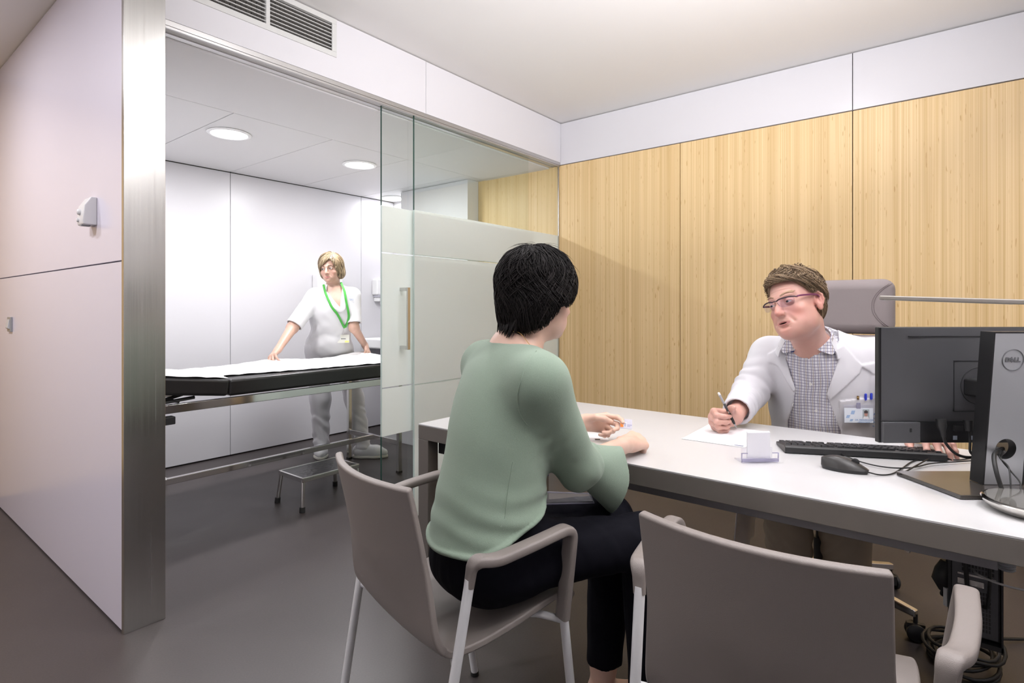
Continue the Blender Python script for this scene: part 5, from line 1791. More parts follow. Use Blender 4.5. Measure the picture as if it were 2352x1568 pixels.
    def bell(off):
        def f(q):
            r = q - t0
            a = r @ tx; b = r @ ty; c = r @ tz
            s = np.clip(a / 0.155, 0, 1.15)
            e = s ** 1.25
            cy = -0.022 * e
            ry = 0.0565 + 0.004 * e
            rz = 0.0565 + 0.046 * e
            cz = -0.036 * e
            k = np.sqrt(((b - cy) / ry) ** 2 + ((c - cz) / rz) ** 2)
            wav = 0.003 * np.sin(4 * np.arctan2(b, c) + 1) * e
            d = (k - 1) * np.minimum(ry, rz) * 0.9 + wav - off
            return np.maximum(d, np.maximum(-a - 0.01, (q - t1) @ tn - 0.006 * np.sin(3 * np.arctan2(b, c) + 0.6)))
        return f
    bell_o, bell_i = bell(0.0), bell(-0.0075)

    def folds(q):
        # creases under the arm and across the waist
        z = q[:, 2]; x = q[:, 0]; y = q[:, 1]
        s = (x - 1.11) * 0.80 - (y - 0.96) * 0.60      # forward
        w = np.exp(-((z - 0.66) / 0.075) ** 2) * (0.35 + 0.65 * np.clip((s + 0.02) / 0.12, 0, 1))
        r = 0.0055 * w * np.sin(z * 105 + s * 22 + 2 * wob(q, 9))
        w2 = np.exp(-((z - 0.90) / 0.06) ** 2) * np.exp(-(((x - 1.17) / 0.06) ** 2 + ((y - 0.84) / 0.06) ** 2))
        r = r + 0.006 * w2 * np.sin(z * 120 - s * 90)
        w3 = np.exp(-(((x - 1.36) / 0.06) ** 2 + ((z - 0.78) / 0.07) ** 2)) * (y < 0.9)
        r = r + 0.0018 * w3 * np.sin(x * 120 + 60 * z)
        return r + 0.0022 * wob(q, 9, 2, (1, 1, 0.6))

    def sfw(q):
        return (q[:, 0] - 1.11) * 0.80 - (q[:, 1] - 0.96) * 0.60

    def hem_z(q):
        s = (q[:, 0] - 1.11) * 0.80 - (q[:, 1] - 0.96) * 0.60
        return 0.634 + 0.056 * np.clip((s + 0.02) / 0.12, -0.35, 1.2) + 0.004 * np.sin(25 * q[:, 0] + 18 * q[:, 1])

    def sweater(q):
        d = solid(q) + folds(q)
        nk = ell((1.218, 0.940, 1.128), (0.124, 0.098, 0.058), rows((0.9, -0.43, -0.35), (0.35, -0.15, 0.9)))(q)
        d = -smin(-d, nk - 0.0, 0.004)
        inner = solid(q) + 0.006
        d = np.where(q[:, 2] < 0.72, np.maximum(d, np.where(sfw(q) < 0.185, hem_z(q) - q[:, 2], -1)), d)
        # open the sleeve ends
        d = np.maximum(d, np.where(q[:, 1] < 0.93, q[:, 0] - 1.352, -1))
        lc = (q - V3((1.555, 1.083, 0.80))) @ V3((0.90, -0.42, 0.0))
        d = np.maximum(d, np.where(q[:, 1] > 0.93, lc, -1))
        roll = np.abs(hem_z(q) - q[:, 2] + 0.003)
        ring = np.where((sfw(q) < 0.185) & (q[:, 2] < 0.735), np.sqrt(roll ** 2 + (solid(q) + folds(q)) ** 2) - 0.0068, 1)
        d = smin(d, ring, 0.003)
        return d
    sw = sdf_mesh(sweater, (0.90, 0.70, 0.50), (1.60, 1.25, 1.15), 0.0036)
    cuff = sdf_mesh(lambda q: np.maximum(bell_o(q), -bell_i(q)), (1.29, 0.64, 0.56), (1.58, 0.90, 0.90), 0.0024)
    so = np_mesh('sweater', [sw, cuff], green, p, relax=1)
    # raised seams: armhole and side
    sm = MB()
    rndm = random.Random(3)
    sol2 = lambda q: sweater(q)
    def seam(px, r=0.0016, d0=1.15, d1=1.75):
        pts = []
        for (u, v) in px:
            h, n_ = surf_hit(sol2, u, v, d0, d1)
            pts.append(h + n_ * 0.0002)
        sm.tube(spline(pts, 5), r, 6)
    seam([(1232, 806), (1212, 830), (1198, 870), (1189, 905), (1190, 935), (1198, 958), (1210, 975)])
    seam([(1178, 1060), (1171, 1100), (1164, 1150), (1160, 1185), (1150, 1210)], 0.0013)
    sm.build('seam', green, so, smooth=True)

    # ---- trousers
    navy = mat('navy_black_cloth', (0.0038, 0.0038, 0.0070), 0.85, spec=0.12, bump=(700, 0.25))
    def trous(q):
        d = U(0.05, ell((1.118, 0.968, 0.555), (0.172, 0.150, 0.108), LR), ell((1.118, 0.965, 0.63), (0.160, 0.132, 0.10), LR), cone(hipR, knR, 0.090, 0.068), cone(hipL, knL, 0.090, 0.068))(q)
        legs = U(0.02, cone(knR, (1.452, 0.665, 0.10), 0.066, 0.052), cone(knL, (1.499, 0.833, 0.10), 0.066, 0.052))(q)
        legs = np.maximum(legs, 0.138 - q[:, 2])
        d = smin(d, legs, 0.03)
        return np.maximum(d + 0.003 * wob(q, 20, 1) + 0.002 * wob(q, 45, 3, (1, 1, 0.5)), 0.456 - q[:, 2] - np.where(q[:, 0] > 1.28, 1, 0))
    tm = sdf_mesh(trous, (0.86, 0.50, 0.10), (1.62, 1.20, 0.72), 0.0055)
    np_mesh('trousers', [tm], navy, p)
    # ---- flat shoes
    shoe = mat('brown_black_leather', (0.028, 0.016, 0.012), 0.35)
    for a, nm in (((1.49, 0.845), 0), ((1.445, 0.675), 1)):
        b = (a[0] + 0.115, a[1] - 0.083)
        fn = U(0.02, cone((a[0], a[1], 0.034), (b[0], b[1], 0.024), 0.040, 0.030))
        fn2 = lambda q, fn=fn: np.maximum(np.maximum(fn(q), -q[:, 2] + 0.0), q[:, 2] - 0.046)
        lo, hi = sit_bounds([(a[0], a[1], 0), (b[0], b[1], 0.06)], 0.06)
        np_mesh('shoe', [sdf_mesh(fn2, lo, hi, 0.005)], shoe, p)

    # ---- hair
    blk = mat('hair_black', (0.0065, 0.005, 0.005), 0.62, spec=0.16, bump=(260, 0.6))
    blk2 = mat('hair_black_sheen', (0.014, 0.011, 0.011), 0.55, spec=0.2)
    C = Vector((0, -0.004, 0.044)); RX = (0.096, 0.120, 0.104)
    face_cut = U(0.02, ell((0, 0.118, -0.054), (0.15, 0.094, 0.080)), cone((0.09, 0.038, -0.076), (-0.09, 0.038, -0.076), 0.052, 0.052))
    hcap = ell(C, RX)
    nape = ell((0, -0.052, -0.048), (0.082, 0.048, 0.064))

    puff_ = ell((0, -0.004, -0.006), (0.093, 0.078, 0.060))
    notch = ell((0.094, 0.008, -0.030), (0.030, 0.010, 0.013))

    def uncut(q):
        return smin(smin(hcap(q), nape(q), 0.05), puff_(q), 0.04)

    def hair(q):
        d = uncut(q)
        d = -smin(-d, notch(q), 0.004)
        d = d + 0.0012 * wob(q, 60, 3, (1, 1, 0.45)) + 0.0008
        d = -smin(-d, face_cut(q), 0.012)
        low = -0.104 + 0.55 * np.clip(q[:, 1] + 0.085, 0, 1)
        return np.maximum(d, low - q[:, 2])
    hf = LOCAL(hair, HM)
    lo, hi = sit_bounds([HM @ Vector((sx * 0.12, sy * 0.14, sz)) for sx in (-1, 1) for sy in (-1, 1) for sz in (-0.12, 0.17)], 0.005)
    hv = sdf_mesh(hf, lo, hi, 0.0034)
    ho = np_mesh('hair', [hv], blk, p)
    rd = random.Random(11)
    for k, (pl, n_, w_, st, ln) in enumerate((((0.05, -0.25, 1), 4600, 0.0012, (0.0, 2.5), (0.45, 1.0)), ((0.12, -0.1, 1), 1500, 0.0014, (0.1, 2.1), (0.5, 0.9)))):
        scalp_strands('hair_locks', hair, uncut, C, HM, pl, n_, w_, ln, [blk, blk, blk2], ho, 5 + k, 10, (0.20 + 0.12 * k, 4.2 - 1.6 * k), 0.25 - 0.5 * k, (0.005, 0.002), 0.008, st, 0.0025)
    # nape wisps and flyaways
    wr = [(rd.uniform(-0.045, 0.045), rd.random(), rd.uniform(-1, 1)) for _ in range(130)]
    def wisp(r, t, rs):
        x, a, b = r
        return HM @ Vector((x * (1 - 0.3 * t) + 0.006 * b * t, -0.082 - 0.014 * a + 0.006 * math.sin(3 * t + 5 * a) - 0.022 * t * t * (a > 0.6), -0.055 - 0.052 * t * (0.6 + 0.5 * a)))
    hair_strands('nape_locks', wr, wisp, [blk], ho, 0.0018, 7, 8)
    fr_ = [(rd.uniform(0, 2 * math.pi), rd.uniform(0.0, 0.9), rd.uniform(-1, 1)) for _ in range(70)]
    def fly(r, t, rs):
        ph, th0, b = r
        th = th0 + 0.5 * t; k = 1.01 + 0.14 * t * (0.4 + rs) * math.sin(1.2 + t)
        return HM @ (C + Vector((RX[0] * math.sin(th) * math.cos(ph + 0.6 * b * t), RX[1] * math.sin(th) * math.sin(ph + 0.6 * b * t), RX[2] * math.cos(th))) * k)
    hair_strands('loose_hairs', fr_, fly, [blk], ho, 0.0005, 8, 9)
    # fine gold chain round the neck
    gold = mat('gold', (0.75, 0.52, 0.22), 0.25, metal=1)
    pts = []
    for (u, v) in ((1176, 762), (1188, 762), (1199, 770), (1207, 780), (1214, 790), (1224, 800)):
        h, n_ = surf_hit(U(0.04, hn, body), u, v, 1.2, 1.8)
        pts.append(h + n_ * 0.0015)
    MB().tube(spline(pts, 5), 0.0009, 6).build('necklace', gold, p, smooth=True)
    return p, HM


patient, PHM = build_patient()

# ---- what she holds and what lies on her lap
ORG = mat('print_orange', (0.78, 0.22, 0.03), 0.5)
BLU = mat('print_blue', (0.10, 0.13, 0.38), 0.5)
LAV = mat('box_lavender', (0.66, 0.65, 0.74), 0.45)
mo = at(1438, 973, 1.935)
mc = thing('medicine_box', 'small white medicine box with an orange square held between the patient\'s fingers', 'medicine box', mo)
Mx = frame_mat((0, 0, 0), RGT * 1.0 + Vector((0, 0, -0.08)), Vector((0.25, 0.2, 0.95)))
MB().box((-0.021, -0.016, -0.006), (0.021, 0.016, 0.0), M=Mx).build('carton', LAV, mc, bevel=0.0006, seg=1)
MB().box((-0.0195, -0.012, 0.0), (-0.009, 0.008, 0.0004), M=Mx).build('orange_print', ORG, mc)
bl = MB()
bl.box((-0.008, -0.011, 0), (0.002, 0.006, 0.0003), M=Mx)
bl.build('white_print', PAPER, mc)
b2 = MB()
for k in range(4):
    b2.box((-0.0065, -0.009 + 0.0032 * k, 0.0003), (0.0, -0.0075 + 0.0032 * k, 0.0006), M=Mx)
b2.box((0.004, -0.004, 0), (0.020, -0.0028, 0.0004), M=Mx).box((0.004, -0.0085, 0), (0.014, -0.0075, 0.0004), M=Mx)
b2.build('lettering', BLU, mc)

bg = at(1292, 1143, 1.60)
bag = thing('clear_pouch', 'flat clear plastic pouch lying on the patient\'s lap', 'pouch', bg)
Mb = frame_mat((0, 0, 0), (0.78, -0.60, -0.06), (0.55, 0.72, 0.20))
MB().prism([(-0.075, -0.03), (0.085, -0.03), (0.09, 0.02), (-0.06, 0.035)], -0.004, 0.004, Mb).build('pouch_body', CLEAR, bag, bevel=0.004)
MB().tube([Mb @ Vector(q) for q in ((-0.075, -0.03, 0), (0.085, -0.03, 0), (0.09, 0.02, 0), (-0.06, 0.035, 0))], 0.0022, 8, closed=True).build('welded_rim', CLEAR_EDGE, bag, smooth=True)
cp = [at(1258, 1066, 1.545), at(1256, 1085, 1.55), at(1250, 1105, 1.56), at(1254, 1122, 1.58), at(1252, 1136, 1.595)]
MB().tube([q - bg for q in spline(cp, 6)], 0.0008, 6).build('chain', mat('chain_gold', (0.6, 0.45, 0.2), 0.3, metal=1), bag, smooth=True)
MB().lathe([(0.001, 0.008), (0.003, 0.006), (0.007, -0.008), (0.001, -0.009)], 10, Matrix.Translation(cp[0] - bg)).build('tassel', mat('tassel_pink', (0.75, 0.30, 0.26), 0.7), bag, smooth=True)
MB().lathe([(0.001, 0.008), (0.003, 0.006), (0.006, -0.008), (0.001, -0.009)], 10, Matrix.Translation(cp[1] - bg)).build('tassel', mat('tassel_blue', (0.10, 0.11, 0.20), 0.7), bag, smooth=True)
# ================================================================ THE DOCTOR
def poly_sdf(poly):
    P = np.array(poly, f32); n = len(P)

    def f(u, w):
        d = np.full(u.shape, 1e9, f32); s = np.ones(u.shape, f32)
        for i in range(n):
            a = P[i]; b = P[i - 1]
            e = b - a
            wx = u - a[0]; wy = w - a[1]
            t = np.clip((wx * e[0] + wy * e[1]) / (e @ e), 0, 1)
            bx = wx - e[0] * t; by = wy - e[1] * t
            d = np.minimum(d, bx * bx + by * by)
            c1 = w >= a[1]; c2 = w < b[1]; c3 = e[0] * wy > e[1] * wx
            flip = (c1 & c2 & c3) | (~c1 & ~c2 & ~c3)
            s = np.where(flip, -s, s)
        return s * np.sqrt(d)
    return f


def check_mat(name, ux):
    """small check shirting: thin dark lines on white, along u and along the height"""
    m = bpy.data.materials.new(name); m.use_nodes = True
    nt, N, L, b = nodes_of(m)
    b.inputs['Roughness'].default_value = 0.85
    tc = N.new('ShaderNodeTexCoord')
    n0 = N.new('ShaderNodeTexNoise'); n0.inputs['Scale'].default_value = 7
    L.new(tc.outputs['Object'], n0.inputs['Vector'])
    wv = N.new('ShaderNodeVectorMath'); wv.operation = 'MULTIPLY_ADD'
    L.new(n0.outputs['Color'], wv.inputs[0]); wv.inputs[1].default_value = (0.02, 0.02, 0.02); L.new(tc.outputs['Object'], wv.inputs[2])

    def line(vec, pitch, width, off=0.0):
        dt = N.new('ShaderNodeVectorMath'); dt.operation = 'DOT_PRODUCT'
        L.new(wv.outputs[0], dt.inputs[0]); dt.inputs[1].default_value = [c / pitch for c in vec]
        ad = N.new('ShaderNodeMath'); ad.operation = 'ADD'; L.new(dt.outputs['Value'], ad.inputs[0]); ad.inputs[1].default_value = off + 50
        fr = N.new('ShaderNodeMath'); fr.operation = 'FRACT'; L.new(ad.outputs[0], fr.inputs[0])
        lt = N.new('ShaderNodeMath'); lt.operation = 'LESS_THAN'; L.new(fr.outputs[0], lt.inputs[0]); lt.inputs[1].default_value = width
        return lt.outputs[0]
    col = (0.68, 0.67, 0.71, 1)
    prev = None
    for vec, pitch, off, c in ((ux, 0.0115, 0.0, (0.14, 0.14, 0.27, 1)), ((0, 0, 1), 0.0115, 0.3, (0.16, 0.13, 0.20, 1)), (ux, 0.023, 0.25, (0.30, 0.24, 0.20, 1))):
        mx = N.new('ShaderNodeMix'); mx.data_type = 'RGBA'
        fm = N.new('ShaderNodeMath'); fm.operation = 'MULTIPLY'; fm.inputs[1].default_value = 0.72
        L.new(line(vec, pitch, 0.24 if pitch < 0.02 else 0.12, off), fm.inputs[0])
        L.new(fm.outputs[0], mx.inputs[0])
        if prev is None:
            mx.inputs[6].default_value = col
        else:
            L.new(prev, mx.inputs[6])
        mx.inputs[7].default_value = c
        prev = mx.outputs[2]
    L.new(prev, b.inputs['Base Color'])
    return m


def build_doctor():
    Z = (0, 0, 1)
    F = Vector((-0.986, -0.164, 0)); RR = Vector((-0.164, 0.986, 0))     # forward, his right
    BR = rows(F, Z)
    Rs, Ls = (2.515, 0.615, 1.000), (2.565, 0.235, 1.005)
    Re, Rw = (2.415, 0.665, 0.855), (2.178, 0.660, 0.787)
    Le, Lw = (2.51, 0.145, 0.825), (2.305, 0.084, 0.797)
    hipR, hipL, knR, knL = (2.68, 0.52, 0.565), (2.69, 0.34, 0.565), (2.285, 0.505, 0.585), (2.31, 0.325, 0.585)
    anR, anL = (2.325, 0.49, 0.11), (2.40, 0.315, 0.11)
    HS = 1.064
    HM = head_frame(Vector((2.3275, 0.4764, 1.2162)), 62, 0.6, 15.8, HS)
    skin = skin_mat('skin_doctor', (0.55, 0.285, 0.235), (0.64, 0.38, 0.31), 22, (0.42, 0.15, 0.14), 0.55)
    mouth = mat('mouth_dark', (0.06, 0.015, 0.012), 0.5)
    head = LOCAL(head_fn(1.0, True, 0.004, 0.0025), HM)
    nb = (2.460, 0.452, 1.040)
    nt_ = HM @ Vector((0, -0.028, -0.075))
    jaw_l = HM @ Vector((0, 0.035, -0.105))
    neck = U(0.05, cone(nb, nt_, 0.061, 0.057), cone((2.440, 0.455, 1.02), jaw_l, 0.034, 0.014), cone((2.475, 0.442, 0.985), (2.452, 0.453, 1.035), 0.076, 0.063), cone(Rs, nb, 0.032, 0.04), cone(Ls, nb, 0.032, 0.04))
    hn = U(0.022, head, neck)
    hv = sdf_mesh(hn, (2.10, 0.20, 0.98), (2.68, 0.68, 1.39), 0.0020)
    torso = U(0.06, ell((2.66, 0.43, 0.60), (0.17, 0.14, 0.13), BR), ell((2.600, 0.425, 0.80), (0.18, 0.13, 0.20), BR), ell((2.545, 0.425, 0.94), (0.18, 0.112, 0.13), BR), cone(Rs, Ls, 0.055, 0.055), cone((2.53, 0.43, 0.99), nb, 0.06, 0.062))
    limbs = U(0.03, cone(Rs, Re, 0.05, 0.042), cone(Re, Rw, 0.042, 0.029), cone(Ls, Le, 0.05, 0.042), cone(Le, Lw, 0.042, 0.029),
              cone(hipR, knR, 0.075, 0.055), cone(hipL, knL, 0.075, 0.055), cone(knR, anR, 0.052, 0.036), cone(knL, anL, 0.052, 0.036))
    bv = sdf_mesh(U(0.04, torso, limbs), (2.10, 0.0, 0.03), (2.86, 0.75, 1.12), 0.008)
    rh = hand_fn(Rw, (-0.88, 0.46, -0.02), (-0.46, -0.86, -0.16), 1, [(58, 82, 38), (66, 84, 42), (72, 84, 44), (78, 80, 44)], 1.06, spread=(4, 1, -2, -6),
                 thumb_dir=[(0.62, 0.62, 0.42), (0.34, 0.66, 0.66), (0.42, 0.45, 0.78)], thumb_len=0.92)
    lh = hand_fn(Lw, (-0.95, -0.30, -0.06), (0.05, 0.0, -1), -1, [(10, 28, 18), (12, 30, 18), (14, 30, 20), (18, 28, 20)], 1.06)
    rv = sdf_mesh(U(0.012, rh, cone((2.29, 0.66, 0.822), Rw, 0.036, 0.030)), np.minimum(rh.box[0], (2.05, 0.6, 0.74)), np.maximum(rh.box[1], (2.30, 0.70, 0.88)), 0.0023)
    lv = sdf_mesh(U(0.012, lh, cone((2.40, 0.11, 0.81), Lw, 0.036, 0.030)), lh.box[0], np.maximum(lh.box[1], (2.41, 0.16, 0.86)), 0.0026)
    HI = np.array(HM.inverted(), f32)

    def mf(c):
        q = c @ HI[:3, :3].T + HI[:3, 3]
        m = np.zeros(len(q), int)
        dk = (np.abs(q[:, 0]) < 0.019) & (q[:, 1] > 0.06) & (q[:, 1] < 0.0905 - 0.25 * np.abs(q[:, 0])) & (np.abs(q[:, 2] + 0.0710) < 0.0024)
        m[dk] = 1
        return m
    p = person('person', 'man with glasses in a white coat and checked shirt, writing at the desk', [hv, bv, rv, lv], [skin, mouth], mf, face_tints(HM, True, 0.004))
    eyes(HM, p, (0.22, 1, -0.04))
    # thumb nail
    nail = mat('nail_pink', (0.74, 0.48, 0.42), 0.25)
    tip, td, tn = rh.tips[4]
    Mn = frame_mat(tip - td * 0.006 + (Vector((-0.6, -0.5, 0.62)).normalized()) * 0.0062 * 1.06, td, RGT)
    MB().lathe([(0.001, 0.002), (0.004, 0.0016), (0.0058, 0.0)], 16, Mn @ Matrix.Diagonal((1.25, 1, 1, 1)), caps=False).build('thumbnail', nail, p, smooth=True)

    # ---- checked shirt
    shirt = check_mat('checked_shirting', tuple(RR))
    C0 = V3((2.54, 0.425, 0))
    Ra = V3(RR); Fa = V3(F)

    def uv(q):
        r = q - C0
        return r @ Ra, r @ Fa
    torsoS = U(0.07, ell((2.64, 0.43, 0.62), (0.185, 0.150, 0.14), BR), ell((2.592, 0.425, 0.80), (0.192, 0.148, 0.19), BR), ell((2.538, 0.425, 0.94), (0.19, 0.124, 0.13), BR), cone(Rs, Ls, 0.060, 0.060))
    torsoS = U(0.06, torsoS, cone((2.51, 0.43, 1.01), nb, 0.072, 0.070), cone((2.47, 0.44, 0.99), (2.447, 0.455, 1.035), 0.074, 0.067))

    def shirtf(q):
        u, v = uv(q)
        d = torsoS(q)
        z = q[:, 2]
        d = d + 0.0045 * np.sin(34 * u + 20 * (z - 0.8) + 2.0 * wob(q, 8)) * np.clip((1.02 - z) / 0.2, 0, 1) * (v > 0)
        pl = np.abs(u - 0.036) - 0.016
        d = np.where(v > 0, smin(d, np.maximum(d - 0.0022, pl), 0.001), d)
        # open neck
        vcut = np.maximum(np.abs(u - 0.044) - np.clip((z - 1.004) * 0.85, 0, 1), 0.03 - v)
        d = -smin(-d, vcut, 0.003)
        rk = q - V3((2.445, 0.458, 1.082))
        return np.maximum(d, z - 1.066 + 0.80 * np.clip(rk @ Fa, -0.1, 0.02))
    sv = sdf_mesh(shirtf, (2.30, 0.16, 0.55), (2.80, 0.70, 1.12), 0.0034)
    sh = np_mesh('shirt', [sv], shirt, p, relax=1)
    # collar: a band round the neck and two wings
    Mk = V3(nb); axn = V3(nt_) - Mk; axn /= np.linalg.norm(axn)

    CK = Vector((2.445, 0.458, 1.082)); FV = F.normalized(); RV = RR.normalized()

    def ringp(ph, r, dz, kf=0.058):
        # ph = 0 in front; the ring rises towards the nape
        return CK + FV * (math.cos(ph) * r) + RV * (math.sin(ph) * r) + Vector((0, 0, dz - kf * (1 - 2 * abs(((ph + math.pi) % (2 * math.pi)) - math.pi) / math.pi)))

    def collar_strip(u, v):
        ph = R(15) + (2 * math.pi - 2 * R(15)) * u
        edge = min(u, 1 - u)
        drop = 0.040 + 0.006 * math.exp(-(edge / 0.07) ** 2)
        out = 0.0785 + 0.026 * v + 0.004 * math.sin(math.pi * min(1, v * 3))
        spread_ = (0.62 * math.exp(-(edge / 0.09) ** 2)) * v * (1 if u < 0.5 else -1)
        return ringp(ph + spread_, out, 0.012 - drop * v + 0.004 * math.sin(min(1, v * 4) * math.pi))
    cs = MB()
    cs.grid(collar_strip, 60, 10, thick=0.0032)
    cs.build('shirt_collar', shirt, sh, smooth=True)
    # dark blue inside of the open collar
    navyc = mat('collar_lining', (0.03, 0.05, 0.20), 0.8)
    pts = []
    for (u, v) in ((1812, 790), (1816, 800), (1824, 806)):
        h, n_ = surf_hit(U(0.01, torsoS, neck), u, v, 1.9, 2.6)
        pts.append(h + n_ * 0.004)
    MB().tube(spline(pts, 4), 0.0105, 8, prof=[(math.cos(a) * 1.0, math.sin(a) * 0.3) for a in [k * math.pi / 5 for k in range(10)]]).build('collar_lining', navyc, sh, smooth=True)

    # ---- white coat
    white = mat('coat_white', (0.66, 0.65, 0.685), 0.85, bump=(1100, 0.25))
    body = U(0.07, ell((2.645, 0.43, 0.61), (0.215, 0.172, 0.15), BR), ell((2.597, 0.425, 0.80), (0.212, 0.160, 0.20), BR), ell((2.543, 0.425, 0.94), (0.208, 0.136, 0.14), BR), cone(Rs, Ls, 0.072, 0.072))
    body = U(0.06, body, cone((2.53, 0.50, 1.01), (2.495, 0.45, 1.045), 0.062, 0.080), cone((2.54, 0.37, 1.015), (2.495, 0.435, 1.045), 0.062, 0.080))
    aR = U(0.03, cone(Rs, Re, 0.078, 0.066), cone(Re, (2.225, 0.66, 0.803), 0.066, 0.055))
    aL = U(0.03, cone(Ls, Le, 0.078, 0.066), cone(Le, (2.365, 0.100, 0.808), 0.066, 0.052))
    opening = poly_sdf([(0.085, 1.20), (0.086, 1.03), (0.068, 0.93), (0.045, 0.875), (0.058, 0.80), (0.075, 0.74), (0.085, 0.55), (-0.150, 0.55), (-0.120, 0.70), (-0.088, 0.78), (-0.062, 0.87), (-0.078, 0.93), (-0.105, 1.03), (-0.095, 1.20)])
    lapR = poly_sdf([(0.070, 1.100), (0.100, 1.045), (0.140, 1.010), (0.137, 0.985), (0.108, 0.965), (0.052, 0.868), (0.044, 0.880), (0.062, 0.935), (0.078, 1.00), (0.070, 1.05)])
    lapL = poly_sdf([(-0.090, 1.110), (-0.120, 1.055), (-0.155, 1.010), (-0.178, 0.985), (-0.170, 0.955), (-0.076, 0.850), (-0.062, 0.868), (-0.078, 0.93), (-0.100, 1.00), (-0.090, 1.05)])
    pocket = poly_sdf([(-0.105, 0.846), (-0.215, 0.866), (-0.215, 0.68), (-0.110, 0.68)])

    def sleeve_folds(q):
        r = 0
        for a, b in ((Rs, Re), (Re, Rw), (Ls, Le)):
            a = V3(a); b = V3(b); L_ = np.linalg.norm(b - a); t = (q - a) @ (b - a) / L_
            w = np.exp(-((t - L_ * 0.9) / 0.09) ** 2) if b[0] == Re[0] else np.clip(t / L_, 0, 1) * (1 - np.clip(t / L_ - 0.9, 0, 1) * 5)
            dd = np.linalg.norm((q - a) - np.clip(t / L_, 0, 1)[:, None] * (b - a), axis=1)
            r = r + 0.0062 * np.clip(w, 0, 1) * np.exp(-(dd / 0.10) ** 2) * np.clip((q[:, 0] - 2.225) / 0.05, 0, 1) * np.sin(t * 165 + 3.5 * wob(q, 14, 3) + 25 * q[:, 2])
        return r

    def coatf(q):
        u, v = uv(q); z = q[:, 2]
        u = u - 0.046 * np.clip((u + 0.17) / 0.04, 0, 1)
        tb = body(q)
        tb = tb + 0.004 * np.sin(30 * u - 18 * z + 2 * wob(q, 7, 5)) * np.clip((0.95 - z) / 0.2, 0, 1)
        front = 0.0 - v
        op = np.maximum(opening(u, z), front)
        d = np.maximum(tb, -op)
        lp = np.maximum(np.minimum(lapR(u, z), lapL(u, z)), front)
        lap = np.maximum(np.maximum(tb - 0.0075, lp), -(tb + 0.01))
        d = smin(d, lap, 0.0015)
        pk = np.maximum(np.maximum(tb - 0.0045, np.maximum(pocket(u, z), front)), -(tb + 0.01))
        d = smin(d, pk, 0.0015)
        rk = q - V3((2.445, 0.458, 1.082))
        rad = np.hypot(rk @ Ra, rk @ Fa)
        d = np.maximum(d, np.where(z > 1.035, 0.080 - rad, -1))
        d = np.maximum(d, z - 1.072 + 0.75 * (rk @ Fa))
        arms = np.minimum(aR(q), aL(q)) + sleeve_folds(q)
        cr = (q - V3((2.218, 0.66, 0.802))) @ V3((-0.94, 0.0, -0.2))
        cl = (q - V3((2.360, 0.10, 0.806))) @ V3((-0.95, -0.3, 0))
        arms = np.maximum(arms, np.where(q[:, 1] > 0.4, cr, cl))
        # hollow cuffs
        e = cone(Re, (2.10, 0.655, 0.776), 0.050, 0.039)(q)
        arms = np.where(q[:, 1] > 0.4, np.maximum(arms, -np.maximum(e, q[:, 0] - 2.256)), arms)
        d = smin(d, arms, 0.025)
        return np.maximum(d, 0.52 - z)
    cv = sdf_mesh(coatf, (2.16, -0.02, 0.50), (2.86, 0.78, 1.13), 0.0036)
    co = np_mesh('coat', [cv], white, p, relax=1)
    def coat_collar(u, v):
        ph = R(62) + (2 * math.pi - 2 * R(62)) * u
        return ringp(ph, 0.083 + 0.030 * v + 0.006 * math.sin(math.pi * v), 0.000 - 0.058 * v + 0.008 * math.sin(min(1, v * 4) * math.pi), 0.058)
    cc_ = MB()
    cc_.grid(coat_collar, 40, 10, thick=0.005)
    cc_.grid(lambda u, v: ringp(R(62) + (2 * math.pi - 2 * R(62)) * u, 0.0805, -0.05 * v, 0.058), 40, 4, thick=0.004)
    cc_.build('coat_collar', white, co, smooth=True)
    # skirts of the coat hanging beside the seat
    for s, x0, x1, yb, zb in ((1, 2.33, 2.62, 0.690, 0.19), (-1, 2.42, 2.58, 0.150, 0.32)):
        MB().grid(lambda u, v, s=s, x0=x0, x1=x1, yb=yb, zb=zb: (x0 + (x1 - x0) * u + 0.015 * math.sin(4 * v), yb + s * (0.012 * math.sin(9 * u) + 0.01 * v), 0.56 - (0.56 - zb - (0.07 if u < 0.3 else 0) * (0.3 - u) / 0.3) * v), 14, 14, thick=0.004).build('coat_skirt', white, co, smooth=True)
    # buttons
    bt = mat('button_white', (0.74, 0.72, 0.70), 0.3)
    def disc(fn, u, v, r, m, name, par, d0=1.9, d1=2.7, th=0.0016):
        h, n_ = surf_hit(fn, u, v, d0, d1)
        Mq = Vector((0, 0, 1)).rotation_difference(n_).to_matrix().to_4x4(); Mq.translation = h + n_ * 0.0004
        ob = MB().lathe([(0.001, th * 0.7), (r * 0.6, th * 0.7), (r * 0.75, th), (r, th * 0.6), (r, -0.001)], 20, Mq).build(name, m, par, smooth=True)
        return ob
    disc(coatf, 1821, 929, 0.0085, bt, 'button', co)
    for (u, v) in ((1862, 882), (1875, 943)):
        disc(shirtf, u, v, 0.0058, bt, 'button', sh)

    # ---- trousers and shoes
    kh = mat('khaki_cloth', (0.42, 0.35, 0.265), 0.85, bump=(900, 0.25))
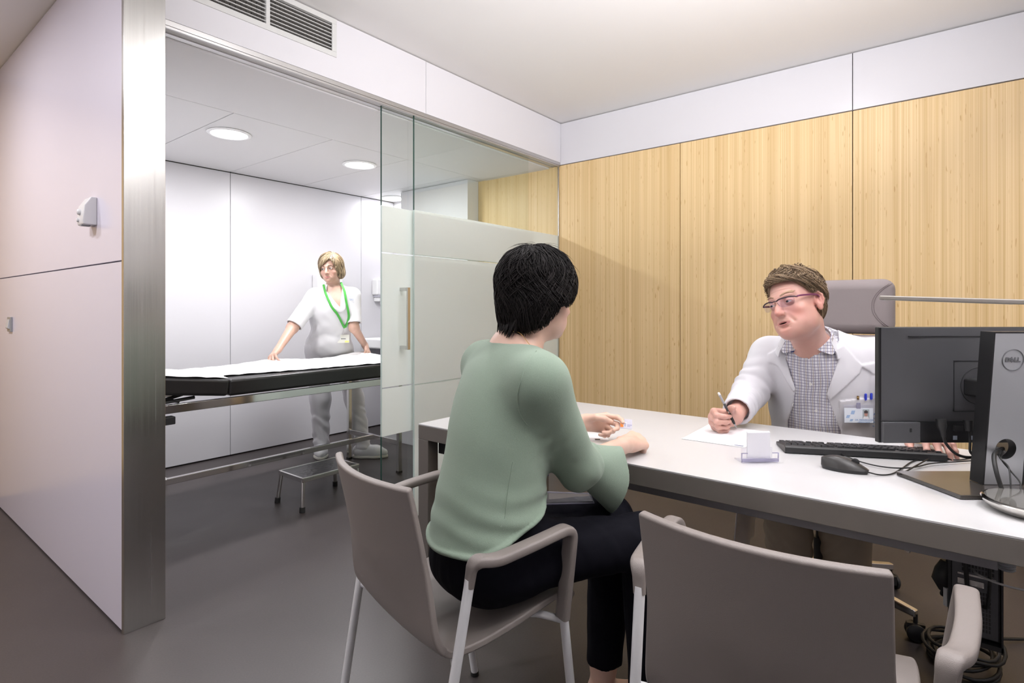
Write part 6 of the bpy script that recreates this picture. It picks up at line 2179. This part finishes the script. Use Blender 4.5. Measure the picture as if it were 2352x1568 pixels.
    def trous(q):
        d = U(0.05, ell((2.68, 0.43, 0.575), (0.18, 0.14, 0.09), BR), cone(hipR, knR, 0.088, 0.078), cone(hipL, knL, 0.088, 0.078))(q)
        l = U(0.004, cone(knR, (2.325, 0.49, 0.07), 0.092, 0.070), cone(knL, (2.39, 0.308, 0.07), 0.092, 0.070))(q)
        l = l + 0.003 * np.sin(50 * q[:, 2] + 14 * wob(q, 6, 2)) * np.clip((0.6 - q[:, 2]) / 0.1, 0, 1)
        return np.maximum(np.maximum(smin(d, l, 0.03), 0.075 - q[:, 2]), 0.502 - q[:, 2] - np.where(q[:, 0] < 2.36, 1, 0) + 0 * d)
    np_mesh('trousers', [sdf_mesh(trous, (2.16, 0.18, 0.05), (2.86, 0.66, 0.70), 0.006)], kh, p)
    shoe = mat('dark_leather', (0.02, 0.015, 0.012), 0.35)
    for an in (anR, anL):
        fn = U(0.03, cone((an[0] + 0.03, an[1], 0.055), (an[0] - 0.07, an[1], 0.040), 0.045, 0.040), cone((an[0] - 0.07, an[1], 0.040), (an[0] - 0.17, an[1], 0.03), 0.042, 0.032), cone((an[0], an[1], 0.05), (an[0], an[1], 0.10), 0.042, 0.040))
        fn2 = lambda q, fn=fn: np.maximum(fn(q), 0.001 - q[:, 2])
        np_mesh('shoe', [sdf_mesh(fn2, (an[0] - 0.24, an[1] - 0.07, -0.01), (an[0] + 0.1, an[1] + 0.07, 0.16), 0.006)], shoe, p)

    # ---- hair: short, wavy
    hb1 = mat('hair_fair_brown', (0.190, 0.125, 0.070), 0.55); hb2 = mat('hair_light_brown', (0.30, 0.21, 0.125), 0.55); hb3 = mat('hair_dark_brown', (0.105, 0.066, 0.036), 0.55)
    crn = ell((0, -0.012, 0.034), (0.0785, 0.1005, 0.089))
    crn_out = ell((0, -0.010, 0.038), (0.083, 0.106, 0.096))
    back_ = ell((0, -0.050, -0.020), (0.066, 0.056, 0.062))

    def hairline(q):
        # lower limit of the hair over the surface: forehead, temples, round the ears, nape
        y = q[:, 1]; ax = np.abs(q[:, 0])
        zf = 0.074 - 0.30 * np.clip(ax - 0.035, 0, 1)
        zs = 0.020 + 1.1 * np.clip(y - 0.018, 0, 0.1)
        ze = np.where(y < -0.012, -0.062, 0.010)
        t = np.clip((y - 0.045) / 0.02, 0, 1)
        low = np.where(y > 0.0, np.maximum(zs * (1 - t) + zf * t, np.where(y < 0.018, -0.006, -1)), np.where(y < -0.032, -0.072, 0.022))
        return low

    def uncut(q):
        d = smin(crn_out(q), back_(q), 0.03)
        return d + 0.0055 * np.clip((0.055 - q[:, 2]) / 0.06, 0, 1)

    def hair(q):
        d = smin(crn_out(q), back_(q), 0.03)
        side = np.clip((0.055 - q[:, 2]) / 0.06, 0, 1)
        d = d + 0.0055 * side
        d = d + 0.0012 * wob(q, 95, 3) * (1 - 0.6 * side) + 0.0006
        return np.maximum(d, (hairline(q) - q[:, 2]) * 0.8)
    lo, hi = sit_bounds([HM @ Vector((a, b, c)) for a in (-0.1, 0.1) for b in (-0.12, 0.12) for c in (-0.1, 0.14)], 0.0)
    ho = np_mesh('hair', [sdf_mesh(LOCAL(hair, HM), lo, hi, 0.0027)], hb1, p)
    rd = random.Random(5)
    hc = (0, -0.012, 0.030)
    scalp_strands('hair_locks', hair, uncut, hc, HM, (-0.15, -0.45, 1), 4200, 0.0008, (0.25, 0.50), [hb1, hb1, hb2, hb3], ho, 3, 8, (0.30, 7.0), 0.25, (0.006, 0.006), 0.0, (0.0, 2.6), 0.005)
    scalp_strands('hair_curls', hair, uncut, hc, HM, (-0.15, -0.35, 1), 1500, 0.0011, (0.22, 0.42), [hb1, hb2, hb2, hb3], ho, 8, 8, (0.45, 9.0), 0.5, (0.012, 0.010), 0.0, (0.2, 1.30), 0.005)
    eb = mat('eyebrow_sandy', (0.46, 0.30, 0.20), 0.7)

    def brow(r, t, rs):
        sx, a, b = r
        xx = 0.012 + 0.036 * a + 0.010 * t
        return HM @ Vector((sx * xx, 0.0975 - 0.016 * (xx / 0.045) ** 2 - 0.002 * t, 0.0205 + 0.007 * math.sin(2.6 * a) + 0.004 * b + 0.003 * t))
    for sx in (-1, 1):
        hair_strands('eyebrow', [(sx, rd.random(), rd.random()) for _ in range(110)], brow, [eb], ho, 0.0009, 5, 2)

    # ---- glasses: half-rimmed
    gf = mat('glasses_dark_plum', (0.030, 0.010, 0.022), 0.3)
    gt = mat('glasses_temple_plum', (0.14, 0.03, 0.08), 0.3)
    gl = mat('chrome_wire', (0.7, 0.68, 0.68), 0.2, metal=1)
    lens = clear_mat('tinted_lens', (0.90, 0.885, 0.95), ior=1.5)
    gla = bpy.data.objects.new('glasses', None); COL.objects.link(gla); gla.parent = p
    gz = -0.001
    def face_y(x):
        return 0.1145 - 6.0 * x * x
    for s in (-1, 1):
        top = [(s * 0.0085, face_y(0.008) + 0.001, gz + 0.006), (s * 0.020, face_y(0.02), gz + 0.0105), (s * 0.042, face_y(0.042), gz + 0.0115), (s * 0.060, face_y(0.06), gz + 0.009), (s * 0.067, face_y(0.064) - 0.004, gz + 0.006)]
        MB().tube([HM @ q for q in spline(top, 5)], 0.0025, 8).build('top_bar', gf, gla, smooth=True)
        out = [(s * 0.010, gz + 0.006), (s * 0.020, gz + 0.010), (s * 0.042, gz + 0.011), (s * 0.059, gz + 0.008), (s * 0.060, gz - 0.008), (s * 0.052, gz - 0.018), (s * 0.034, gz - 0.021), (s * 0.018, gz - 0.017), (s * 0.011, gz - 0.006)]
        lm = MB()
        ol = spline([(q[0], 0, q[1]) for q in out], 4, closed=True)
        fr_ = [HM @ Vector((q.x, face_y(q.x) + 0.0004, q.z)) for q in ol]; bk_ = [HM @ Vector((q.x, face_y(q.x) - 0.0010, q.z)) for q in ol]
        n_ = len(ol)
        cf = HM @ Vector((s * 0.035, face_y(0.035) + 0.0016, gz - 0.005)); cb = HM @ Vector((s * 0.035, face_y(0.035) + 0.0002, gz - 0.005))
        lm.add(fr_ + bk_ + [cf, cb], [(2 * n_, k, (k + 1) % n_) for k in range(n_)] + [(2 * n_ + 1, n_ + (k + 1) % n_, n_ + k) for k in range(n_)] + [(k, n_ + k, n_ + (k + 1) % n_, (k + 1) % n_) for k in range(n_)])
        lm.build('lens', lens, gla, smooth=True)
        tp = [(s * 0.0665, face_y(0.064) - 0.004, gz + 0.006), (s * 0.0725, 0.080, gz + 0.008), (s * 0.0765, 0.045, gz + 0.0095), (s * 0.0795, 0.010, gz + 0.010), (s * 0.0805, -0.010, gz + 0.006), (s * 0.078, -0.025, gz - 0.010)]
        MB().tube([HM @ q for q in spline(tp, 5)], 0.0034, 8, prof=[(math.cos(a) * 0.45, math.sin(a)) for a in [k * math.pi / 5 for k in range(10)]]).build('temple_arm', gt, gla, smooth=True)
        MB().tube([HM @ Vector(q) for q in ((s * 0.0095, face_y(0.01), gz), (s * 0.0085, 0.108, gz - 0.006), (s * 0.0105, 0.106, gz - 0.011))], 0.0008, 6).build('nose_pad', gl, gla, smooth=True)
    br = [(-0.009, face_y(0.008) + 0.001, gz + 0.006), (0, face_y(0) + 0.002, gz + 0.0075), (0.009, face_y(0.008) + 0.001, gz + 0.006)]
    MB().tube([HM @ q for q in spline(br, 5)], 0.0016, 8).build('bridge', gf, gla, smooth=True)
    return p, coatf, rh


doctor, coat_fn, d_hand = build_doctor()

# ---- mechanical pencil in his hand
tip, end = at(1692, 983, 2.035), at(1650, 901, 2.045)
pen = thing('pen', 'grey and black mechanical pencil held upright in the doctor\'s hand', 'pen', tip)
Mp = Vector((0, 0, 1)).rotation_difference((end - tip)).to_matrix().to_4x4()
Ln = (end - tip).length
GREYP = mat('pen_grey', (0.38, 0.38, 0.40), 0.35)
MB().lathe([(0.0006, 0.0), (0.0022, 0.010), (0.0035, 0.018)], 14, Mp).build('tip', GREYP, pen, smooth=True)
MB().lathe([(0.0036, 0.017), (0.0052, 0.028), (0.0050, 0.058), (0.0044, 0.060)], 16, Mp).build('grip', RUBBER, pen, smooth=True)
MB().lathe([(0.0044, 0.060), (0.0044, 0.068)], 16, Mp).build('collar', STEEL, pen, smooth=True)
MB().lathe([(0.0043, 0.068), (0.0043, 0.098)], 16, Mp).build('barrel', mat('pen_dark', (0.05, 0.055, 0.06), 0.35), pen, smooth=True)
MB().lathe([(0.0042, 0.098), (0.0040, Ln - 0.016), (0.0048, Ln - 0.015), (0.0048, Ln - 0.010)], 16, Mp).build('upper_barrel', GREYP, pen, smooth=True)
MB().lathe([(0.0040, Ln - 0.010), (0.0042, Ln - 0.002), (0.0025, Ln)], 14, Mp).build('eraser', RING, pen, smooth=True)

# ---- badge, pocket pens and the embroidery on the coat
h, n_ = surf_hit(coat_fn, 1969, 952, 1.9, 2.6)
nb_ = (n_ * 0.5 - FWD * 0.7).normalized()
bd_ = thing('identity_badge', 'white plastic identity badge with portrait clipped to the doctor\'s coat pocket', 'badge', h + nb_ * 0.010)
Mg = frame_mat((0, 0, 0), Vector((0, 0, 1)).cross(nb_), Vector((0.02, 0, 1)))
W2, H2 = 0.0525, 0.0275
MB().box((-W2, -H2, -0.0006), (W2, H2, 0.0004), M=Mg).build('card', mat('badge_white', (0.72, 0.76, 0.82), 0.35), bd_, bevel=0.0002, seg=1)
MB().box((-W2 - 0.002, -H2 - 0.002, -0.0014), (W2 + 0.002, H2 + 0.012, -0.0008), M=Mg).build('sleeve', CLEAR, bd_, bevel=0.0002, seg=1)
BB = mat('badge_blue', (0.33, 0.45, 0.66), 0.5); BT = mat('badge_text_blue', (0.08, 0.22, 0.50), 0.5)
sq = MB()
for (x, y, w, hh) in ((-0.030, 0.004, 0.017, 0.014), (-0.047, -0.010, 0.016, 0.011), (-0.034, -0.022, 0.014, 0.008)):
    sq.prism([(x, y), (x + w - 0.004, y), (x + w, y + hh), (x + 0.004, y + hh)], 0.0004, 0.0007, Mg)
sq.build('logo_mark', BB, bd_)
MB().box((0.014, -0.0125, 0.0004), (0.038, 0.023, 0.0007), M=Mg).build('portrait_ground', mat('photo_grey', (0.34, 0.38, 0.40), 0.5), bd_)
MB().prism([(0.026 + 0.0065 * math.cos(a), 0.006 + 0.0095 * math.sin(a)) for a in [k * math.pi / 10 for k in range(20)]], 0.0007, 0.0009, Mg).build('portrait_face', mat('photo_skin', (0.42, 0.22, 0.18), 0.5), bd_)
MB().prism([(0.0195, 0.008), (0.0325, 0.008), (0.033, 0.016), (0.026, 0.020), (0.019, 0.016)], 0.0009, 0.0010, Mg).build('portrait_hair', mat('photo_dark', (0.06, 0.05, 0.05), 0.5), bd_)
MB().prism([(0.015, -0.0125), (0.037, -0.0125), (0.034, -0.004), (0.018, -0.004)], 0.0007, 0.0009, Mg).build('portrait_coat', PAPER, bd_)
text_obj('name_line', 'DR. FERRAN LOSA', 0.0082, Mg @ Matrix.Translation((0.020, -0.0172, 0.0006)), BT, bd_, 0.0001)
text_obj('small_line', "SERVEI D'ONCOLOGIA", 0.0046, Mg @ Matrix.Translation((0.024, -0.0228, 0.0006)), BB, bd_, 0.0001)
text_obj('bottom_line', 'ASSISTENCIAL SANITARI', 0.0042, Mg @ Matrix.Translation((0.018, -0.0262, 0.0006)), BT, bd_, 0.0001)
MB().box((-0.008, H2 - 0.002, -0.001), (0.006, H2 + 0.020, 0.002), M=Mg).build('clip', CLEAR_EDGE, bd_)
q = h + nb_ * 0.012 + Vector((0, 0, 0.042))
for (u, v, col, nm, lab) in ((1987, 906, (0.03, 0.05, 0.42), 'pen', 'blue pen cap sticking out of the coat pocket, nearer the badge'), (2000, 904, (0.02, 0.07, 0.45), 'pen', 'blue pen cap sticking out of the coat pocket, nearer the monitor')):
    h2, n2 = surf_hit(coat_fn, u, v + 7, 1.9, 2.6)
    base = h2 + n2 * 0.003
    pb = thing(nm, lab, 'pen', base, group='blue pens in the coat pocket')
    pm_ = mat('pen_cap_blue', (0.02, 0.04, 0.45), 0.3)
    MB().tube([(0, 0, -0.008), (0.0, 0.0, 0.014), (0, 0, 0.016)], [0.0045, 0.0045, 0.0025], 12).build('cap', pm_, pb, smooth=True)
    MB().box((-0.0075, -0.0012, -0.01), (-0.0045, 0.0012, 0.013)).build('clip', pm_, pb)
h2, n2 = surf_hit(coat_fn, 1971, 916, 1.9, 2.6)
pc_ = thing('pen', 'brown and gold pen clip at the top of the coat pocket', 'pen', h2 + n2 * 0.004)
MB().tube([(0.0, 0, -0.005), (0, 0, 0.008)], [0.004, 0.004], 10).build('barrel', mat('pen_brown', (0.16, 0.08, 0.03), 0.3), pc_, smooth=True)
MB().box((-0.006, -0.003, 0.000), (0.008, 0.003, 0.006)).build('clip', mat('gold', (0.75, 0.52, 0.22), 0.25, metal=1), pc_)
for k, (tx, sz) in enumerate((('SAS', 0.0120), ('Hospi', 0.0085), ('Pere', 0.0085), ('Vila', 0.0068))):
    h3, n3 = surf_hit(coat_fn, 2003, 951 + 9 * k, 1.9, 2.6)
    text_obj('embroidery', tx, sz, frame_mat(h3 + n3 * 0.0015, Vector((0, 0, 1)).cross(n3), (0, 0, 1)), BT, doctor, 0.0002, align='LEFT')
# ================================================================ THE NURSE
def build_nurse():
    Z = (0, 0, 1)
    F = Vector((-0.74, -0.67, 0)); BR = rows(F, Z)
    U_ = Vector((-0.10, -0.36, 0.93)).normalized()
    TR = rows(F, U_)
    HM = head_frame(at(760.5, 617, 4.42), 5, 3, 5.5, 0.96)
    Rs, Ls = Vector((2.495, 3.955, 1.285)), Vector((2.715, 3.775, 1.292))
    Re, Rw = at(672, 752, 4.25), at(639, 802, 4.03)
    Le, Lw = at(813, 752, 4.42), at(838, 792, 4.60)
    pel = Vector((2.648, 3.990, 0.90))
    hipR, hipL = Vector((2.580, 4.055, 0.88)), Vector((2.725, 3.945, 0.88))
    knR, knL = Vector((2.615, 4.065, 0.46)), Vector((2.785, 3.845, 0.46))
    anR, anL = Vector((2.635, 4.085, 0.09)), Vector((2.792, 3.735, 0.09))
    skin = skin_mat('skin_nurse', (0.50, 0.30, 0.23), (0.57, 0.37, 0.29), 30, (0.50, 0.18, 0.17), 0.35)
    mid = (Rs + Ls) / 2
    nb = mid + Vector((0.0, 0.0, 0.045))
    head = LOCAL(head_fn(0.35, False, 0.0, 0.0036), HM)
    neck = U(0.04, cone(nb - Vector((0, 0, 0.04)), HM @ Vector((0, -0.02, -0.07)), 0.056, 0.050), cone(Rs + Vector((0.03, -0.02, 0.0)), nb, 0.042, 0.05), cone(Ls + Vector((-0.03, 0.02, 0)), nb, 0.042, 0.05))
    neck = U(0.05, neck, ell(mid + Vector((-0.012, -0.006, -0.085)), (0.150, 0.104, 0.125), TR))
    hn = U(0.02, head, neck)
    c = HM.translation
    hv = sdf_mesh(hn, (c.x - 0.26, c.y - 0.26, 1.10), (c.x + 0.22, c.y + 0.26, 1.66), 0.0030)
    torso = U(0.07, ell(pel, (0.165, 0.115, 0.13), BR), ell(pel * 0.5 + mid * 0.5 + Vector((0, 0, -0.02)), (0.135, 0.100, 0.18), TR), ell(mid + Vector((0.0, 0.01, -0.09)), (0.155, 0.105, 0.13), TR), cone(Rs, Ls, 0.045, 0.045))
    limbs = U(0.03, cone(Rs, Re, 0.047, 0.040), cone(Re, Rw, 0.041, 0.025), cone(Ls, Le, 0.045, 0.036), cone(Le, Lw, 0.037, 0.024),
              cone(hipR, knR, 0.075, 0.05), cone(hipL, knL, 0.075, 0.05), cone(knR, anR, 0.048, 0.032), cone(knL, anL, 0.048, 0.032))
    body = U(0.04, torso, limbs)
    rh = hand_fn(Rw, at(621, 822, 3.93) - Rw, (0.55, -0.25, -0.75), -1, [(22, 34, 15), (26, 36, 20), (34, 40, 22), (44, 42, 24)], 0.92, thumb_dir=[(0.6, 0.75, 0.4), (0.25, 0.9, 0.5), (0.0, 0.9, 0.5)])
    lh = hand_fn(Lw, at(851, 826, 4.50) - Lw, (-0.5, 0.30, -0.8), 1, [(14, 26, 14), (22, 34, 16), (34, 40, 20), (42, 42, 20)], 0.92, thumb_dir=[(0.6, 0.75, 0.4), (0.25, 0.9, 0.5), (0.0, 0.9, 0.5)])
    bodyh = U(0.015, body, rh)
    bodyh = U(0.015, bodyh, lh)
    bv = sdf_mesh(bodyh, (1.92, 3.62, 0.04), (3.0, 4.26, 1.38), 0.0042)
    p = person('person', 'nurse with blonde bob and green lanyard in a white uniform behind the examination couch', [hv, bv], [skin], None, face_tints(HM))
    eyes(HM, p, (0.35, 1, -0.15))
    white = mat('uniform_white', (0.67, 0.66, 0.675), 0.85, bump=(900, 0.25))

    # ---- tunic
    bt = U(0.08, ell(pel + Vector((0, 0, -0.02)), (0.190, 0.138, 0.14), BR), ell(pel * 0.52 + mid * 0.48, (0.160, 0.122, 0.20), TR), ell(mid + Vector((0.0, 0.005, -0.10)), (0.180, 0.128, 0.14), TR), cone(Rs, Ls, 0.060, 0.060))
    bt = U(0.05, bt, cone(Rs + Vector((0.04, -0.03, 0.0)), nb, 0.055, 0.062), cone(Ls + Vector((-0.04, 0.03, 0.0)), nb, 0.055, 0.062))
    sR = cone(Rs, Re * 0.95 + Rw * 0.05, 0.066, 0.062)
    sL = cone(Ls, Le * 0.97 + Lw * 0.03, 0.064, 0.060)
    Fa = V3(F); Ra = V3(Vector((-0.67, 0.74, 0)))
    eR = Rs.lerp(Re, 0.93); eL = Ls.lerp(Le, 0.86)
    dR = V3((Re - Rs).normalized()); dL = V3((Le - Ls).normalized())
    vb, _ = surf_hit(bt, 781, 706, 4.0, 4.9)
    vr, _ = surf_hit(bt, 750, 668, 4.0, 4.9)
    vl, _ = surf_hit(bt, 786, 662, 4.0, 4.9)
    vee = poly_sdf([((Vector(q) - mid).dot(Vector(Ra.tolist())), q[2]) for q in (vr, vr + Vector((0, 0, 0.4)), vl + Vector((0, 0, 0.4)), vl, vb)])

    def tunic(q):
        r = q - V3(mid); u = r @ Ra; v = r @ Fa; z = q[:, 2]
        b = bt(q)
        b = b + 0.006 * np.sin(46 * (z + 0.5 * u) + 2.2 * wob(q, 7, 2)) * np.exp(-((z - 0.98) / 0.12) ** 2) + 0.003 * wob(q, 20, 4)
        vc = np.maximum(vee(u, z), -0.01 - v)
        b = -smin(-b, vc, 0.003)
        # collar facing along the neckline
        lp = np.maximum(np.maximum(bt(q) - 0.006, np.abs(vee(u, z) - 0.020) - 0.0195), np.maximum(-v, -(bt(q) + 0.006)))
        b = np.minimum(b, np.maximum(lp, z - 1.36))
        rad = np.linalg.norm((q - V3(nb))[:, :2], axis=1)
        b = np.maximum(b, np.where(z > float(nb.z) - 0.012, 0.058 - rad, -1))
        b = np.maximum(b, z - float(nb.z) - 0.050)
        a1 = np.maximum(sR(q) + 0.003 * wob(q, 30, 1), (q - V3(eR)) @ dR)
        a1 = np.maximum(a1, -np.maximum(cone(Rs, Re, 0.054, 0.052)(q), -((q - V3(eR)) @ dR) - 0.035))
        a2 = np.maximum(sL(q) + 0.003 * wob(q, 30, 1), (q - V3(eL)) @ dL)
        a2 = np.maximum(a2, -np.maximum(cone(Ls, Le, 0.052, 0.050)(q), -((q - V3(eL)) @ dL) - 0.035))
        b = smin(b, a1, 0.03); b = smin(b, a2, 0.03)
        return np.maximum(b, 0.74 - z)
    tv = sdf_mesh(tunic, (2.22, 3.62, 0.72), (2.90, 4.22, 1.42), 0.0038)
    tu = np_mesh('tunic', [tv], white, p, relax=1)
    green = mat('lanyard_green', (0.055, 0.36, 0.045), 0.6)
    lan = MB()
    prof = [(math.cos(k * math.pi / 5) * 1.0, math.sin(k * math.pi / 5) * 0.16) for k in range(10)]
    hb = U(0.004, hn, bt)
    for px in ([(745, 656), (748, 672), (752, 683), (757, 694), (763, 706), (775, 721), (784, 738), (790, 751)], [(781, 651), (786, 660), (791, 671), (794, 692), (799, 720), (798, 733), (792, 749)]):
        pts = []; nn = []
        for (u, v) in px:
            h, n_ = surf_hit(hb, u, v, 3.9, 4.9)
            pts.append(h + n_ * 0.013); nn.append(n_)
        sp = spline(pts, 4)
        lan.tube(sp, 0.0085, 10, prof=prof, up=(nn[3] * 0.7 - FWD * 0.5))
    lo = lan.build('lanyard', green, p, smooth=True)
    h, n_ = surf_hit(bt, 789, 777, 3.9, 4.9)
    nf = (n_ * 0.4 - FWD).normalized()
    Mb = frame_mat(h + nf * 0.020, Vector((0, 0, 1)).cross(nf), (0, 0, 1))
    bd = MB().box((-0.045, -0.032, 0), (0.045, 0.032, 0.0015), M=Mb).build('badge', mat('badge_cream', (0.74, 0.73, 0.66), 0.3), lo)
    MB().box((0.012, -0.029, 0.0016), (0.042, -0.016, 0.0022), M=Mb).build('yellow_mark', YEL, bd)
    MB().box((-0.018, -0.004, 0.0016), (0.018, 0.003, 0.0022), M=Mb).build('name_strip', mat('strip_grey', (0.20, 0.20, 0.20), 0.6), bd)
    a_, _n = surf_hit(bt, 791, 752, 3.9, 4.9)
    MB().tube([a_ + nf * 0.012, Mb @ Vector((0.0, 0.030, 0.001))], 0.0022, 8).build('clip', STEEL, lo, smooth=True)
    em = mat('embroidery_blue', (0.35, 0.43, 0.62), 0.7)
    for (u, v, tx, sz) in ((805, 681, 'Hospital', 0.010), (807, 688, 'SAS', 0.020), (808, 694, 'Penedès', 0.009)):
        h2, n2 = surf_hit(bt, u, v, 3.9, 4.9)
        n2 = (n2 * 0.5 - FWD * 0.5).normalized()
        text_obj('embroidery', tx, sz, frame_mat(h2 + n2 * 0.008, Vector((0, 0, 1)).cross(n2), (0, 0, 1)), em, tu, 0.0002)
    pkt = []
    for (u, v) in ((807, 714), (814, 709), (814, 726)):
        h2, n2 = surf_hit(bt, u, v, 3.9, 4.9); pkt.append(h2 + n2 * 0.007)
    MB().tube([pkt[1], pkt[2]], 0.006, 8).build('pocket_pen', mat('pen_cap_blue', (0.02, 0.04, 0.45), 0.3), tu, smooth=True)
    h2, n2 = surf_hit(bt, 757, 690, 3.9, 4.9)
    MB().lathe([(0.001, 0.002), (0.005, 0.001), (0.006, -0.002)], 12, Vector((0, 0, 1)).rotation_difference(n2).to_matrix().to_4x4().copy()).build('snap', STEEL, tu, smooth=True).location = h2 + n2 * 0.008

    # ---- trousers and shoes
    def trous(q):
        d = U(0.05, ell(pel + Vector((0, 0, -0.04)), (0.175, 0.125, 0.13), BR), cone(hipR, knR, 0.092, 0.078), cone(hipL, knL, 0.092, 0.074))(q)
        l = U(0.004, cone(knR, anR, 0.078, 0.062), cone(knL, anL, 0.074, 0.058))(q)
        fl = np.clip((0.50 - q[:, 2]) / 0.2, 0, 1)
        l = l + 0.0045 * fl * np.sin(62 * q[:, 2] + 5 * wob(q, 12, 1) + 30 * q[:, 0] + 20 * q[:, 1]) + 0.003 * wob(q, 24, 3)
        return np.maximum(smin(d, l, 0.04), np.maximum(0.065 - q[:, 2], q[:, 2] - 0.93))
    tm = sdf_mesh(trous, (2.44, 3.60, 0.04), (2.92, 4.22, 0.96), 0.0055)
    np_mesh('trousers', [tm], mat('uniform_trouser_white', (0.70, 0.69, 0.71), 0.85, bump=(900, 0.25)), p, relax=1)
    shoe = mat('shoe_white', (0.74, 0.74, 0.75), 0.4); sole = mat('sole_cream', (0.60, 0.58, 0.52), 0.6)
    for an, d in ((anL, Vector((0.62, -0.78, 0))), (anR, Vector((-0.55, -0.83, 0)))):
        a = an - d * 0.045; b = an + d * 0.165
        up_ = U(0.04, cone((a.x, a.y, 0.055), (an.x, an.y, 0.062), 0.042, 0.046), cone((an.x, an.y, 0.056), (b.x - d.x * 0.06, b.y - d.y * 0.06, 0.044), 0.048, 0.044), cone((b.x - d.x * 0.06, b.y - d.y * 0.06, 0.044), (b.x, b.y, 0.038), 0.046, 0.030))
        lo, hi = sit_bounds([a, b], 0.07); lo[2] = -0.005; hi[2] = 0.14
        so = np_mesh('shoe', [sdf_mesh(lambda q, f=up_: np.maximum(f(q), 0.018 - q[:, 2]), lo, hi, 0.0045)], shoe, p)
        np_mesh('sole', [sdf_mesh(lambda q, f=up_: np.maximum(f(np.stack([q[:, 0], q[:, 1], np.full(len(q), 0.036, f32)], 1)) - 0.003, np.abs(q[:, 2] - 0.0105) - 0.010), lo, hi, 0.0045)], sole, so)

    # ---- hair: a side-parted bob
    b1 = mat('hair_blonde', (0.30, 0.215, 0.125), 0.5); b2 = mat('hair_pale_blonde', (0.52, 0.41, 0.27), 0.45); b3 = mat('hair_dark_blonde', (0.13, 0.09, 0.055), 0.55)
    C = Vector((0, -0.010, 0.036)); RX = (0.096, 0.112, 0.103)
    cap = ell(C, RX)
    low = ell((0, -0.030, -0.045), (0.094, 0.080, 0.058))
    # the face window leans with the side parting (which lies over her left eye)
    win = poly_sdf([(0.064, -0.004), (0.050, 0.016), (0.010, 0.045), (-0.028, 0.076), (-0.050, 0.050), (-0.061, 0.010), (-0.064, -0.05), (-0.058, -0.16), (0.055, -0.16), (0.063, -0.06)])

    def uncut(q):
        return smin(cap(q), low(q), 0.05)

    def hair(q):
        d = uncut(q)
        d = d + 0.0009 * wob(q, 70, 3, (1, 1, 0.35)) + 0.0006
        d = -smin(-d, np.maximum(win(q[:, 0], q[:, 2]), 0.005 - q[:, 1]), 0.006)
        # hollow it under the jaw so that the neck stays free
        d = np.maximum(d, -ell((0, 0.02, -0.10), (0.072, 0.085, 0.06))(q))
        return np.maximum(d, -0.088 - q[:, 2])
    lo, hi = sit_bounds([HM @ Vector((a, b, c_)) for a in (-0.11, 0.11) for b in (-0.13, 0.13) for c_ in (-0.1, 0.15)], 0.0)
    ho = np_mesh('hair', [sdf_mesh(LOCAL(hair, HM), lo, hi, 0.003)], [b1], p)
    rd = random.Random(9)
    scalp_strands('hair_locks', hair, uncut, (0, -0.012, 0.020), HM, (-0.34, 0.38, 1), 1100, 0.0023, (0.7, 1.5), [b1, b1, b2, b3], ho, 4, 10, (0.06, 3.0), 0.0, (0.004, 0.002), -0.006, (0.0, 2.2), 0.0026)
    ebm = mat('eyebrow_brown', (0.22, 0.13, 0.08), 0.7)
    for sx in (-1, 1):
        er = [(sx, rd.random(), rd.random()) for _ in range(40)]
        hair_strands('eyebrow', er, lambda r, t, rs: HM @ Vector((r[0] * (0.013 + 0.030 * r[1] + 0.008 * t), 0.0965 - 0.006 * r[1] - 0.002 * t, 0.0185 + 0.006 * math.sin(2.4 * r[1]) + 0.002 * r[2])), [ebm], ho, 0.0011, 4, 2)
    lash = mat('lash_dark', (0.05, 0.03, 0.025), 0.6)
    lm = MB()
    for s in (-1, 1):
        lm.tube([HM @ Vector((s * (0.032 + 0.0135 * math.cos(a)), 0.0765 + 0.0148 * math.sin(1.1 + 0.4 * math.sin(a)), -0.0010 + 0.0052 * math.sin(a))) for a in np.linspace(0.15, 2.95, 9)], 0.0011, 6)
    lm.build('lashes', lash, p, smooth=True)
    return p


nurse = build_nurse()
